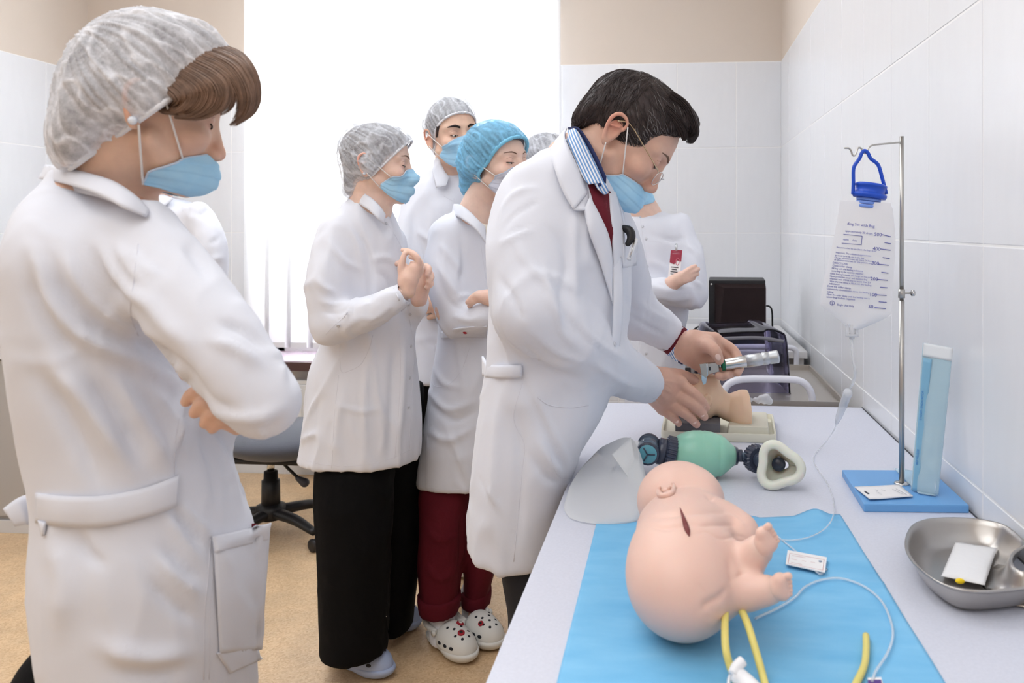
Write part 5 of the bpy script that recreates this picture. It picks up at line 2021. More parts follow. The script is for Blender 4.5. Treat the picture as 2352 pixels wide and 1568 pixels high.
    def cap(s, parent, m, mrim, blobs, p_front, p_back, hair=True, wr=0.0035, rim_r=0.0035, hair_m=None, seedk=0.0, ruffle=0.0025):
        """bouffant cap: blobs (centre, radii) in head space, cut by the plane through the front and back rim points"""
        pf_, pb_ = np.array(p_front, float), np.array(p_back, float)
        along = pf_ - pb_
        n = np.array([along[2], 0, -along[0]])
        n /= np.linalg.norm(n)
        if n[2] > 0:
            n = -n                                            # points down / forward
        S = SDF(0.0034)
        for i, (c, r) in enumerate(blobs):
            S.ell(c, r, k=0.03 if i else 0)
        S.half(pf_, n, k=0.012)
        V, Q = S.mesh(2, pad=0.012)
        N_ = normals(V, Q)
        dpl = -((V - pf_) @ n)                                # height above the rim plane
        cen = np.mean([b[0] for b in blobs], 0)
        ang = np.arctan2(V[:, 1], (V - cen) @ (along / np.linalg.norm(along)))
        near = np.exp(-np.clip(dpl, 0, 1) / 0.04)
        fold = vnoise(np.stack([ang * 11 + seedk, dpl * 16, 0 * ang + seedk], 1))
        fold = np.abs(2 * fold - 1)
        f2 = np.abs(2 * vnoise(np.stack([V[:, 0] * 26 + seedk, V[:, 1] * 40, V[:, 2] * 46 + 0.5 * V[:, 0] * 40], 1)) - 1)
        pleat = 0.5 + 0.5 * np.sin(ang * 46 + 4 * vnoise(V * 30))
        crease = np.exp(-(f2 / 0.10) ** 2)
        V2 = V + N_ * (wr * (fold - 0.5) * (1 - 0.5 * near) + 0.0022 * crease + ruffle * pleat * near)[:, None]
        keep = (dpl[Q] > 0.0028).any(1) & ~((np.abs(N_[Q].mean(1) @ n - 1) < 0.12) & (dpl[Q].max(1) < 0.008))
        Qk = Q[keep]
        o = npmesh('bouffant_cap', s.w(V2), Qk, parent, m)
        at = o.data.attributes.new('fold', 'FLOAT', 'POINT')
        fa = (0.42 * crease + 0.30 * near * pleat + 0.25 * np.exp(-(fold / 0.12) ** 2) + 0.10 * near).astype(np.float32)
        if len(o.data.vertices) == len(fa):
            at.data.foreach_set('value', fa)
        # elastic rim: outline of the blobs in the rim plane
        tr = bvh(V, Q)
        c0 = pb_ * 0.5 + pf_ * 0.5 - n * 0.004
        ux = along / np.linalg.norm(along)
        P = []
        for a in np.linspace(0, 2 * math.pi, 150, endpoint=False):
            dv = ux * math.cos(a) + np.array([0, 1, 0]) * math.sin(a)
            h_ = tr.ray_cast(Vector(c0 + dv * 0.3), Vector(-dv))
            if h_[0] is not None:
                P.append(np.array(h_[0]) + dv * (0.0008 + 0.0009 * math.sin(a * 60)))
        V, Fc = tube_vf(s.w(P), rim_r, 8, closed=True)
        pydata('cap_elastic', V, Fc, o if o.parent is None else parent, mrim)
        if hair:
            S = SDF(0.005)
            for i, (c, r) in enumerate(blobs):
                c = np.array(c)
                S.ell(c * np.array([1, 1, 1]), np.array(r) - 0.0075, k=0.03 if i else 0)
            S.ell((-0.008, 0, 0.046), (0.1015, 0.078, 0.0855), k=0.01)
            S.half(pf_ - n * 0.006, n, k=0.006)
            V, Q = S.mesh(2)
            N_ = normals(V, Q)
            V = V - N_ * (0.003 * vnoise(V * 38))[:, None]
            npmesh('hair', s.w(V), Q, parent, hair_m or M_HAIRU)
        return o


_mc = {}


def mat_cache(name, c):
    if name not in _mc:
        _mc[name] = mat(name, c, 0.7)
    return _mc[name]


def empty_part(name, parent):
    o = bpy.data.objects.new(name, None)
    COL.objects.link(o)
    child_world(o, parent)
    return o


# ------------------------------------------------------------------ hands
def hand_sdf(palm, fingers, thumb, h=0.0021):
    """palm: list of (a, b, ra, rb); fingers: list of (points, radii)"""
    S = SDF(h)
    for i, (a, b, ra, rb) in enumerate(palm):
        S.cone(a, b, ra, rb, k=0.010 if i else 0)
    for P, R in fingers:
        S.chain(P, R, k=0.0045, n=3)
    if thumb:
        S.chain(thumb[0], thumb[1], k=0.008, n=3)
    return S.mesh(2, pad=0.006)


def nails(parent, L, m=None):
    """L: (centre, along, normal, length, width)"""
    m = m or mat_cache('fingernail', srgb(236, 204, 192))
    for c, a, n_, l_, w_ in L:
        a = np.asarray(a, float) / np.linalg.norm(a)
        n_ = np.asarray(n_, float)
        n_ = n_ - a * (n_ @ a)
        n_ /= np.linalg.norm(n_)
        b = np.cross(n_, a)
        G = np.zeros((6, 6, 3))
        for i, u in enumerate(np.linspace(-1, 1, 6)):
            for j, v in enumerate(np.linspace(-1, 1, 6)):
                uu, vv = u * math.sqrt(1 - v * v / 2), v * math.sqrt(1 - u * u / 2)
                G[i, j] = c + a * (uu * l_) + b * (vv * w_) + n_ * (0.0022 - 0.35 * w_ * vv * vv - 0.10 * l_ * uu * uu)
        sheet('fingernail', G, 0.0008, m, parent)


def generic_hand(wrist, dirv, back, size=1.0, curl=(30, 40, 25), side=1, spread=4, h=0.0026, thumb_in=25):
    """relaxed hand: dirv along the fingers, back = normal of the back of the hand, side +1: thumb on (dirv x back)"""
    x = np.array(dirv, float)
    x /= np.linalg.norm(x)
    z = np.array(back, float)
    z = z - x * (x @ z)
    z /= np.linalg.norm(z)
    y = np.cross(z, x) * side
    wr = np.array(wrist, float)
    k = size
    g = lambda a, b, c: wr + k * (x * a + y * b + z * c)
    palm = []
    fg = []
    for i, (b0, L_) in enumerate(((0.030, 0.070), (0.010, 0.078), (-0.010, 0.072), (-0.029, 0.057))):
        mcp = (0.088 - 0.004 * abs(i - 1), b0)
        palm.append((g(0.006, b0 * 0.55, 0), g(mcp[0], mcp[1], 0.002), 0.0165 * k, 0.0118 * k))
        P = [g(mcp[0], mcp[1], 0.002)]
        a = 0.0
        px_, pz_ = mcp[0], 0.002
        py_ = mcp[1]
        for seg_, cu in zip((0.45, 0.31, 0.24), curl):
            a += math.radians(cu)
            px_ += L_ * seg_ * math.cos(a)
            pz_ -= L_ * seg_ * math.sin(a)
            py_ += L_ * seg_ * math.sin(math.radians(spread * (1.5 - i)))
            P.append(g(px_, py_, pz_))
        r0 = 0.0092 if i < 3 else 0.0080
        fg.append((P, [r0 * k, r0 * 0.97 * k, r0 * 0.86 * k, r0 * 0.70 * k]))
    ti = math.radians(thumb_in)
    th = ([g(0.018, 0.022, -0.006), g(0.042, 0.046, -0.016), g(0.066, 0.056, -0.024 - 0.01 * math.sin(ti)), g(0.088, 0.054, -0.032 - 0.02 * math.sin(ti))], [0.0155 * k, 0.0125 * k, 0.0100 * k, 0.0078 * k])
    palm.append((g(-0.03, 0, 0), g(0.01, 0, 0), 0.0215 * k, 0.0225 * k))
    return hand_sdf(palm, fg, th, h)


# ------------------------------------------------------------------ body: one mesh of skin
def body(label, pieces, core, m, flush=None, group=None):
    """pieces: list of (V, Q); core: list of chains (points, radii) hidden under the clothes that tie head, arms and legs together"""
    S = SDF(0.011)
    for P, R in core:
        S.chain(P, R, k=0.02, n=1)
    pieces = list(pieces) + [S.mesh(1)]
    off = 0
    Vs, Qs = [], []
    for V, Q in pieces:
        Vs.append(V)
        Qs.append(Q + off)
        off += len(V)
    o = npmesh('person', np.vstack(Vs), np.vstack(Qs), None, m)
    if flush is not None and len(o.data.vertices) == off:
        at = o.data.attributes.new('flush', 'FLOAT', 'POINT')
        a = np.zeros(off, np.float32)
        a[:len(flush)] = flush
        n0 = len(flush)
        a[n0:] = 0.12
        at.data.foreach_set('value', a)
    return tag(o, label, 'person', group)


# ------------------------------------------------------------------ coats
class Garment:
    def __init__(s, d, h=0.008):
        s.d, s.S = d, SDF(h)
        s.rows = []

    def torso(s, rows, ex=2.3, k=0.0):
        """rows: (py, x_left, x_right, half_depth_m[, depth_shift])"""
        R = []
        for r in rows:
            py, xl, xr, b = r[:4]
            dd = r[4] if len(r) > 4 else 0.0
            dz = s.d + dd
            A, t = (xr - xl) / 2 * dz / F_PX, ((xl + xr) / 2 - PX) / F_PX
            a = math.sqrt(max(A * A - (b * t) ** 2, (0.5 * A) ** 2))           # the side view of the far-off-axis figures
            R.append((ZC - (py - PY) * dz / F_PX, ((xl + xr) / 2 - PX) * dz / F_PX, dz, a, b))
        s.S.loft(R, k, ex=ex)
        s.rows = R
        return s

    def limb(s, pts, k=0.03, n=4):
        """pts: (px, py, depth, radius px)"""
        P = [W(x, y, d) for x, y, d, r in pts]
        R = [r * d / F_PX / math.sqrt(1 + ((x - PX) / F_PX) ** 2) ** 0.7 for x, y, d, r in pts]
        s.S.chain(P, R, k, n=n)
        return s

    def open_cuff(s, a, b, wall=0.009):
        """hollow the end of a sleeve: a, b = (px, py, depth, radius px) of its last two points"""
        P0, P1 = W(*a[:3]), W(*b[:3])
        r1 = b[3] * b[2] / F_PX / math.sqrt(1 + ((b[0] - PX) / F_PX) ** 2) ** 0.7
        ax = (P1 - P0) / np.linalg.norm(P1 - P0)
        s.S.tin(P1 - ax * r1 * 0.8, P1 + ax * 0.01, r1 - wall)
        s.S.tin(P1 + ax * 0.001, P1 + ax * r1 * 1.3, r1 * 1.25)
        return s

    def blob(s, px, py, d, rx, ry, rd, k=0.04, mode='u'):
        s.S.ell(W(px, py, d), (rx * d / F_PX, rd, ry * d / F_PX), np.stack([RT, FW, UP], 1), k=k, mode=mode)
        return s

    def finish(s, name, m, parent, st=(), fold=0.0035, fscale=(9, 9, 3), seed=0.0, smooth=2, hollow=None):
        V, Q = s.S.mesh(smooth)
        N_ = normals(V, Q)
        sc = np.array(fscale)
        n1 = vnoise(V * sc + seed)
        warp = vnoise(V * 5 + seed + 7)
        n2 = np.abs(2 * vnoise(V * sc * 1.9 + np.stack([warp, warp, warp], 1) * 2.2 + seed + 3) - 1)
        n3 = np.abs(2 * vnoise(V * sc * 3.6 + np.stack([warp, -warp, warp], 1) * 3.0 + seed + 11) - 1)
        V = V + N_ * (fold * 1.3 * (n1 - 0.5) + fold * 1.5 * (np.exp(-(n2 / 0.17) ** 2) - 0.3) * np.clip(2.2 * n1 - 0.4, 0, 1) + fold * 0.55 * np.exp(-(n3 / 0.16) ** 2) * np.clip(1.6 - 2.4 * n1, 0, 1))[:, None]
        if len(st):
            V = strokes(V, Q, st)
        V = relax(V, Q, 0.25)
        s.V, s.Q = V, Q
        s.tree = bvh(V, Q)
        s.o = npmesh(name, V, Q, parent, m)
        return s

    def on(s, px, py, off=0.002):
        p, n_ = hit(s.tree, px, py, None)
        if p is None:
            p = W(px, py, s.d)
        return p - off * (p - CAM) / np.linalg.norm(p - CAM)

    def patch(s, name, quad, m=None, off=0.004, thick=0.0025, nu=14, nv=14, parent=None, bulge=0.0):
        """a cloth panel lying on the garment; quad = four pixel corners"""
        g = bilerp(*[np.array([*q, 0.0]) for q in quad], nu, nv)
        G = np.zeros_like(g)
        pr_ = None
        for i in range(nu):
            for j in range(nv):
                p, n_ = hit(s.tree, g[i, j, 0], g[i, j, 1], None)
                if p is None:
                    dd = s.d if pr_ is None else (pr_ - CAM) @ FW
                    p = W(g[i, j, 0], g[i, j, 1], dd)
                pr_ = p
                b = bulge * math.sin(math.pi * i / (nu - 1)) * math.sin(math.pi * j / (nv - 1))
                G[i, j] = p - (off + b) * (p - CAM) / np.linalg.norm(p - CAM)
        # smooth the drop a little
        for _ in range(2):
            Gp = G.copy()
            G[1:-1, 1:-1] = 0.5 * G[1:-1, 1:-1] + 0.125 * (Gp[:-2, 1:-1] + Gp[2:, 1:-1] + Gp[1:-1, :-2] + Gp[1:-1, 2:])
        du, dv = np.gradient(G, axis=0), np.gradient(G, axis=1)
        nn = np.cross(du, dv).reshape(-1, 3).sum(0)
        if nn @ (CAM - G.reshape(-1, 3).mean(0)) < 0:
            G = G[:, ::-1]
        return sheet(name, G, thick, m or M_COAT, parent if parent is not None else s.o)

    def seam(s, name, pts, r=0.0012, m=None, off=-0.0002, n=6, flat=None, closed=False):
        P = catmull(np.array(pts, float), n) if len(pts) > 2 else np.array([np.array(pts[0]) * (1 - t) + np.array(pts[1]) * t for t in np.linspace(0, 1, 10)])
        Q = np.array([s.on(x, y, off) for x, y in P])
        return tube(name, Q, r * 0.55, m or M_SEAM, s.o, seg=6, smooth_n=0)

    def button(s, px, py, r=0.005, m=None, name='button'):
        p, n_ = hit(s.tree, px, py, None)
        if p is None:
            return
        lathe(name, [(0.0003, 0), (r, 0), (r, 0.001), (r * 0.75, 0.0022), (r * 0.4, 0.0016), (0.0003, 0.0016)], p, n_, m or M_BTN, s.o, seg=16)


def band(name, top, bot, m, parent, bulge=0.003, thick=0.003, nv=6, n=5, nrm=None):
    """cloth band between two world polylines (collars, cuffs, belts)"""
    A, B = catmull(np.array(top), n), catmull(np.array(bot), n)
    if len(A) != len(B):
        k = min(len(A), len(B))
        A = A[np.linspace(0, len(A) - 1, k).astype(int)]
        B = B[np.linspace(0, len(B) - 1, k).astype(int)]
    t = np.linspace(0, 1, nv)[None, :, None]
    G = A[:, None] * (1 - t) + B[:, None] * t
    out_ = (CAM - G)
    out_ /= np.linalg.norm(out_, axis=2)[..., None]
    G = G + out_ * bulge * np.sin(math.pi * t)
    du, dv = np.gradient(G, axis=0), np.gradient(G, axis=1)
    if (np.cross(du, dv) * out_).sum() < 0:
        G = G[:, ::-1]
    return sheet(name, G, thick, m, parent)


# ------------------------------------------------------------------ clogs
def clog(parent, toe, heel, width, m, holes, name='clog', height=0.075, charms=()):
    """foam clog lying on the floor between two floor points"""
    t, hl = np.array([toe[0], toe[1], 0.0]), np.array([heel[0], heel[1], 0.0])
    x = t - hl
    L_ = np.linalg.norm(x)
    x /= L_
    y = np.cross(UP, x)
    g = lambda a, b, c: hl + x * (a * L_) + y * (b * width) + UP * c
    R = np.stack([x, y, UP], 1)
    cg = empty_part(name, parent)
    S = SDF(0.0038)
    S.ell(g(0.70, 0, 0.026), (0.33 * L_, 0.50 * width, 0.030), R, k=0)
    S.ell(g(0.26, 0, 0.024), (0.28 * L_, 0.40 * width, 0.028), R, k=0.03)
    S.half(np.array([0, 0, 0.032]), (0, 0, 1), k=0.006)
    S.half(np.array([0, 0, 0.001]), (0, 0, -1), k=0.003)
    V, Q = S.mesh(1)
    npmesh('sole', V, Q, cg, m)
    S = SDF(0.0036)
    S.ell(g(0.68, 0, 0.030), (0.315 * L_, 0.475 * width, 0.047), R, k=0)
    S.ell(g(0.48, 0, 0.040), (0.20 * L_, 0.42 * width, 0.042), R, k=0.03)
    S.half(g(0.36, 0, 0.06), -x - UP * 0.25, k=0.008)
    S.half(np.array([0, 0, 0.026]), (0, 0, -1), k=0.004)
    V, Q = S.mesh(2)
    up = npmesh('upper', V, Q, cg, m)
    tr = bvh(V, Q)
    # heel strap
    P = [g(0.42, 0.42, 0.062), g(0.22, 0.43, 0.066), g(0.05, 0.30, 0.070), g(-0.01, 0, 0.072), g(0.05, -0.30, 0.070), g(0.22, -0.43, 0.066), g(0.42, -0.42, 0.062)]
    tube('heel_strap', np.array(P), 0.0085, m, cg, seg=10, flat=(UP, 1.0))
    for q in (-1, 1):
        c = g(0.42, 0.43 * q, 0.060)
        tube('rivet', [c + y * q * 0.002, c + y * q * 0.010], 0.008, m, cg, seg=14, smooth_n=0)
    dk = mat_cache('hole_dark', srgb(34, 36, 44))
    for a, b in ((0.86, 0.10), (0.86, -0.12), (0.76, 0.22), (0.76, 0.0), (0.76, -0.22), (0.66, 0.12), (0.66, -0.12), (0.58, 0.22), (0.57, -0.22)):
        p = g(a, b, 0.2)
        h_ = tr.ray_cast(Vector(p), Vector((0, 0, -1)))
        if h_[0] is not None:
            lathe('vent_hole', [(0.0003, 0), (0.0042, 0), (0.0038, 0.0006), (0.0003, 0.0006)], np.array(h_[0]), np.array(h_[1]), dk, cg, seg=12)
    for a in (0.56, 0.68, 0.80):
        for q in (-1, 1):
            p = g(a, q * 1.2, 0.044)
            h_ = tr.ray_cast(Vector(p), Vector(-y * q))
            if h_[0] is not None:
                lathe('side_vent', [(0.0003, 0), (0.0065, 0), (0.006, 0.0006), (0.0003, 0.0006)], np.array(h_[0]), np.array(h_[1]), dk, cg, seg=12, sq=(1.2, 0.7))
    for a, b, c0, c1, r in charms:
        h_ = tr.ray_cast(Vector(g(a, b, 0.2)), Vector((0, 0, -1)))
        if h_[0] is not None:
            p, n_ = np.array(h_[0]), np.array(h_[1])
            lathe('charm', [(0.0003, 0), (r, 0), (r, 0.003), (r * 0.8, 0.004), (0.0003, 0.004)], p, n_, mat_cache(c0[0], c0[1]), cg, seg=18)
            lathe('charm_centre', [(0.0003, 0.0041), (r * 0.55, 0.0041), (r * 0.5, 0.0055), (0.0003, 0.0055)], p, n_, mat_cache(c1[0], c1[1]), cg, seg=5)
    return cg
# ------------------------------------------------------------------ helper for hair locks and strands
def strands(name, V, Q, flow, n, length, r, m, parent, lift=0.0012, mask_f=None, seed=1, steps=4, droop=None):
    """fine hairs lying on a surface along a flow field (one joined part)"""
    rng = np.random.RandomState(seed)
    N_ = normals(V, Q)
    idx = np.arange(len(V))
    if mask_f is not None:
        idx = idx[mask_f(V)]
    if len(idx) == 0:
        return
    pick = rng.choice(idx, n)
    tr = bvh(V, Q)
    VV, FF = [], []
    for i in pick:
        p = V[i].copy()
        pts = []
        jit = rng.normal(0, 0.22, 3)
        L_ = length * rng.uniform(0.6, 1.3)
        for k in range(steps):
            near = tr.find_nearest(Vector(p))
            q, nn = np.array(near[0]), np.array(near[1])
            pts.append(q + nn * (lift * (0.4 + math.sin(math.pi * k / (steps - 1)) * 0.8)))
            f = flow(q) + jit
            f = f - nn * (f @ nn)
            f /= np.linalg.norm(f) + 1e-9
            p = q + f * L_ / (steps - 1)
        b = len(VV)
        v_, f_ = tube_vf(np.array(pts), [r, r * 0.9, r * 0.3], 3)
        VV += list(v_)
        FF += [tuple(a + b for a in t) for t in f_]
    o = pydata(name, VV, FF, parent, m)
    o['kind'] = 'stuff'
    return o


def lock_strands(name, locks, n_per, r, m, parent, seed=1, taper=0.25, spread=1.0):
    """hair as bundles of fine strands; locks: list of (world points, radii m)"""
    rng = np.random.RandomState(seed)
    VV, FF = [], []
    for P, R in locks:
        C_ = catmull(np.hstack([np.asarray(P, float), np.asarray(R, float)[:, None]]), 4 if len(P) < 12 else 1)
        P, R = C_[:, :3], np.maximum(C_[:, 3], 0.0004)
        T_ = np.gradient(P, axis=0)
        T_ /= np.linalg.norm(T_, axis=1)[:, None]
        u = np.cross(T_, FW)
        u /= np.linalg.norm(u, axis=1)[:, None] + 1e-9
        v = np.cross(T_, u)
        for _ in range(n_per):
            a, q = rng.uniform(0, 2 * math.pi), math.sqrt(rng.uniform(0.05, 1)) * spread
            i0 = 0
            i1 = len(P) - rng.randint(0, max(1, len(P) // 4))
            tw = rng.normal(0, 0.35)
            k = np.linspace(0, 1, len(P))
            pts = P + (R * q * np.cos(a + tw * k))[:, None] * u + (R * q * np.sin(a + tw * k))[:, None] * v
            pts = pts[i0:i1]
            if len(pts) < 4:
                continue
            b = len(VV)
            v_, f_ = tube_vf(pts, [r, r, r * taper], 3)
            VV += list(v_)
            FF += [tuple(x + b for x in t) for t in f_[:-2]]
    o = pydata(name, VV, FF, parent, m)
    o['kind'] = 'stuff'
    return o


def legs(parent, name, m, rows_list, ex=2.2, st=(), fold=0.004, seed=0.0):
    """one trouser mesh from a loft per leg: list of (depth, rows)"""
    g = Garment(2.0, 0.009)
    for d, rows in rows_list:
        R = []
        for py, xl, xr, b in rows:
            R.append((ZC - (py - PY) * d / F_PX, ((xl + xr) / 2 - PX) * d / F_PX, d, (xr - xl) / 2 * d / F_PX, b))
        g.S.loft(R, 0.02, ex=ex)
    return g.finish(name, m, parent, st, fold, (7, 7, 2.5), seed)


CHAINP = lambda L: ([W(x, y, d) for x, y, d, r in L], [r for x, y, d, r in L])

M_SK_P1 = skin('tanned_skin', srgb(226, 189, 166))
# =================================================================== 1  woman in front, seen from behind her right shoulder
H = Head((330, 246), 0.935, 36, 13, 0, 0.815)
H.build(W(238, 480, 1.01), 0.052, 0.0026)
VF = [(H.w(H.V), H.Q)]
fing = [([W(520, 905, .93), W(470, 898, .905), W(442, 905, .90), W(428, 922, .905)], [.009, .0088, .008, .0066]),
        ([W(540, 935, .93), W(490, 925, .90), W(462, 930, .893), W(447, 948, .90)], [.009, .0088, .008, .0066]),
        ([W(545, 965, .93), W(508, 950, .90), W(484, 952, .893), W(470, 972, .90)], [.0085, .0084, .0076, .0062]),
        ([W(545, 985, .94), W(520, 972, .905), W(500, 972, .897), W(488, 986, .905)], [.0075, .0074, .0068, .0056])]
VF.append(hand_sdf([(W(590, 925, .97), W(535, 915, .935), .022, .018), (W(590, 955, .97), W(540, 950, .935), .022, .016)], fing, None, 0.0024))
ctr = [(W(225, 480, 1.0), W(250, 700, 1.03), W(300, 1150, 1.03)), (0.06, 0.09, 0.09)]
core = [ctr, CHAINP([(230, 520, 1.0, .05), (350, 560, .95, .04), (600, 920, .87, .028), (570, 925, .98, .024)]),
        CHAINP([(230, 520, 1.0, .05), (300, 540, 1.15, .04), (420, 900, 1.16, .028), (520, 925, 1.05, .024), (590, 935, .97, .020)]),
        CHAINP([(290, 1150, 1.0, .08), (280, 1500, .98, .06), (270, 2300, .98, .045), (290, 2750, .98, .035)]),
        CHAINP([(360, 1150, 1.1, .08), (380, 1500, 1.1, .06), (380, 2300, 1.1, .045), (390, 2550, 1.1, .035)])]
p1 = body('woman in long belted white coat with arms crossed, nearest, back turned', VF, core, M_SK_P1, H.flush)
H.eyes(p1, M_BROW)
H.mask(p1, M_MASKB, top0=-0.034, top1=-0.055, bot0=-0.106, bot1=-0.104, phi=84, phi_top=50, dent=0.0, pleat=.0022, tent=0.028, loop_top=(0.012, 0.012), loop_bot=(-0.014, -0.028))
H.cap(p1, M_CAPW, M_CAPRW, [((-0.002, 0, 0.056), (0.114, 0.095, 0.106)), ((0.034, 0, 0.108), (0.056, 0.060, 0.050)), ((-0.018, 0, 0.015), (0.066, 0.0985, 0.055)), ((-0.072, 0, 0.004), (0.048, 0.072, 0.074)), ((-0.080, 0, -0.056), (0.034, 0.055, 0.050))],
      (0.094, 0, 0.122), (-0.072, 0, -0.106), wr=0.006, hair_m=M_HAIRU, seedk=2.0)
ep, en = H.tree.find_nearest(Vector((-0.019, -0.095, -0.026)))[:2]
lathe('earring', [(0.0003, 0), (0.0045, 0), (0.0052, 0.0016), (0.0042, 0.004), (0.002, 0.005), (0.0003, 0.0052)], H.w(ep), H.M @ np.array([-0.1, -1, 0]), M_EARST, p1, seg=18)
# fringe: bundles of strands swept out from under the cap
LK = []
ho, hM = H.loc(CAM), H.M


def on_head(x, y, d, off):
    r_ = hM.T @ (W(x, y, 1.0) - CAM)
    h_ = H.tree.ray_cast(Vector(ho), Vector(r_).normalized())
    if h_[0] is None:
        return W(x, y, d)
    p = H.w(np.array(h_[0]))
    if (p - CAM) @ FW > d + 0.03:
        return W(x, y, d)
    return p - (p - CAM) / np.linalg.norm(p - CAM) * off


def lock(pts, off=0.008):
    P = [on_head(x, y, d, off if i > 1 else (-0.004 if i == 0 else 0.003)) for i, (x, y, d, r) in enumerate(pts)]
    LK.append((P, [r * .98 / F_PX for x, y, d, r in pts]))


lock([(446, 96, 1.02, 6), (535, 120, 1.01, 14), (574, 158, 1.0, 15), (590, 212, 1.0, 14), (580, 256, .995, 10), (540, 287, .985, 5)])
lock([(440, 100, 1.0, 6), (528, 130, .985, 15), (566, 165, .975, 16), (582, 215, .975, 14), (570, 260, .975, 10), (528, 288, .975, 4)])
lock([(430, 108, .98, 6), (515, 144, .96, 14), (550, 178, .955, 15), (568, 224, .955, 12), (560, 262, .96, 8), (530, 286, .97, 4)])
lock([(420, 122, .97, 6), (500, 160, .95, 14), (535, 194, .945, 14), (550, 232, .95, 9), (544, 260, .955, 5)])
lock([(410, 136, .96, 6), (484, 174, .94, 14), (512, 204, .935, 13), (514, 236, .935, 9), (490, 260, .935, 7), (450, 273, .935, 5), (402, 271, .935, 3)])
lock([(398, 150, .95, 6), (462, 190, .93, 13), (478, 215, .93, 10), (466, 244, .93, 7), (438, 264, .93, 5), (400, 268, .93, 2.5)])
lock([(382, 168, .95, 6), (434, 208, .93, 11), (434, 232, .93, 8), (410, 254, .93, 5), (378, 260, .93, 3), (352, 246, .93, 2)])
lock([(364, 190, .95, 5), (408, 226, .93, 9), (396, 244, .93, 6), (370, 250, .93, 3), (348, 240, .93, 2)])
LR = []
for P_, R_ in LK:                                            # even the locks out: in-between bundles
    q_ = catmull(np.hstack([np.asarray(P_), np.asarray(R_)[:, None]]), 5)
    t_ = np.linspace(0, len(q_) - 1, 20)
    LR.append(np.stack([np.interp(t_, np.arange(len(q_)), q_[:, i]) for i in range(4)], 1))
LK = []
for A_, B_ in zip(LR[:-1], LR[1:]):
    for t_ in (0, .25, .5, .75):
        M_ = A_ * (1 - t_) + B_ * t_
        LK.append((M_[:, :3], M_[:, 3] * .72))
LK.append((LR[-1][:, :3], LR[-1][:, 3]))
S = SDF(0.003)
for P_, R_ in LK:
    S.chain(P_[::2], np.array(R_[::2]) * 0.6, k=0.003, n=1)
V, Q = S.mesh(1)
npmesh('fringe', V, Q, p1, M_HAIRB)
lock_strands('fringe_strands', LK, 60, 0.0005, M_HAIRB, p1, seed=4, spread=1.12)

g = Garment(1.02, 0.0052)
g.torso([(396, 128, 262, .040, -.01), (412, 112, 280, .045, -.01), (436, 92, 320, .050, -.02), (456, 76, 360, .085, -.01), (490, 52, 405, .115), (540, 36, 450, .135), (600, 28, 480, .145), (700, 28, 490, .14), (800, 36, 480, .135), (900, 52, 490, .13), (1000, 72, 520, .125),
         (1100, 90, 548, .125), (1150, 96, 560, .125), (1250, 90, 596, .138), (1350, 98, 606, .142), (1450, 118, 604, .145), (1568, 142, 600, .15), (1900, 170, 600, .16)])
g.limb([(330, 540, .95, 92), (425, 690, .905, 112), (530, 830, .875, 106), (606, 922, .87, 80)], k=0.05)
g.limb([(606, 922, .87, 80), (585, 930, .94, 66), (560, 935, 1.03, 56)], k=0.02)
g.limb([(300, 540, 1.10, 80), (420, 800, 1.17, 90), (470, 920, 1.16, 75), (520, 935, 1.08, 60)], k=0.04)
st = [([(78, 575), (106, 668), (156, 742), (215, 786), (290, 822), (400, 872)], 15, .011), ([(60, 600), (84, 690), (130, 770), (200, 830)], 14, -.006),
      ([(141, 575), (179, 650), (222, 700), (290, 748), (360, 780)], 13, .009), ([(112, 590), (150, 680), (205, 745), (280, 790)], 11, -.006),
      ([(230, 560), (262, 620), (305, 672), (350, 700)], 10, .006), ([(268, 560), (300, 610), (350, 655)], 9, .005), ([(205, 565), (240, 640), (290, 695)], 9, -.004),
      ([(300, 575), (330, 610), (372, 640)], 8, .004),
      ([(300, 760), (350, 800), (420, 850), (440, 905)], 12, -.010), ([(310, 640), (370, 730), (440, 800)], 16, .005),
      ([(120, 830), (180, 900), (240, 985), (300, 1080)], 18, .009), ([(90, 860), (140, 940), (190, 1030), (230, 1120)], 16, -.006),
      ([(250, 850), (300, 940), (350, 1020), (385, 1085)], 17, .008), ([(210, 870), (262, 950), (320, 1050)], 14, -.005),
      ([(330, 880), (390, 960), (420, 1040)], 12, .006), ([(420, 900), (405, 980), (395, 1060)], 8, .006), ([(432, 930), (420, 1000), (402, 1075)], 6, -.006),
      ([(480, 990), (520, 1060), (555, 1170)], 6, .006), ([(500, 985), (545, 1070), (572, 1180)], 5, -.005), ([(460, 1000), (490, 1080), (500, 1160)], 7, -.004),
      ([(410, 1155), (450, 1200), (490, 1232)], 8, .006), ([(395, 1165), (430, 1215), (475, 1260)], 8, -.006), ([(380, 1180), (420, 1240), (460, 1290)], 9, .005),
      ([(360, 1280), (410, 1330), (465, 1370)], 10, .006), ([(370, 1250), (420, 1300), (468, 1330)], 8, -.005), ([(340, 1330), (400, 1390), (465, 1430)], 11, -.004),
      ([(180, 1220), (200, 1270), (240, 1300)], 10, -.004), ([(120, 1230), (150, 1330), (140, 1450)], 22, .005), ([(230, 1480), (330, 1510), (440, 1500)], 18, .006), ([(260, 1540), (350, 1545), (430, 1530)], 14, -.004),
      ([(500, 740), (560, 760), (612, 800)], 8, -.004), ([(480, 780), (540, 800), (600, 840)], 10, .004), ([(640, 820), (665, 850), (672, 890)], 6, -.004), ([(625, 800), (650, 830), (655, 870)], 6, .004),
      ([(470, 910), (520, 950), (590, 960), (650, 935)], 10, .005), ([(440, 860), (480, 915), (540, 945)], 8, -.004), ([(560, 985), (610, 985), (650, 960)], 7, -.003),
      ([(420, 560), (450, 590), (480, 640)], 9, -.004), ([(520, 1290), (560, 1350), (600, 1400)], 9, -.005), ([(500, 1250), (545, 1330), (592, 1420)], 9, .005)]
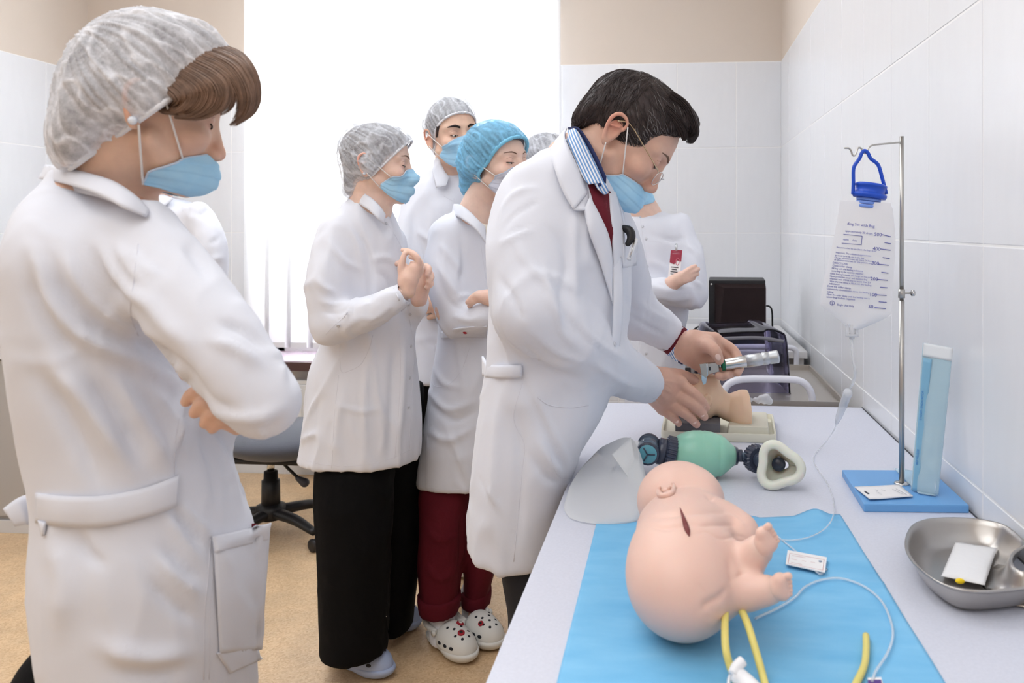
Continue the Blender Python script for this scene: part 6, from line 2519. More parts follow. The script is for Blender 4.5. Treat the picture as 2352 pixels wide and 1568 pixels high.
st = [(p_, w_ * 1.4, a_ * 1.0) for p_, w_, a_ in st]
g.finish('lab_coat', M_COAT, p1, st, 0.0030, (7, 7, 3), 1.0)
cw = lambda L: [W(*q) for q in L]
band('collar', cw([(104, 377, 1.0), (150, 384, .955), (215, 400, .93), (265, 417, .92), (312, 448, .918), (345, 482, .93)]),
     cw([(88, 410, 1.0), (140, 420, .94), (200, 436, .905), (245, 455, .895), (285, 476, .892), (338, 496, .91)]), M_COAT, g.o, bulge=.005, thick=.003)
band('collar_stand', cw([(112, 380, .985), (160, 388, .955), (215, 402, .94), (262, 420, .93), (308, 450, .925)]),
     cw([(112, 430, .985), (160, 440, .95), (215, 450, .93), (262, 466, .92), (308, 486, .92)]), M_COAT, g.o, bulge=.002, thick=.003)
b0 = [g.on(x, y, .005) for x, y in ((80, 1133), (130, 1138), (190, 1140), (250, 1136), (330, 1120), (380, 1103), (412, 1090))]
b1 = [g.on(x, y, .005) for x, y in ((80, 1200), (130, 1208), (190, 1212), (250, 1208), (330, 1190), (380, 1174), (408, 1162))]
band('belt', b0, b1, M_COAT, g.o, bulge=.003, thick=.003)
e0, e1 = b0[0], b1[0]
band('belt', [e0, W(72, 1131, .99), W(38, 1145, .98), W(6, 1168, .975)], [e1, W(82, 1205, .99), W(62, 1204, .98), W(34, 1209, .975)], M_COAT, g.o, bulge=.003, thick=.003)
band('belt', [g.on(86, 1195, .006), g.on(100, 1200, .009)], [g.on(94, 1228, .006), g.on(96, 1232, .007)], M_COAT, g.o)
g.patch('pocket', ((491, 1231), (622, 1201), (601, 1492), (508, 1500)), off=.007, bulge=.010, nu=16, nv=24)
g.patch('pocket_hem', ((491, 1231), (621, 1202), (616, 1240), (495, 1268)), off=.0115, bulge=.008, nu=14, nv=8)
g.patch('pocket_flap', ((500, 1500), (590, 1470), (600, 1515), (530, 1546)), off=.005, bulge=.004)
g.seam('side_seam', [(484, 1238), (478, 1320), (470, 1420), (468, 1560)], .0016)
g.seam('side_seam', [(492, 1236), (488, 1320), (482, 1420), (480, 1560)], .0010)
g.seam('sleeve_seam', [(318, 560), (308, 640), (300, 720), (318, 770)], .0014)
g.seam('side_seam', [(400, 1090), (402, 1020), (412, 960)], .0013)
mi = g.on(582, 1212, .004)
S = SDF(0.002)
S.ell(mi, (.010, .006, .006), k=0)
V, Q = S.mesh(1, pad=.006)
npmesh('pocket_contents', V, Q, g.o, M_MAROON)
for pts in ([(200, 1600), (230, 2300), (240, 2640)], [(400, 1600), (400, 2300), (395, 2500)]):
    d_ = .98 if pts[0][0] == 200 else 1.1
    S = SDF(.01)
    S.chain([W(x, y, d_) for x, y in pts], [.085, .072, .06], k=0)
    V, Q = S.mesh(1)
    npmesh('trouser_leg', V, Q, p1, M_BLKCLOTH)
for x, d_ in ((250, .98), (395, 1.1)):
    q = W(x, 2700, d_)
    clog(p1, q + RT * .12 + FW * .05, q - RT * .11 - FW * .05, 0.095, M_WP, True)

# =================================================================== 2  person behind her, only shoulder and sleeve show
H = Head((345, 345), 2.36, 8, 15, 0, 0.97)
H.build(W(345, 470, 2.42), 0.052, 0.0045)
core = [([W(345, 470, 2.42), W(400, 620, 2.44), W(400, 900, 2.44)], [.05, .08, .09]), CHAINP([(390, 520, 2.43, .04), (450, 505, 2.40, .028), (480, 570, 2.36, .022), (480, 650, 2.35, .022), (435, 724, 2.29, .020)]),
        CHAINP([(385, 950, 2.41, .05), (388, 1440, 2.4, .03)]), CHAINP([(440, 950, 2.51, .05), (437, 1390, 2.52, .03)])]
hd_ = generic_hand(W(430, 722, 2.28), -RT + UP * .3, -FW, .95, side=1)
p2 = body('person in white coat half hidden behind the woman in front, one shoulder showing', [(H.w(H.V), H.Q), hd_], core, M_SK_F, H.flush)
H.cap(p2, M_CAPG, M_CAPRW, [((-0.014, 0, 0.060), (0.104, 0.086, 0.086)), ((-0.075, 0, 0.02), (0.05, 0.06, 0.06))], (0.086, 0, 0.088), (-0.095, 0, -0.055))
H.eyes(p2)
H.mask(p2, M_MASKB)
g = Garment(2.43, .009)
g.torso([(448, 330, 380, .045), (462, 312, 440, .08), (490, 300, 480, .1), (540, 298, 495, .11), (700, 300, 500, .11), (850, 310, 490, .11), (1080, 300, 500, .12)])
g.limb([(455, 492, 2.38, 34), (482, 560, 2.35, 38), (484, 650, 2.34, 38), (462, 715, 2.32, 34), (435, 725, 2.29, 26)], k=.04)
g.finish('lab_coat', M_COAT, p2, [([(432, 452), (428, 490), (422, 540)], 4, -.004), ([(455, 500), (480, 478)], 5, -.005), ([(480, 560), (505, 545)], 5, -.006), ([(478, 600), (512, 590)], 6, .006), ([(470, 625), (505, 635)], 5, -.006)], .004, seed=3)
band('collar', cw([(345, 455, 2.36), (362, 448, 2.35), (376, 446, 2.38)]), cw([(352, 490, 2.33), (372, 478, 2.33), (398, 455, 2.36)]), M_COAT, g.o)
legs(p2, 'trousers', M_BLKCLOTH, [(2.4, [(1000, 310, 425, .09), (1300, 335, 432, .08), (1462, 342, 432, .075)]), (2.52, [(1000, 385, 490, .09), (1300, 388, 482, .08), (1405, 392, 478, .075)])])
for x, y in ((370, 1462), (430, 1416)):
    q = onz(x, y, 0)
    clog(p2, q + RT * .16, q - RT * .05, .09, M_WP, True)

# =================================================================== 3  girl in grey cap, wide black trousers
H = Head((846, 380), 2.125, 8, 2, 0, .905)
H.build(W(850, 480, 2.2), 0.050, 0.0030)
VF = [(H.w(H.V), H.Q)]
dh1 = 2.06
q_ = lambda x, y, dd=0.0: W(x, y, dh1 + dd)
# near hand: back of the hand to the camera, index arching over, thumb up
VF.append(hand_sdf([(q_(936, 668), q_(938, 642), .0205, .0215), (q_(931, 645), q_(948, 616), .019, .0145), (q_(946, 642), q_(957, 616), .017, .0135)],
                   [([q_(957, 616), q_(961, 599, -.005), q_(952, 585, -.005), q_(939, 577, .005), q_(925, 574, .02)], [.0100, .0088, .0082, .0074, .0060]),
                    ([q_(959, 622, .015), q_(966, 606, .02), q_(957, 594, .03), q_(943, 590, .045)], [.0095, .0086, .0080, .0062]),
                    ([q_(960, 632, .03), q_(968, 618, .035), q_(960, 608, .05), q_(946, 604, .06)], [.0092, .0084, .0076, .0060])],
                   ([q_(929, 641), q_(922, 620, -.004), q_(924, 600, -.004), q_(929, 583, 0)], [.0125, .0102, .0088, .0066]), .0021))
q2 = lambda x, y, dd=0.0: W(x, y, 2.17 + dd)
VF.append(hand_sdf([(q2(962, 688), q2(968, 655), .022, .024), (q2(960, 660), q2(958, 630), .020, .018), (q2(972, 650), q2(972, 625), .018, .016)],
                   [([q2(962, 628), q2(975, 612), q2(985, 618, -.03), q2(982, 632, -.04)], [.0100, .0095, .0092, .0075]),
                    ([q2(968, 636), q2(984, 626), q2(990, 636, -.03), q2(984, 648, -.04)], [.0100, .0095, .0092, .0075]),
                    ([q2(968, 650), q2(984, 642), q2(989, 652, -.03), q2(980, 660, -.04)], [.0098, .0093, .0088, .0072]),
                    ([q2(950, 630, .02), q2(930, 612, .02), q2(918, 604, .01), q2(910, 606, 0)], [.010, .0094, .0085, .0070])], None, .0024))
core = [([W(850, 480, 2.2), W(840, 600, 2.22), W(835, 900, 2.22)], [.05, .075, .085]), CHAINP([(840, 540, 2.2, .04), (770, 560, 2.13, .035), (756, 740, 2.09, .026), (934, 670, 2.06, .021)]),
        CHAINP([(840, 540, 2.2, .04), (880, 570, 2.32, .035), (890, 730, 2.3, .026), (962, 690, 2.18, .020)]),
        CHAINP([(825, 900, 2.24, .07), (812, 1490, 2.2, .03)]), CHAINP([(890, 900, 2.36, .05), (908, 1425, 2.42, .03)])]
p3 = body('girl in a white coat and wide black trousers with clasped hands and a grey cap', VF, core, M_SK_F, H.flush)
H.eyes(p3, M_BROW, .6)
H.mask(p3, M_MASKB, top0=-0.001, top1=-0.030, bot0=-0.106, bot1=-0.064, dent=.008, tent=.007)
H.cap(p3, M_CAPG, M_CAPRW, [((-0.008, 0, 0.054), (0.106, 0.086, 0.088)), ((0.04, 0, 0.072), (0.062, 0.060, 0.046)), ((-0.020, 0, 0.000), (0.050, 0.094, 0.045)), ((-0.056, 0, 0.010), (0.050, 0.066, 0.068)), ((-0.072, 0, -0.056), (0.030, 0.045, 0.042))],
      (0.096, 0, 0.074), (-0.062, 0, -0.100), wr=.005, seedk=5.0, hair_m=M_HAIRU)
ep, en = H.tree.find_nearest(Vector((-0.018, -0.095, -0.026)))[:2]
lathe('earring', [(0.0003, 0), (0.0035, 0), (0.004, 0.0016), (0.003, 0.0035), (0.0003, 0.004)], H.w(ep), H.M @ np.array([0, -1, 0]), M_EARST, p3, seg=14)
g = Garment(2.22, .0075)
g.torso([(446, 812, 872, .045, -.01), (470, 788, 890, .075), (510, 757, 908, .098), (560, 742, 924, .108), (640, 742, 938, .108), (720, 744, 948, .102), (790, 738, 952, .10), (850, 716, 958, .106), (950, 701, 965, .116), (1030, 690, 965, .122), (1056, 684, 962, .124)])
g.limb([(775, 540, 2.15, 46), (750, 650, 2.10, 50), (757, 742, 2.09, 45)], k=.045)
g.limb([(757, 742, 2.09, 46), (850, 718, 2.06, 41), (930, 672, 2.06, 29)], k=.015)
g.open_cuff((850, 718, 2.06, 41), (930, 672, 2.06, 29), .0095)
g.limb([(890, 560, 2.30, 40), (900, 735, 2.28, 40), (958, 697, 2.19, 27)], k=.03)
st = [([(815, 530), (840, 570), (852, 640), (845, 720)], 7, -.006), ([(800, 520), (822, 560), (836, 640)], 7, .004), ([(760, 560), (790, 600), (830, 620)], 7, .004),
      ([(735, 690), (770, 700), (800, 690)], 6, .006), ([(740, 715), (775, 720), (808, 705)], 4, -.006), ([(770, 740), (800, 725), (812, 700)], 4, -.007), ([(790, 760), (820, 735), (850, 728)], 5, .006), ([(806, 700), (790, 730), (760, 760)], 4, .005),
      ([(840, 740), (870, 725), (900, 700)], 5, .004), ([(850, 600), (880, 590), (905, 600)], 7, .004), ([(862, 620), (890, 640), (905, 670)], 6, -.004), ([(725, 640), (745, 660), (770, 670)], 7, .004),
      ([(850, 810), (840, 900), (838, 1060)], 8, .006), ([(905, 800), (900, 900), (895, 1050)], 9, -.005), ([(790, 900), (775, 980), (770, 1070)], 9, .005), ([(730, 900), (722, 980), (712, 1060)], 8, -.004), ([(930, 780), (925, 900), (915, 1030)], 5, .004),
      ([(870, 940), (880, 1000), (872, 1050)], 6, .003), ([(770, 930), (830, 945), (880, 935)], 6, .003)]
g.finish('lab_coat', M_COAT, p3, st, .0045, (8, 8, 3), 5.0)
band('collar', cw([(804, 437, 2.25), (825, 439, 2.17), (850, 452, 2.135), (872, 472, 2.13), (886, 492, 2.15)]), cw([(798, 462, 2.25), (822, 468, 2.15), (846, 482, 2.115), (868, 502, 2.11), (884, 515, 2.135)]), M_COAT, g.o, bulge=.003)
g.seam('placket', [(888, 510), (918, 560), (935, 620)], .0013)
g.seam('placket', [(935, 700), (950, 800), (946, 900), (940, 1030)], .0015)
g.seam('placket', [(918, 760), (920, 850), (915, 950), (905, 1075)], .0011)
g.seam('pocket_edge', [(780, 790), (783, 850), (800, 852), (830, 835), (848, 800), (856, 770)], .0014)
g.seam('side_seam', [(778, 860), (768, 960), (762, 1075)], .0012)
g.seam('hem_stitch', [(686, 1048), (720, 1062), (780, 1070), (850, 1066), (905, 1050), (945, 1032)], .0010)
g.seam('sleeve_seam', [(800, 712), (790, 728), (765, 750), (748, 768)], .0012)
for x, y in ((887, 513), (777, 748), (942, 722), (944, 795), (941, 868), (938, 935)):
    g.button(x, y, .0045)
band('cuff', [g.on(x, y, .003) for x, y in ((905, 660), (918, 690), (922, 715))], [g.on(x, y, .003) for x, y in ((930, 648), (938, 672), (940, 700))], M_COAT, g.o, bulge=.001)
t3 = legs(p3, 'trousers', M_BLKCLOTH, [(2.19, [(1030, 745, 890, .04), (1070, 728, 902, .085), (1150, 728, 898, .10), (1300, 737, 892, .095), (1400, 739, 888, .095), (1497, 739, 886, .095)]),
                                       (2.40, [(880, 830, 972, .10), (1100, 835, 972, .10), (1280, 850, 964, .095), (1400, 868, 950, .09), (1440, 874, 946, .09)])], seed=2)
M_LAV = mat('lavender_foam', srgb(176, 192, 226), 0.55)
clog(p3, onz(898, 1560, 0), onz(760, 1512, 0), .092, M_LAV, True)
clog(p3, onz(962, 1448, 0), onz(858, 1428, 0), .092, M_LAV, True)

# =================================================================== 4  tall young man at the back
H = Head((990, 320), 2.74, -56, 3, 8, 1.0, female=False)
H.build(W(1035, 410, 2.84), 0.056, 0.0032, ears=(1, 1))
core = [([W(1035, 410, 2.84), W(1030, 550, 2.86), W(1025, 850, 2.86)], [.055, .09, .09]), CHAINP([(1030, 470, 2.85, .05), (955, 470, 2.8, .04), (945, 620, 2.75, .03), (985, 690, 2.68, .025)]),
        CHAINP([(1030, 470, 2.85, .05), (1105, 470, 2.9, .04), (1115, 620, 2.85, .03), (1060, 690, 2.72, .025)]),
        CHAINP([(1000, 850, 2.85, .08), (1000, 1290, 2.85, .04)]), CHAINP([(1060, 850, 2.88, .08), (1062, 1280, 2.88, .04)])]
hA = generic_hand(W(988, 692, 2.68), RT - UP * .2, -FW, 1.0, side=-1)
hB = generic_hand(W(1056, 692, 2.70), -RT - UP * .2, -FW, 1.0, side=1)
p4 = body('tall young man with thick dark eyebrows and blue mask at the back by the window', [(H.w(H.V), H.Q), hA, hB], core, M_SK_W, H.flush)
H.eyes(p4, M_BROWK, .35, browr=.0036)
H.mask(p4, M_MASKB, top0=.002, top1=-.028, tent=.006, dent=.004)
H.cap(p4, M_CAPG, M_CAPRW, [((-0.012, 0, 0.060), (0.106, 0.086, 0.086)), ((-0.060, 0, 0.030), (0.060, 0.075, 0.062)), ((-0.07, 0, -0.02), (0.045, 0.06, 0.05))],
      (0.092, 0, 0.078), (-0.085, 0, -0.066), wr=.004, seedk=8.0, hair_m=M_HAIRK)
for q in (-1, 1):
    S = SDF(.003)
    S.cone((0.040, .0675 * q, .040), (.024, .070 * q, .006), .007, .003, k=0)
    V, Q = S.mesh(1)
    npmesh('sideburn', H.w(V), Q, p4, M_HAIRK)
g = Garment(2.86, .009)
g.torso([(384, 990, 1062, .06), (404, 962, 1090, .09), (440, 938, 1112, .115), (520, 928, 1124, .13), (650, 930, 1122, .13), (760, 932, 1118, .125), (850, 928, 1118, .135), (872, 927, 1118, .137)])
g.limb([(955, 450, 2.82, 30), (940, 560, 2.77, 33), (946, 630, 2.75, 31), (982, 690, 2.69, 22)], k=.03)
g.limb([(1100, 450, 2.9, 30), (1118, 560, 2.87, 33), (1110, 640, 2.82, 30), (1062, 692, 2.72, 22)], k=.03)
g.finish('lab_coat', M_COAT, p4, [([(952, 490), (946, 560), (940, 620)], 4, -.006), ([(960, 530), (985, 550), (1000, 545)], 6, .006), ([(1000, 480), (1010, 600), (1010, 760)], 6, -.004), ([(960, 560), (975, 640), (978, 740)], 7, .004)], .005, (8, 8, 3), 9.0)
band('collar', cw([(1010, 354, 2.78), (1012, 374, 2.76), (1022, 394, 2.75), (1032, 406, 2.74)]), cw([(996, 368, 2.77), (993, 396, 2.74), (1001, 430, 2.73), (1024, 426, 2.72)]), M_COAT, g.o, bulge=.001, n=1)
g.seam('pocket_edge', [(1020, 450), (1040, 462)], .002)
g.seam('placket', [(1042, 430), (1046, 600), (1046, 860)], .0014)
legs(p4, 'trousers', M_BLKCLOTH, [(2.85, [(840, 945, 1035, .10), (1100, 950, 1030, .08), (1290, 962, 1030, .075)]), (2.9, [(840, 1020, 1110, .10), (1100, 1025, 1105, .08), (1280, 1030, 1100, .075)])], seed=4)
clog(p4, onz(985, 1345, 0), onz(985, 1296, 0), .095, M_WP, True, name='white_shoe')
clog(p4, onz(1065, 1332, 0), onz(1065, 1286, 0), .095, M_WP, True, name='white_shoe')

# =================================================================== 5  girl in blue cap, maroon trousers
H = Head((1094, 384), 2.30, -36, -2, 4, .96)
H.build(W(1092, 500, 2.38), 0.049, 0.0030)
VF = [(H.w(H.V), H.Q)]
q5 = lambda x, y, dd=0.0: W(x, y, 2.22 + dd)
VF.append(hand_sdf([(q5(1150, 692), q5(1120, 682), .021, .020), (q5(1125, 684), q5(1100, 680), .020, .016)],
                   [([q5(1102, 676), q5(1086, 682), q5(1074, 694)], [.010, .009, .007]), ([q5(1102, 684), q5(1088, 692), q5(1078, 702, .01)], [.010, .009, .007])], None, .0026))
q6 = lambda x, y, dd=0.0: W(x, y, 2.27 + dd)
VF.append(hand_sdf([(q6(1050, 712, .03), q6(1026, 708, .02), .018, .016)],
                   [([q6(1022, 700), q6(1008, 702), q6(1003, 712)], [.0085, .008, .0065]), ([q6(1024, 710), q6(1010, 714), q6(1006, 724)], [.0085, .008, .0065]), ([q6(1026, 720), q6(1014, 726), q6(1011, 734)], [.008, .0075, .006])], None, .0026))
core = [([W(1092, 500, 2.38), W(1085, 620, 2.42), W(1080, 950, 2.42)], [.048, .075, .085]), CHAINP([(1080, 540, 2.4, .04), (1015, 560, 2.34, .034), (1045, 735, 2.3, .026), (1150, 695, 2.23, .02)]),
        CHAINP([(1080, 540, 2.4, .04), (1145, 560, 2.45, .034), (1140, 720, 2.36, .026), (1048, 712, 2.3, .018)]),
        CHAINP([(1050, 950, 2.42, .06), (1012, 1380, 2.375, .026), (1016, 1450, 2.37, .024)]), CHAINP([(1105, 950, 2.47, .06), (1094, 1370, 2.46, .03), (1096, 1430, 2.42, .028)])]
p5 = body('girl in a light blue cap and maroon trousers with folded arms beside the doctor', VF, core, M_SK_F, H.flush)
H.eyes(p5, M_BROW, .8)
H.mask(p5, M_MASKW, top0=-.004, top1=-.030, tent=.007, dent=.004)
H.cap(p5, M_CAPB, M_CAPRB, [((-0.010, 0, 0.056), (0.108, 0.090, 0.088)), ((0.03, 0, 0.060), (0.066, 0.066, 0.050)), ((-0.022, 0, 0.000), (0.050, 0.100, 0.048)), ((-0.074, 0, 0.012), (0.058, 0.078, 0.072)), ((-0.094, 0, -0.048), (0.036, 0.060, 0.054))],
      (0.088, 0, 0.066), (-0.083, 0, -0.108), wr=.006, rim_r=.0055, seedk=3.0, ruffle=.005)
g = Garment(2.42, .0078)
g.torso([(478, 1052, 1112, .045), (496, 1022, 1132, .078), (520, 1000, 1150, .095), (560, 992, 1160, .105), (640, 998, 1164, .105), (720, 1006, 1164, .10), (775, 1006, 1162, .098), (880, 988, 1164, .108), (1000, 970, 1160, .118), (1106, 958, 1156, .125)])
g.limb([(1022, 540, 2.35, 38), (1018, 640, 2.31, 42), (1050, 736, 2.29, 38)], k=.04)
g.limb([(1050, 736, 2.29, 38), (1100, 730, 2.25, 34), (1150, 706, 2.25, 28)], k=.015)
g.limb([(1140, 550, 2.46, 38), (1150, 650, 2.42, 40), (1140, 715, 2.38, 34), (1060, 716, 2.31, 26)], k=.03)
st = [([(1012, 560), (1040, 600), (1060, 620)], 6, .005), ([(1000, 600), (1030, 650), (1060, 690)], 6, .006), ([(1005, 640), (1030, 690), (1070, 715)], 5, -.006), ([(1060, 540), (1064, 600), (1058, 650)], 6, -.005), ([(1040, 690), (1070, 680), (1090, 690)], 6, .005), ([(1040, 725), (1080, 735), (1110, 725)], 6, .004),
      ([(985, 900), (1030, 940), (1090, 920)], 7, .006), ([(990, 930), (1040, 965), (1095, 945)], 7, -.005), ([(985, 990), (1030, 1010), (1090, 980)], 8, .005), ([(1000, 850), (1020, 880), (1060, 890)], 6, .005), ([(1020, 960), (1050, 1040), (1080, 1110)], 8, .004)]
g.finish('lab_coat', M_COAT, p5, st, .0045, (8, 8, 3), 12.0)
band('collar', cw([(1042, 468, 2.42), (1058, 470, 2.33), (1080, 486, 2.30), (1100, 506, 2.29), (1115, 520, 2.30)]), cw([(1036, 492, 2.42), (1052, 498, 2.31), (1074, 512, 2.28), (1096, 530, 2.27), (1118, 560, 2.28)]), M_COAT, g.o)
band('waistband', [g.on(x, y, .004) for x, y in ((1012, 762), (1040, 756), (1080, 752), (1118, 750))], [g.on(x, y, .004) for x, y in ((1014, 778), (1042, 776), (1082, 776), (1118, 776))], M_COAT, g.o, bulge=.002)
g.button(1068, 764, .006, mat('red_button', srgb(176, 30, 48), .4))
g.seam('pocket_edge', [(1000, 790), (996, 840), (996, 884), (1030, 882), (1060, 850), (1082, 790)], .0014)
g.seam('side_seam', [(994, 890), (982, 1000), (978, 1120)], .0012)
g.seam('hem_stitch', [(960, 1112), (1000, 1122), (1060, 1124), (1100, 1120)], .0010)
g.seam('placket', [(1104, 560), (1116, 640)], .0012)
mt = mat('cream_top', srgb(232, 226, 214), .8)
band('undershirt', cw([(1098, 506, 2.34), (1112, 514, 2.33), (1126, 516, 2.33)]), cw([(1106, 540, 2.33), (1116, 548, 2.32), (1128, 552, 2.32)]), mt, p5)
legs(p5, 'trousers', M_MAROON, [(2.37, [(1085, 985, 1050, .03), (1125, 964, 1078, .06), (1200, 966, 1072, .075), (1300, 962, 1062, .075), (1392, 970, 1050, .07)]), (2.47, [(1070, 1060, 1120, .03), (1120, 1050, 1146, .06), (1200, 1060, 1144, .09), (1300, 1066, 1140, .08), (1372, 1066, 1122, .068)])],
     st=[([(985, 1220), (1010, 1240), (1050, 1230)], 6, .004), ([(980, 1300), (1010, 1330), (1050, 1310)], 7, .004), ([(1060, 1180), (1058, 1280), (1056, 1380)], 5, -.005)], seed=6)
for d_, rows in ((2.37, [(1362, 958, 1060, .076), (1404, 964, 1056, .078)]), (2.47, [(1350, 1060, 1130, .074), (1386, 1060, 1128, .076)])):
    legs(p5, 'rolled_cuff', M_MAROON, [(d_, rows)], fold=.002, seed=3)
for pts, d_ in (([(1014, 1375), (1016, 1430), (1022, 1470), (1050, 1495)], 2.37), ([(1090, 1360), (1090, 1405), (1096, 1440), (1120, 1462)], 2.475)):
    S = SDF(.005)
    S.chain([W(x, y, d_ - .02 * i) for i, (x, y) in enumerate(pts)], [.043, .038, .042, .034], k=0)
    S.half(np.array([0, 0, .018]), (0, 0, -1), k=.005)
    V, Q = S.mesh(1)
    npmesh('sock', V, Q, p5, M_SOCK)
M_WCLOG = mat('off_white_foam', srgb(228, 227, 222), .55)
RED, WHT, BLK = ('badge_red', srgb(170, 32, 48)), ('badge_white', srgb(232, 226, 220)), ('badge_black', srgb(40, 30, 34))
clog(p5, onz(1084, 1528, 0), onz(992, 1462, 0), .098, M_WCLOG, True, charms=((.60, .16, RED, WHT, .011), (.78, -.05, RED, BLK, .010)))
clog(p5, onz(1146, 1498, 0), onz(1060, 1440, 0), .098, M_WCLOG, True, charms=((.72, -.25, RED, BLK, .008),))

# =================================================================== 6  person at the back, only cap and brow over the doctor's shoulder
H = Head((1208, 384), 3.0, -58, 8, 0, .98)
H.build(W(1240, 475, 3.08), .05, .0045)
core = [([W(1240, 475, 3.08), W(1240, 600, 3.1), W(1240, 900, 3.1)], [.05, .08, .085]), CHAINP([(1240, 520, 3.1, .045), (1185, 530, 3.08, .035), (1180, 660, 3.05, .028), (1225, 720, 2.98, .022)]),
        CHAINP([(1240, 520, 3.1, .045), (1300, 530, 3.1, .035), (1300, 660, 3.06, .028), (1262, 720, 2.99, .022)]),
        CHAINP([(1220, 900, 3.08, .08), (1215, 1230, 3.08, .04)]), CHAINP([(1262, 900, 3.1, .08), (1268, 1230, 3.1, .04)])]
p6 = body('person in white cap showing only brow and cap above the doctor\'s shoulder', [(H.w(H.V), H.Q), generic_hand(W(1228, 722, 2.98), RT - UP * .3, -FW, .95, side=-1), generic_hand(W(1258, 722, 2.99), -RT - UP * .3, -FW, .95, side=1)], core, M_SK_W, H.flush)
H.eyes(p6, M_BROWK)
H.mask(p6, M_MASKB)
H.cap(p6, M_CAPG, M_CAPRW, [((-0.012, 0, 0.060), (0.104, 0.088, 0.084)), ((-0.065, 0, 0.030), (0.055, 0.07, 0.06))], (0.090, 0, 0.076), (-0.085, 0, -0.05), wr=.004, seedk=1.5, hair_m=M_HAIRU)
g = Garment(3.1, .010)
g.torso([(462, 1208, 1275, .05), (480, 1186, 1296, .09), (530, 1172, 1310, .11), (700, 1175, 1308, .11), (900, 1170, 1312, .12), (1000, 1166, 1314, .125)])
g.limb([(1185, 520, 3.08, 26), (1180, 640, 3.05, 27), (1222, 718, 2.99, 21)], k=.03)
g.limb([(1298, 520, 3.1, 26), (1302, 640, 3.06, 27), (1262, 718, 3.0, 21)], k=.03)
g.finish('lab_coat', M_COAT, p6, (), .005, seed=15)
band('collar', cw([(1210, 455, 3.02), (1228, 472, 2.99), (1240, 490, 2.98)]), cw([(1196, 470, 3.03), (1214, 500, 2.98), (1236, 510, 2.97)]), M_COAT, g.o)
legs(p6, 'trousers', M_DKCLOTH, [(3.08, [(960, 1175, 1240, .09), (1240, 1185, 1240, .07)]), (3.12, [(960, 1240, 1308, .09), (1230, 1242, 1298, .07)])], seed=7)
for x in (1212, 1270):
    clog(p6, onz(x, 1276, 0), onz(x, 1236, 0), .092, M_WP, True, name='white_shoe')
# =================================================================== 7  the doctor
H = Head((1417, 306), 1.475, -3, 43, 0, .935, female=False)
H.build(W(1330, 385, 1.56), 0.060, 0.0026)
VF = [(H.w(H.V), H.Q)]
# right hand resting on the manikin's cheek
r_ = lambda x, y, dd=0.0: W(x, y, 1.775 + dd)
VF.append(hand_sdf([(r_(1486, 884, -.045), r_(1512, 884, -.02), .034, .036), (r_(1505, 874, -.02), r_(1560, 880, -.005), .031, .019), (r_(1505, 884, -.02), r_(1547, 905, -.01), .030, .018), (r_(1505, 892, -.02), r_(1535, 924, -.01), .028, .017), (r_(1500, 900, -.02), r_(1522, 938, -.005), .025, .0145),
                    (r_(1492, 880, -.04), r_(1530, 900, -.012), .036, .026)],
                   [([r_(1560, 880, -.005), r_(1594, 904, -.022), r_(1610, 920, -.022), r_(1622, 936, -.012)], [.0150, .0120, .0108, .0088]),
                    ([r_(1547, 905, -.01), r_(1586, 926, -.028), r_(1604, 940, -.026), r_(1618, 957, -.014)], [.0150, .0122, .0110, .0090]),
                    ([r_(1535, 924, -.01), r_(1567, 945, -.026), r_(1585, 958, -.024), r_(1600, 974, -.014)], [.0145, .0118, .0106, .0088]),
                    ([r_(1522, 938, -.005), r_(1538, 952, -.018), r_(1549, 961, -.018), r_(1559, 972, -.010)], [.0125, .0105, .0095, .0078])],
                   ([r_(1528, 866, -.015), r_(1560, 862, .03), r_(1584, 868, .055), r_(1600, 876, .07)], [.021, .0150, .0125, .0095]), .0021))
V_, Q_ = VF[-1]
kn = []
for x, y, ax_ in ((1594, 904, (34, 24)), (1586, 926, (36, 24)), (1567, 945, (32, 24)), (1539, 953, (24, 20)), (1611, 921, (14, 18)), (1604, 941, (14, 18)), (1585, 958, (14, 16))):
    a_ = np.array(ax_, float) / np.hypot(*ax_)
    n2 = np.array([-a_[1], a_[0]])
    for o_ in (-4.5, 0, 4.5):
        c2 = np.array([x, y]) + a_ * o_
        kn.append(([tuple(c2 - n2 * 9), tuple(c2 + a_ * .6), tuple(c2 + n2 * 9)], 1.6, -.0006))
    kn.append(([tuple(np.array([x, y]) - a_ * 7), (x, y), tuple(np.array([x, y]) + a_ * 7)], 9, .0008))
for q in ([(1500, 876), (1530, 876), (1556, 880)], [(1502, 884), (1525, 892), (1546, 904)], [(1502, 892), (1520, 906), (1535, 922)], [(1500, 900), (1512, 920), (1522, 936)]):
    kn.append((q, 5, .0012))
for q in ([(1508, 868), (1520, 880), (1518, 894)], [(1520, 880), (1534, 884), (1544, 894)], [(1500, 894), (1514, 898), (1522, 912)]):
    kn.append((q, 2.2, .0008))
VF[-1] = (strokes(V_, Q_, kn), Q_)
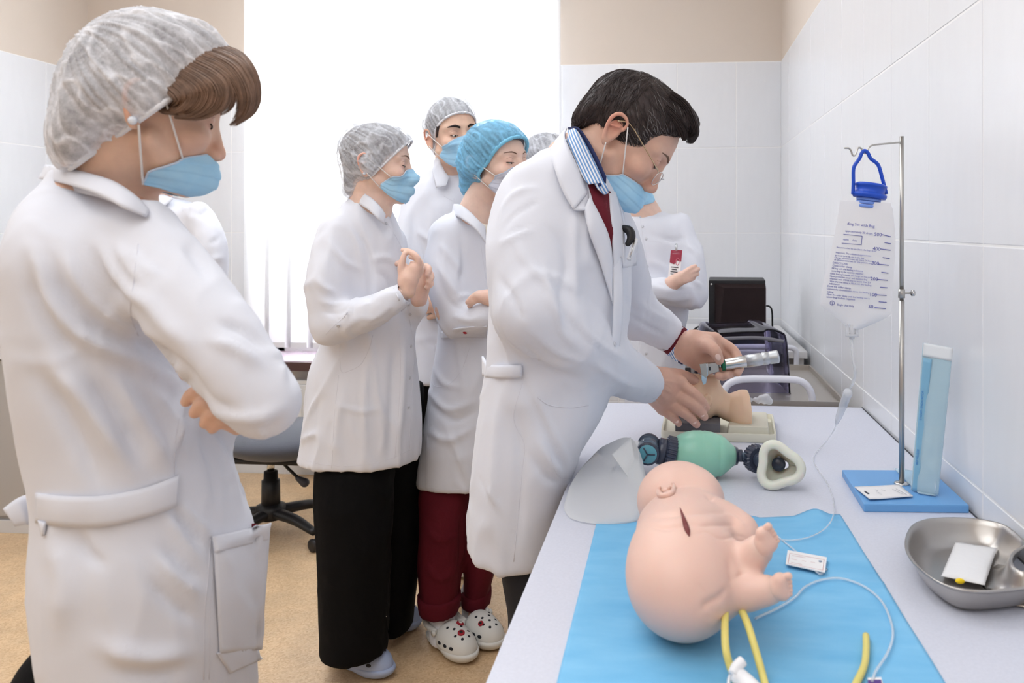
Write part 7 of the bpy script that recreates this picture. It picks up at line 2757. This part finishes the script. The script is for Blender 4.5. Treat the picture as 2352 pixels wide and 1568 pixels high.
# left hand closed round the laryngoscope: thumb on the near side, fingers passing behind and under it
l_ = lambda x, y, dd=0.0: W(x, y, 1.80 + dd)
VF.append(hand_sdf([(l_(1572, 797, .055), l_(1594, 800, .045), .033, .036), (l_(1590, 790, .045), l_(1640, 782, .052), .032, .020), (l_(1590, 800, .045), l_(1640, 806, .05), .033, .024), (l_(1588, 808, .045), l_(1622, 836, .045), .032, .026), (l_(1598, 790, .035), l_(1622, 792, .02), .030, .022)],
                   [([l_(1640, 782, .052), l_(1668, 793, .046), l_(1690, 812, .036), l_(1699, 840, .010), l_(1694, 855, -.012)], [.0150, .0126, .0118, .0108, .0094]),
                    ([l_(1640, 796, .052), l_(1664, 810, .050), l_(1682, 836, .034), l_(1680, 856, .004), l_(1668, 861, -.014)], [.0145, .0124, .0116, .0104, .0094]),
                    ([l_(1632, 816, .052), l_(1655, 832, .05), l_(1666, 856, .026), l_(1660, 864, .000), l_(1650, 862, -.016)], [.0140, .0120, .0110, .0100, .0088])],
                   ([l_(1612, 792, .022), l_(1630, 796, -.006), l_(1643, 808, -.022), l_(1652, 827, -.024)], [.0215, .0160, .0138, .0105]), .0021))
core = [([W(1330, 385, 1.56), W(1290, 600, 1.58), W(1240, 880, 1.58)], [.06, .10, .10]), CHAINP([(1290, 460, 1.56, .05), (1225, 500, 1.47, .045), (1225, 715, 1.40, .035), (1440, 855, 1.58, .030), (1488, 884, 1.73, .030)]),
        CHAINP([(1290, 460, 1.56, .05), (1390, 500, 1.70, .04), (1448, 712, 1.855, .030), (1505, 745, 1.87, .026), (1574, 798, 1.872, .026)]),
        CHAINP([(1215, 950, 1.56, .07), (1215, 1400, 1.50, .035), (1200, 1900, 1.50, .025)]), CHAINP([(1235, 950, 1.64, .07), (1247, 1300, 1.68, .03), (1230, 1740, 1.68, .025)])]
p7 = body('doctor with dark hair, glasses and lowered blue mask leaning over the table with a laryngoscope', VF, core, M_SK_D, H.flush)
rt_ = lambda x, y, dd: W(x, y, 1.775 + dd)
nails(p7, [(rt_(1616, 930, -.0255), rt_(1622, 938, 0) - rt_(1612, 924, 0), -FW + UP * .25, .0062, .0054), (rt_(1612, 951, -.0285), rt_(1619, 959, 0) - rt_(1606, 943, 0), -FW + UP * .25, .0062, .0054),
            (rt_(1594, 968, -.0275), rt_(1601, 975, 0) - rt_(1587, 960, 0), -FW + UP * .25, .0060, .0052), (rt_(1554, 967, -.0235), rt_(1560, 973, 0) - rt_(1549, 961, 0), -FW + UP * .25, .0050, .0044),
            (W(1649, 820, 1.7635), W(1653, 830, 0.0 + 1.76) - W(1645, 812, 1.76), -FW + UP * .1, .0078, .0064)])
H.eyes(p7, M_BROW, 0.0, browr=.0019)
H.mask(p7, M_MASKB, top0=-0.041, top1=-0.050, bot0=-0.112, bot1=-0.098, phi=82, phi_top=56, dent=.0, tent=.030, pleat=.002, loop_top=(-.004, 0.022), loop_bot=(-0.016, -0.028))
# hair
S = SDF(.0026)
S.ell((-0.012, 0, 0.054), (0.109, 0.0845, 0.087), k=0)
S.ell((0.050, 0, 0.112), (0.050, 0.056, 0.030), k=.02)
S.ell((0.076, -0.006, 0.106), (0.022, 0.040, 0.016), k=.015)
S.ell((-0.088, 0, 0.000), (0.028, 0.062, 0.050), k=.02)
S.half((0.066, 0, 0.066), (0.93, 0, -0.36), k=.004)                     # hairline
S.half((0.0, 0, -0.046), (0.35, 0, -1.0), k=.006)                       # nape
for q in (-1, 1):
    S.ell((-0.010, 0.090 * q, -0.022), (0.036, 0.022, 0.046), k=.010, mode='s')
    S.ell((0.088, 0.060 * q, 0.030), (0.046, 0.040, 0.052), k=.012, mode='s')
V, Q = S.mesh(1)
N_ = normals(V, Q)
V = V + N_ * (0.0035 * (vnoise(np.stack([V[:, 0] * 28, V[:, 1] * 150, V[:, 2] * 90 - V[:, 0] * 60], 1)) - 0.5) + 0.006 * (vnoise(V * np.array([22, 40, 30])) - 0.5))[:, None]
VH = H.w(V)
npmesh('hair', VH, Q, p7, M_HAIRK)
fl_ = lambda q: H.F * 0.8 - H.U * 0.45 if (H.loc(q)[0] > -0.03) else (H.F * 0.25 - H.U * 0.9)
strands('hair_strands', VH, Q, fl_, 2600, .040, .00042, M_HAIRK, p7, .0022, seed=11)
strands('grey_strands', VH, Q, fl_, 420, .026, .00032, M_HAIRG, p7, .0026, mask_f=lambda P: (np.abs(H.loc(P)[:, 0] - .035) < .034) & (H.loc(P)[:, 2] < .075), seed=12)
strands('grey_strands', VH, Q, fl_, 140, .034, .00030, M_HAIRG, p7, .0026, seed=13)
LK = []
for y0 in (-.046, -.030, -.014, .004, .022, .038):
    LK.append(([H.w(q) for q in ((.010, y0, .128), (.045, y0 * .98, .130), (.078, y0 * .9, .117), (.096, y0 * .85, .104), (.104 - abs(y0) * .3, y0 * .85, .092))], [.010, .012, .012, .010, .004]))
for y0 in (-.050, -.040):
    LK.append(([H.w(q) for q in ((.020, y0 * 1.2, .100), (.050, y0 * 1.1, .100), (.080, y0 * 1.0, .092), (.092, y0, .082))], [.008, .009, .008, .003]))
lock_strands('quiff_strands', LK, 150, .0006, M_HAIRK, p7, seed=21, spread=1.15)
# glasses sliding down the nose
hl = lambda x, y, z: H.w(np.array([[x, y, z]]))[0]
gl_ = empty_part('glasses', p7)
for q in (-1, 1):
    ring = [hl(.112 + .004 * math.cos(t) * 0 - abs(.034 + .026 * math.cos(t)) * .22, q * (.034 + .026 * math.cos(t)), -.006 + .0155 * math.sin(t) - .0035 * math.sin(t) ** 2) for t in np.linspace(0, 2 * math.pi, 36, endpoint=False)]
    tube('lens_rim', np.array(ring), .0008, M_CHROME, gl_, seg=6, smooth_n=0, closed=True)
    c = np.mean(ring, 0)
    n = len(ring)
    pydata('lens', list(ring) + [c], [(i, (i + 1) % n, n) for i in range(n)], gl_, M_GLASSL if 'M_GLASSL' in globals() else mat('lens_clear', (1, 1, 1, 1), 0.05, alpha=0.12))
    M_GLASSL = bpy.data.materials['lens_clear']
    tube('temple_arm', np.array([hl(.099, q * .058, .000), hl(.085, q * .068, .005), hl(.040, q * .0775, .018), hl(-.006, q * .081, .030), hl(-.028, q * .083, .018)]), [.0009, .0010, .0011, .0015, .0018], M_METALF, gl_, seg=8)
tube('nose_bridge', np.array([hl(.109, -.010, -.002), hl(.114, 0, .001), hl(.109, .010, -.002)]), .0009, M_CHROME, gl_, seg=8)

g = Garment(1.56, .0070)
g.torso([(322, 1288, 1342, .045), (350, 1250, 1372, .075), (400, 1198, 1402, .11), (450, 1160, 1424, .135), (520, 1140, 1438, .150), (600, 1131, 1444, .150), (700, 1126, 1440, .145), (800, 1120, 1430, .14), (860, 1112, 1415, .135), (950, 1100, 1388, .14), (1040, 1089, 1332, .15), (1090, 1084, 1310, .155), (1180, 1077, 1304, .165), (1226, 1074, 1302, .170), (1300, 1070, 1300, .172)])
hA_, hB_ = W(1072, 1200, 1.58), W(1218, 1312, 1.42)
hd3 = hB_ - hA_
hn_ = np.cross(hd3, np.array([-hd3[1], hd3[0], 0.0]))
hn_ = -hn_ if hn_[2] > 0 else hn_
g.limb([(1235, 455, 1.49, 70), (1212, 580, 1.44, 82), (1222, 712, 1.40, 84)], k=.06)
g.limb([(1222, 712, 1.40, 84), (1325, 785, 1.44, 72), (1430, 850, 1.57, 56), (1488, 882, 1.71, 44)], k=.02)
g.limb([(1385, 480, 1.70, 58), (1430, 620, 1.79, 58), (1448, 712, 1.84, 56)], k=.04)
g.limb([(1448, 712, 1.84, 58), (1505, 745, 1.86, 48), (1546, 776, 1.87, 40)], k=.02)
g.open_cuff((1505, 745, 1.86, 48), (1546, 776, 1.87, 40))
g.open_cuff((1430, 850, 1.57, 56), (1488, 882, 1.71, 44))
g.S.half(hA_, hn_, k=.003)
g.limb([(1398, 560, 1.58, 44), (1404, 680, 1.58, 40), (1385, 800, 1.58, 40)], k=.03)
st = [([(1146, 520), (1160, 470), (1190, 440), (1232, 430)], 6, .005), ([(1150, 545), (1175, 500), (1220, 470), (1235, 462)], 5, -.006), ([(1150, 560), (1190, 540), (1230, 525)], 6, .006), ([(1160, 540), (1195, 528), (1222, 520)], 3.5, -.005),
      ([(1180, 545), (1210, 600), (1260, 660), (1290, 720)], 8, .005), ([(1255, 520), (1290, 560), (1300, 610), (1288, 680), (1295, 740)], 7, -.008), ([(1250, 600), (1260, 680), (1290, 740)], 8, .006),
      ([(1290, 700), (1310, 740), (1340, 770), (1370, 800)], 6, -.006), ([(1275, 705), (1290, 760), (1330, 800)], 7, .006), ([(1230, 770), (1280, 810), (1340, 830)], 7, .005), ([(1200, 790), (1250, 840), (1330, 870)], 7, -.004),
      ([(1340, 760), (1390, 800), (1440, 830)], 7, .004), ([(1360, 830), (1420, 870), (1470, 890)], 8, .004), ([(1150, 640), (1180, 690), (1200, 740)], 8, -.004), ([(1320, 480), (1318, 600), (1322, 720)], 9, .004),
      ([(1190, 850), (1230, 930), (1280, 1040), (1300, 1100)], 9, -.009), ([(1205, 870), (1250, 960), (1300, 1060)], 9, .007), ([(1230, 1000), (1265, 1060), (1300, 1090)], 9, .008), ([(1215, 1040), (1250, 1090), (1290, 1110)], 9, -.006),
      ([(1150, 900), (1140, 1040), (1130, 1200)], 14, .006), ([(1190, 950), (1195, 1080), (1190, 1240)], 12, -.005), ([(1110, 1110), (1140, 1150), (1160, 1190)], 5, .004), ([(1095, 1090), (1125, 1140), (1140, 1180)], 4, -.003),
      ([(1462, 690), (1500, 720), (1540, 740)], 6, .005), ([(1440, 720), (1480, 745), (1530, 770)], 6, -.005), ([(1425, 660), (1445, 700), (1470, 720)], 5, -.005)]
g.finish('lab_coat', M_COAT, p7, st, .0045, (7, 7, 3), 21.0)
# collar and lapels
band('collar', cw([(1300, 293, 1.58), (1296, 312, 1.50), (1312, 350, 1.455), (1335, 400, 1.44), (1352, 440, 1.435)]), cw([(1268, 330, 1.58), (1262, 350, 1.48), (1276, 395, 1.42), (1296, 445, 1.405), (1318, 481, 1.40)]), M_COAT, g.o, bulge=.006, thick=.003)
band('collar', cw([(1352, 440, 1.435), (1354, 462, 1.43), (1356, 480, 1.425)]), cw([(1318, 481, 1.40), (1336, 482, 1.405), (1355, 483, 1.42)]), M_COAT, g.o, bulge=.001, thick=.003)
band('lapel', [g.on(x, y, .012) for x, y in ((1356, 452), (1380, 497), (1399, 542), (1407, 592), (1408, 690))], [g.on(x, y, o_) for x, y, o_ in ((1340, 482, .008), (1352, 530, .012), (1372, 585, .012), (1390, 640, .010), (1407, 702, .004))], M_COAT, g.o, bulge=.006, thick=.003)
band('front_facing', cw([(1404, 560, 1.452), (1410, 660, 1.440), (1408, 760, 1.440), (1400, 860, 1.452)]), cw([(1424, 556, 1.470), (1432, 660, 1.455), (1428, 760, 1.455), (1416, 860, 1.465)]), M_COAT, g.o, bulge=.002, thick=.003)
band('lapel', [g.on(x, y, .008) for x, y in ((1400, 444), (1405, 503), (1409, 564), (1411, 640))], [g.on(x, y, .008) for x, y in ((1416, 440), (1432, 510), (1434, 570), (1426, 640))], M_COAT, g.o, bulge=.004, thick=.003)
# striped shirt collar and knitted pullover
N = Nodes('striped_shirt')
tc = N.new('ShaderNodeTexCoord')
wv = N.new('ShaderNodeTexWave', wave_type='BANDS', bands_direction='X')
wv.inputs['Scale'].default_value = 1.0
mp_ = N.new('ShaderNodeMapping')
mp_.inputs['Rotation'].default_value = (0, math.radians(27), 0)
mp_.inputs['Scale'].default_value = (62, 0, 62)
N.link(tc.outputs['Object'], mp_.inputs[0])
N.link(mp_.outputs[0], wv.inputs['Vector'])
N.link(N.ramp(wv.outputs['Fac'], [(0.35, srgb(238, 240, 246)), (0.62, srgb(112, 158, 214))]), N.p.inputs['Base Color'])
N.p.inputs['Roughness'].default_value = .8
M_STRIPE = N.m
M_NAVYC2 = mat('navy_trim', srgb(36, 46, 92), .8)
sh = band('shirt_collar', cw([(1304, 300, 1.545), (1322, 296, 1.50), (1345, 330, 1.475), (1368, 375, 1.455), (1388, 418, 1.44)]), cw([(1298, 318, 1.55), (1304, 330, 1.485), (1322, 368, 1.45), (1338, 405, 1.435), (1352, 422, 1.425)]), M_STRIPE, p7, bulge=.004, thick=.002)
band('shirt_neckband', cw([(1304, 292, 1.56), (1326, 292, 1.51), (1348, 318, 1.485), (1372, 360, 1.465), (1392, 405, 1.45)]), cw([(1310, 312, 1.55), (1332, 318, 1.505), (1352, 350, 1.48), (1374, 390, 1.46), (1390, 425, 1.45)]), M_NAVYC2, p7, bulge=.001, thick=.002)
tip = band('collar_tip', cw([(1364, 418, 1.432), (1380, 416, 1.432), (1396, 424, 1.445)]), cw([(1372, 434, 1.430), (1386, 446, 1.435), (1398, 444, 1.45)]), M_STRIPE, p7, bulge=.002, thick=.002)
cb_ = W(1377, 424, 1.427)
lathe('collar_button', [(.0003, 0), (.0035, 0), (.003, .0014), (.0003, .0014)], cb_, CAM - cb_, M_NAVYC2, p7, seg=14)
g.patch('pullover', ((1350, 416), (1403, 440), (1412, 600), (1405, 600)), M_KNIT, off=.004, thick=.003, nu=10, nv=24, parent=p7)
# seams, buttons, pockets, belt
g.seam('shoulder_seam', [(1272, 360), (1282, 410), (1300, 440), (1310, 480)], .0013)
g.seam('side_seam', [(1200, 880), (1180, 960), (1205, 1020), (1200, 1080), (1180, 1290)], .0012)
g.seam('pocket_edge', [(1234, 912), (1262, 930), (1310, 936), (1352, 930)], .0020)
g.seam('pocket_edge', [(1262, 1040), (1280, 1090), (1310, 1100)], .0010)
for x, y in ((1424, 592), (1416, 700), (1412, 790)):
    g.button(x, y, .0045)
b0 = [g.on(x, y, .006) for x, y in ((1116, 835), (1140, 838), (1170, 838), (1198, 838))]
b1 = [g.on(x, y, .006) for x, y in ((1114, 866), (1140, 869), (1170, 869), (1198, 868))]
band('half_belt', b0, b1, M_COAT, g.o, bulge=.004, thick=.004)
band('half_belt', [W(1106, 818, 1.57), b0[0]], [W(1107, 862, 1.57), b1[0]], M_COAT, g.o, bulge=.003, thick=.004)
# chest pocket with pen and black clip
g.patch('chest_pocket', ((1432, 560), (1466, 556), (1462, 610), (1432, 615)), off=.010, nu=6, nv=6)
pen = empty_part('pen', p7)
for nm, a_, b_, r, mm in (('barrel', (1461, 548), (1444, 596), .0042, M_WP), ('clip', (1458, 552), (1447, 590), .0015, M_CHROME)):
    P = [W(*a_, 1.487 if nm == 'barrel' else 1.479), W(*b_, 1.47 if nm == 'barrel' else 1.462)]
    tube(nm, P, r, mm, pen, seg=12, smooth_n=0)
S = SDF(.0026)
S.chain([W(1434, 524, 1.492), W(1446, 530, 1.488), W(1450, 545, 1.484), W(1442, 560, 1.48)], [.0070, .0085, .0080, .0055], k=0)
V, Q = S.mesh(1)
npmesh('black_clip', V, Q, p7, M_BLACK)
# pullover and shirt cuff at the far wrist
for nm, a_, b_, r0, r1, mm in (('pullover_cuff', (1535, 770, 1.87), (1568, 794, 1.868), .036, .0385, M_KNIT), ('shirt_cuff', (1562, 790, 1.868), (1584, 803, 1.864), .0385, .0390, M_STRIPE), ('cuff_edge', (1582, 802, 1.864), (1587, 805, 1.862), .0393, .0385, M_NAVYC2)):
    S = SDF(.003)
    S.cone(W(*a_), W(*b_), r0, r1, k=0)
    ax_ = W(*b_) - W(*a_)
    S.half(W(*b_), ax_, k=.002)
    V, Q = S.mesh(1)
    npmesh(nm, V, Q, p7, mm)
# trousers and shoes
legs(p7, 'trousers', M_DKCLOTH, [(1.50, [(1180, 1130, 1275, .09), (1400, 1168, 1262, .08), (1900, 1150, 1250, .06), (1965, 1150, 1250, .06)]), (1.68, [(1100, 1190, 1290, .09), (1300, 1205, 1290, .08), (1780, 1190, 1270, .06)])], seed=9)
for q in (W(1200, 1990, 1.50), W(1228, 1830, 1.68)):
    clog(p7, (q[0] + .06, q[1] + .14), (q[0] - .05, q[1] - .08), .098, M_BLACK, True, name='black_shoe')

# =================================================================== 8  woman behind the doctor with a name badge
H = Head((1396, 388), 2.68, -62, 16, 0, .93)
H.build(W(1482, 495, 2.72), 0.048, .0042)
VF = [(H.w(H.V), H.Q)]
b_ = lambda x, y, dd=0.0: W(x, y, 2.53 + dd)
VF.append(hand_sdf([(b_(1535, 655, .03), b_(1556, 642, .01), .020, .019), (b_(1540, 650, .02), b_(1566, 632, 0), .019, .014), (b_(1545, 656, .02), b_(1568, 642, 0), .018, .013)],
                   [([b_(1564, 632), b_(1578, 622, -.004), b_(1589, 615), b_(1597, 611, .006)], [.0102, .0092, .0084, .0066]),
                    ([b_(1566, 637), b_(1582, 629, -.004), b_(1595, 622), b_(1604, 618, .006)], [.0102, .0092, .0084, .0066]),
                    ([b_(1567, 643), b_(1582, 637, -.004), b_(1594, 632), b_(1602, 629, .006)], [.0098, .0090, .0082, .0064]),
                    ([b_(1565, 648), b_(1578, 644, -.004), b_(1588, 641), b_(1594, 639, .006)], [.0088, .0082, .0074, .0058])], None, .0022))
VF.append(hand_sdf([(b_(1470, 672, .01), b_(1450, 655, .03), .022, .022)], [([b_(1450, 650, .03), b_(1436, 640, .05), b_(1430, 628, .06)], [.010, .009, .007]), ([b_(1448, 656, .03), b_(1434, 650, .05), b_(1426, 640, .06)], [.010, .009, .007]), ([b_(1447, 662, .03), b_(1434, 660, .05), b_(1425, 652, .06)], [.0095, .0085, .0066])], None, .003))
core = [([W(1482, 495, 2.72), W(1510, 620, 2.74), W(1512, 900, 2.74)], [.046, .075, .08]), CHAINP([(1510, 530, 2.74, .04), (1570, 530, 2.7, .034), (1595, 680, 2.64, .026), (1475, 668, 2.54, .02)]),
        CHAINP([(1500, 530, 2.74, .04), (1450, 540, 2.7, .034), (1448, 660, 2.6, .026), (1535, 655, 2.56, .019)]),
        CHAINP([(1490, 900, 2.74, .075), (1480, 1330, 2.74, .04)]), CHAINP([(1535, 900, 2.76, .075), (1540, 1320, 2.76, .04)])]
p8 = body('woman with folded arms and a red and white name badge standing behind the doctor', VF, core, M_SK_F, H.flush)
H.eyes(p8)
H.mask(p8, M_MASKB, top0=.0, top1=-.03)
H.cap(p8, M_CAPG, M_CAPRW, [((-0.012, 0, 0.056), (0.100, 0.082, 0.080)), ((-0.060, 0, 0.020), (0.050, 0.064, 0.060))], (0.088, 0, 0.072), (-0.082, 0, -0.055), seedk=6.)
g = Garment(2.74, .0085)
g.torso([(484, 1452, 1512, .045), (494, 1440, 1548, .08), (515, 1434, 1575, .095), (560, 1436, 1584, .105), (640, 1440, 1588, .105), (700, 1446, 1582, .098), (760, 1450, 1574, .094), (850, 1442, 1584, .106), (1010, 1434, 1594, .12)])
g.limb([(1562, 515, 2.71, 27), (1586, 595, 2.67, 31), (1590, 676, 2.64, 31)], k=.04)
g.limb([(1590, 678, 2.64, 31), (1530, 672, 2.57, 29), (1484, 666, 2.55, 25)], k=.012)
g.limb([(1452, 530, 2.7, 27), (1448, 620, 2.66, 28), (1462, 662, 2.62, 26), (1520, 660, 2.58, 22)], k=.03)
st = [([(1500, 540), (1545, 552), (1572, 545)], 5, -.004), ([(1560, 520), (1570, 560), (1572, 620)], 4, -.005), ([(1575, 560), (1598, 580), (1608, 600)], 5, .005), ([(1580, 640), (1600, 650), (1615, 660)], 5, .005), ([(1510, 690), (1550, 702), (1600, 690)], 6, -.005), ([(1490, 655), (1540, 668), (1590, 660)], 6, .004), ([(1520, 740), (1530, 780), (1525, 850)], 6, .004)]
g.finish('lab_coat', M_COAT, p8, st, .0045, (8, 8, 3), 31.0)
g.seam('neckline_stitch', [(1456, 488), (1470, 494), (1490, 490), (1510, 484)], .0015)
g.seam('placket', [(1470, 496), (1476, 540), (1484, 590), (1486, 640)], .0014)
g.seam('yoke_seam', [(1484, 552), (1530, 556), (1566, 552)], .0010)
for x, y in ((1471, 497), (1484, 548), (1476, 520), (1487, 612), (1484, 812)):
    g.button(x, y, .0045)
bd = empty_part('name_badge', p8)
c00, c10, c11, c01 = W(1541, 574, 2.585), W(1567, 574, 2.58), W(1561, 642, 2.55), W(1534, 638, 2.555)
prism('badge_card', [tuple(c00), tuple(c10), tuple(c11), tuple(c01)], .0012, mat('badge_card', srgb(240, 238, 240), .35), bd, normal=FW)
ld = bilerp(c00, c10, c11, c01, 5, 9) - FW * .0008
lerp2 = lambda u, v, o=.0010: (c00 * (1 - u) * (1 - v) + c10 * u * (1 - v) + c11 * u * v + c01 * (1 - u) * v) - FW * o
M_BRED = mat('badge_red_print', srgb(150, 28, 58), .45)
prism('red_header', [tuple(lerp2(*q)) for q in ((0, 0), (1, 0), (1, .40), (.65, .36), (.4, .50), (0, .44))], .0004, M_BRED, bd, normal=-FW)
tube('badge_emblem', [lerp2(.68 + .14 * math.cos(t), .40 + .12 * math.sin(t), .0018) for t in np.linspace(0, 2 * math.pi, 14, endpoint=False)], .0010, mat('emblem_pink', srgb(220, 120, 140), .5), bd, seg=6, smooth_n=0, closed=True)
for u0, u1, v in ((.25, .75, .07), (.15, .85, .13)):
    tube('header_line', [lerp2(u0, v, .0016), lerp2(u1, v, .0016)], .0005, M_WP, bd, seg=5, smooth_n=0)
M_BTXT = mat('badge_text', srgb(52, 48, 62), .6)
for u0, u1, v, r in ((.18, .80, .60, .0013), (.25, .68, .68, .0013), (.16, .82, .76, .0013), (.18, .78, .84, .0006), (.28, .6, .89, .0006)):
    tube('name_line', [lerp2(u0, v), lerp2(u1, v)], r, M_BTXT, bd, seg=5, smooth_n=0)
tube('badge_clip', [W(1553, 560, 2.59), W(1554, 576, 2.583)], .004, M_CHROME, bd, seg=10, smooth_n=0)
tube('badge_strap', [W(1552, 563, 2.584), W(1555, 574, 2.578)], .0025, M_CLEARW, bd, seg=8, smooth_n=0)
legs(p8, 'trousers', M_DKCLOTH, [(2.74, [(960, 1440, 1520, .09), (1340, 1450, 1512, .07)]), (2.78, [(960, 1510, 1590, .09), (1325, 1515, 1575, .07)])], seed=10)
for x, y in ((1480, 1352), (1545, 1338)):
    clog(p8, onz(x, y + 28, 0), onz(x, y - 12, 0), .09, M_WP, True, name='white_shoe')
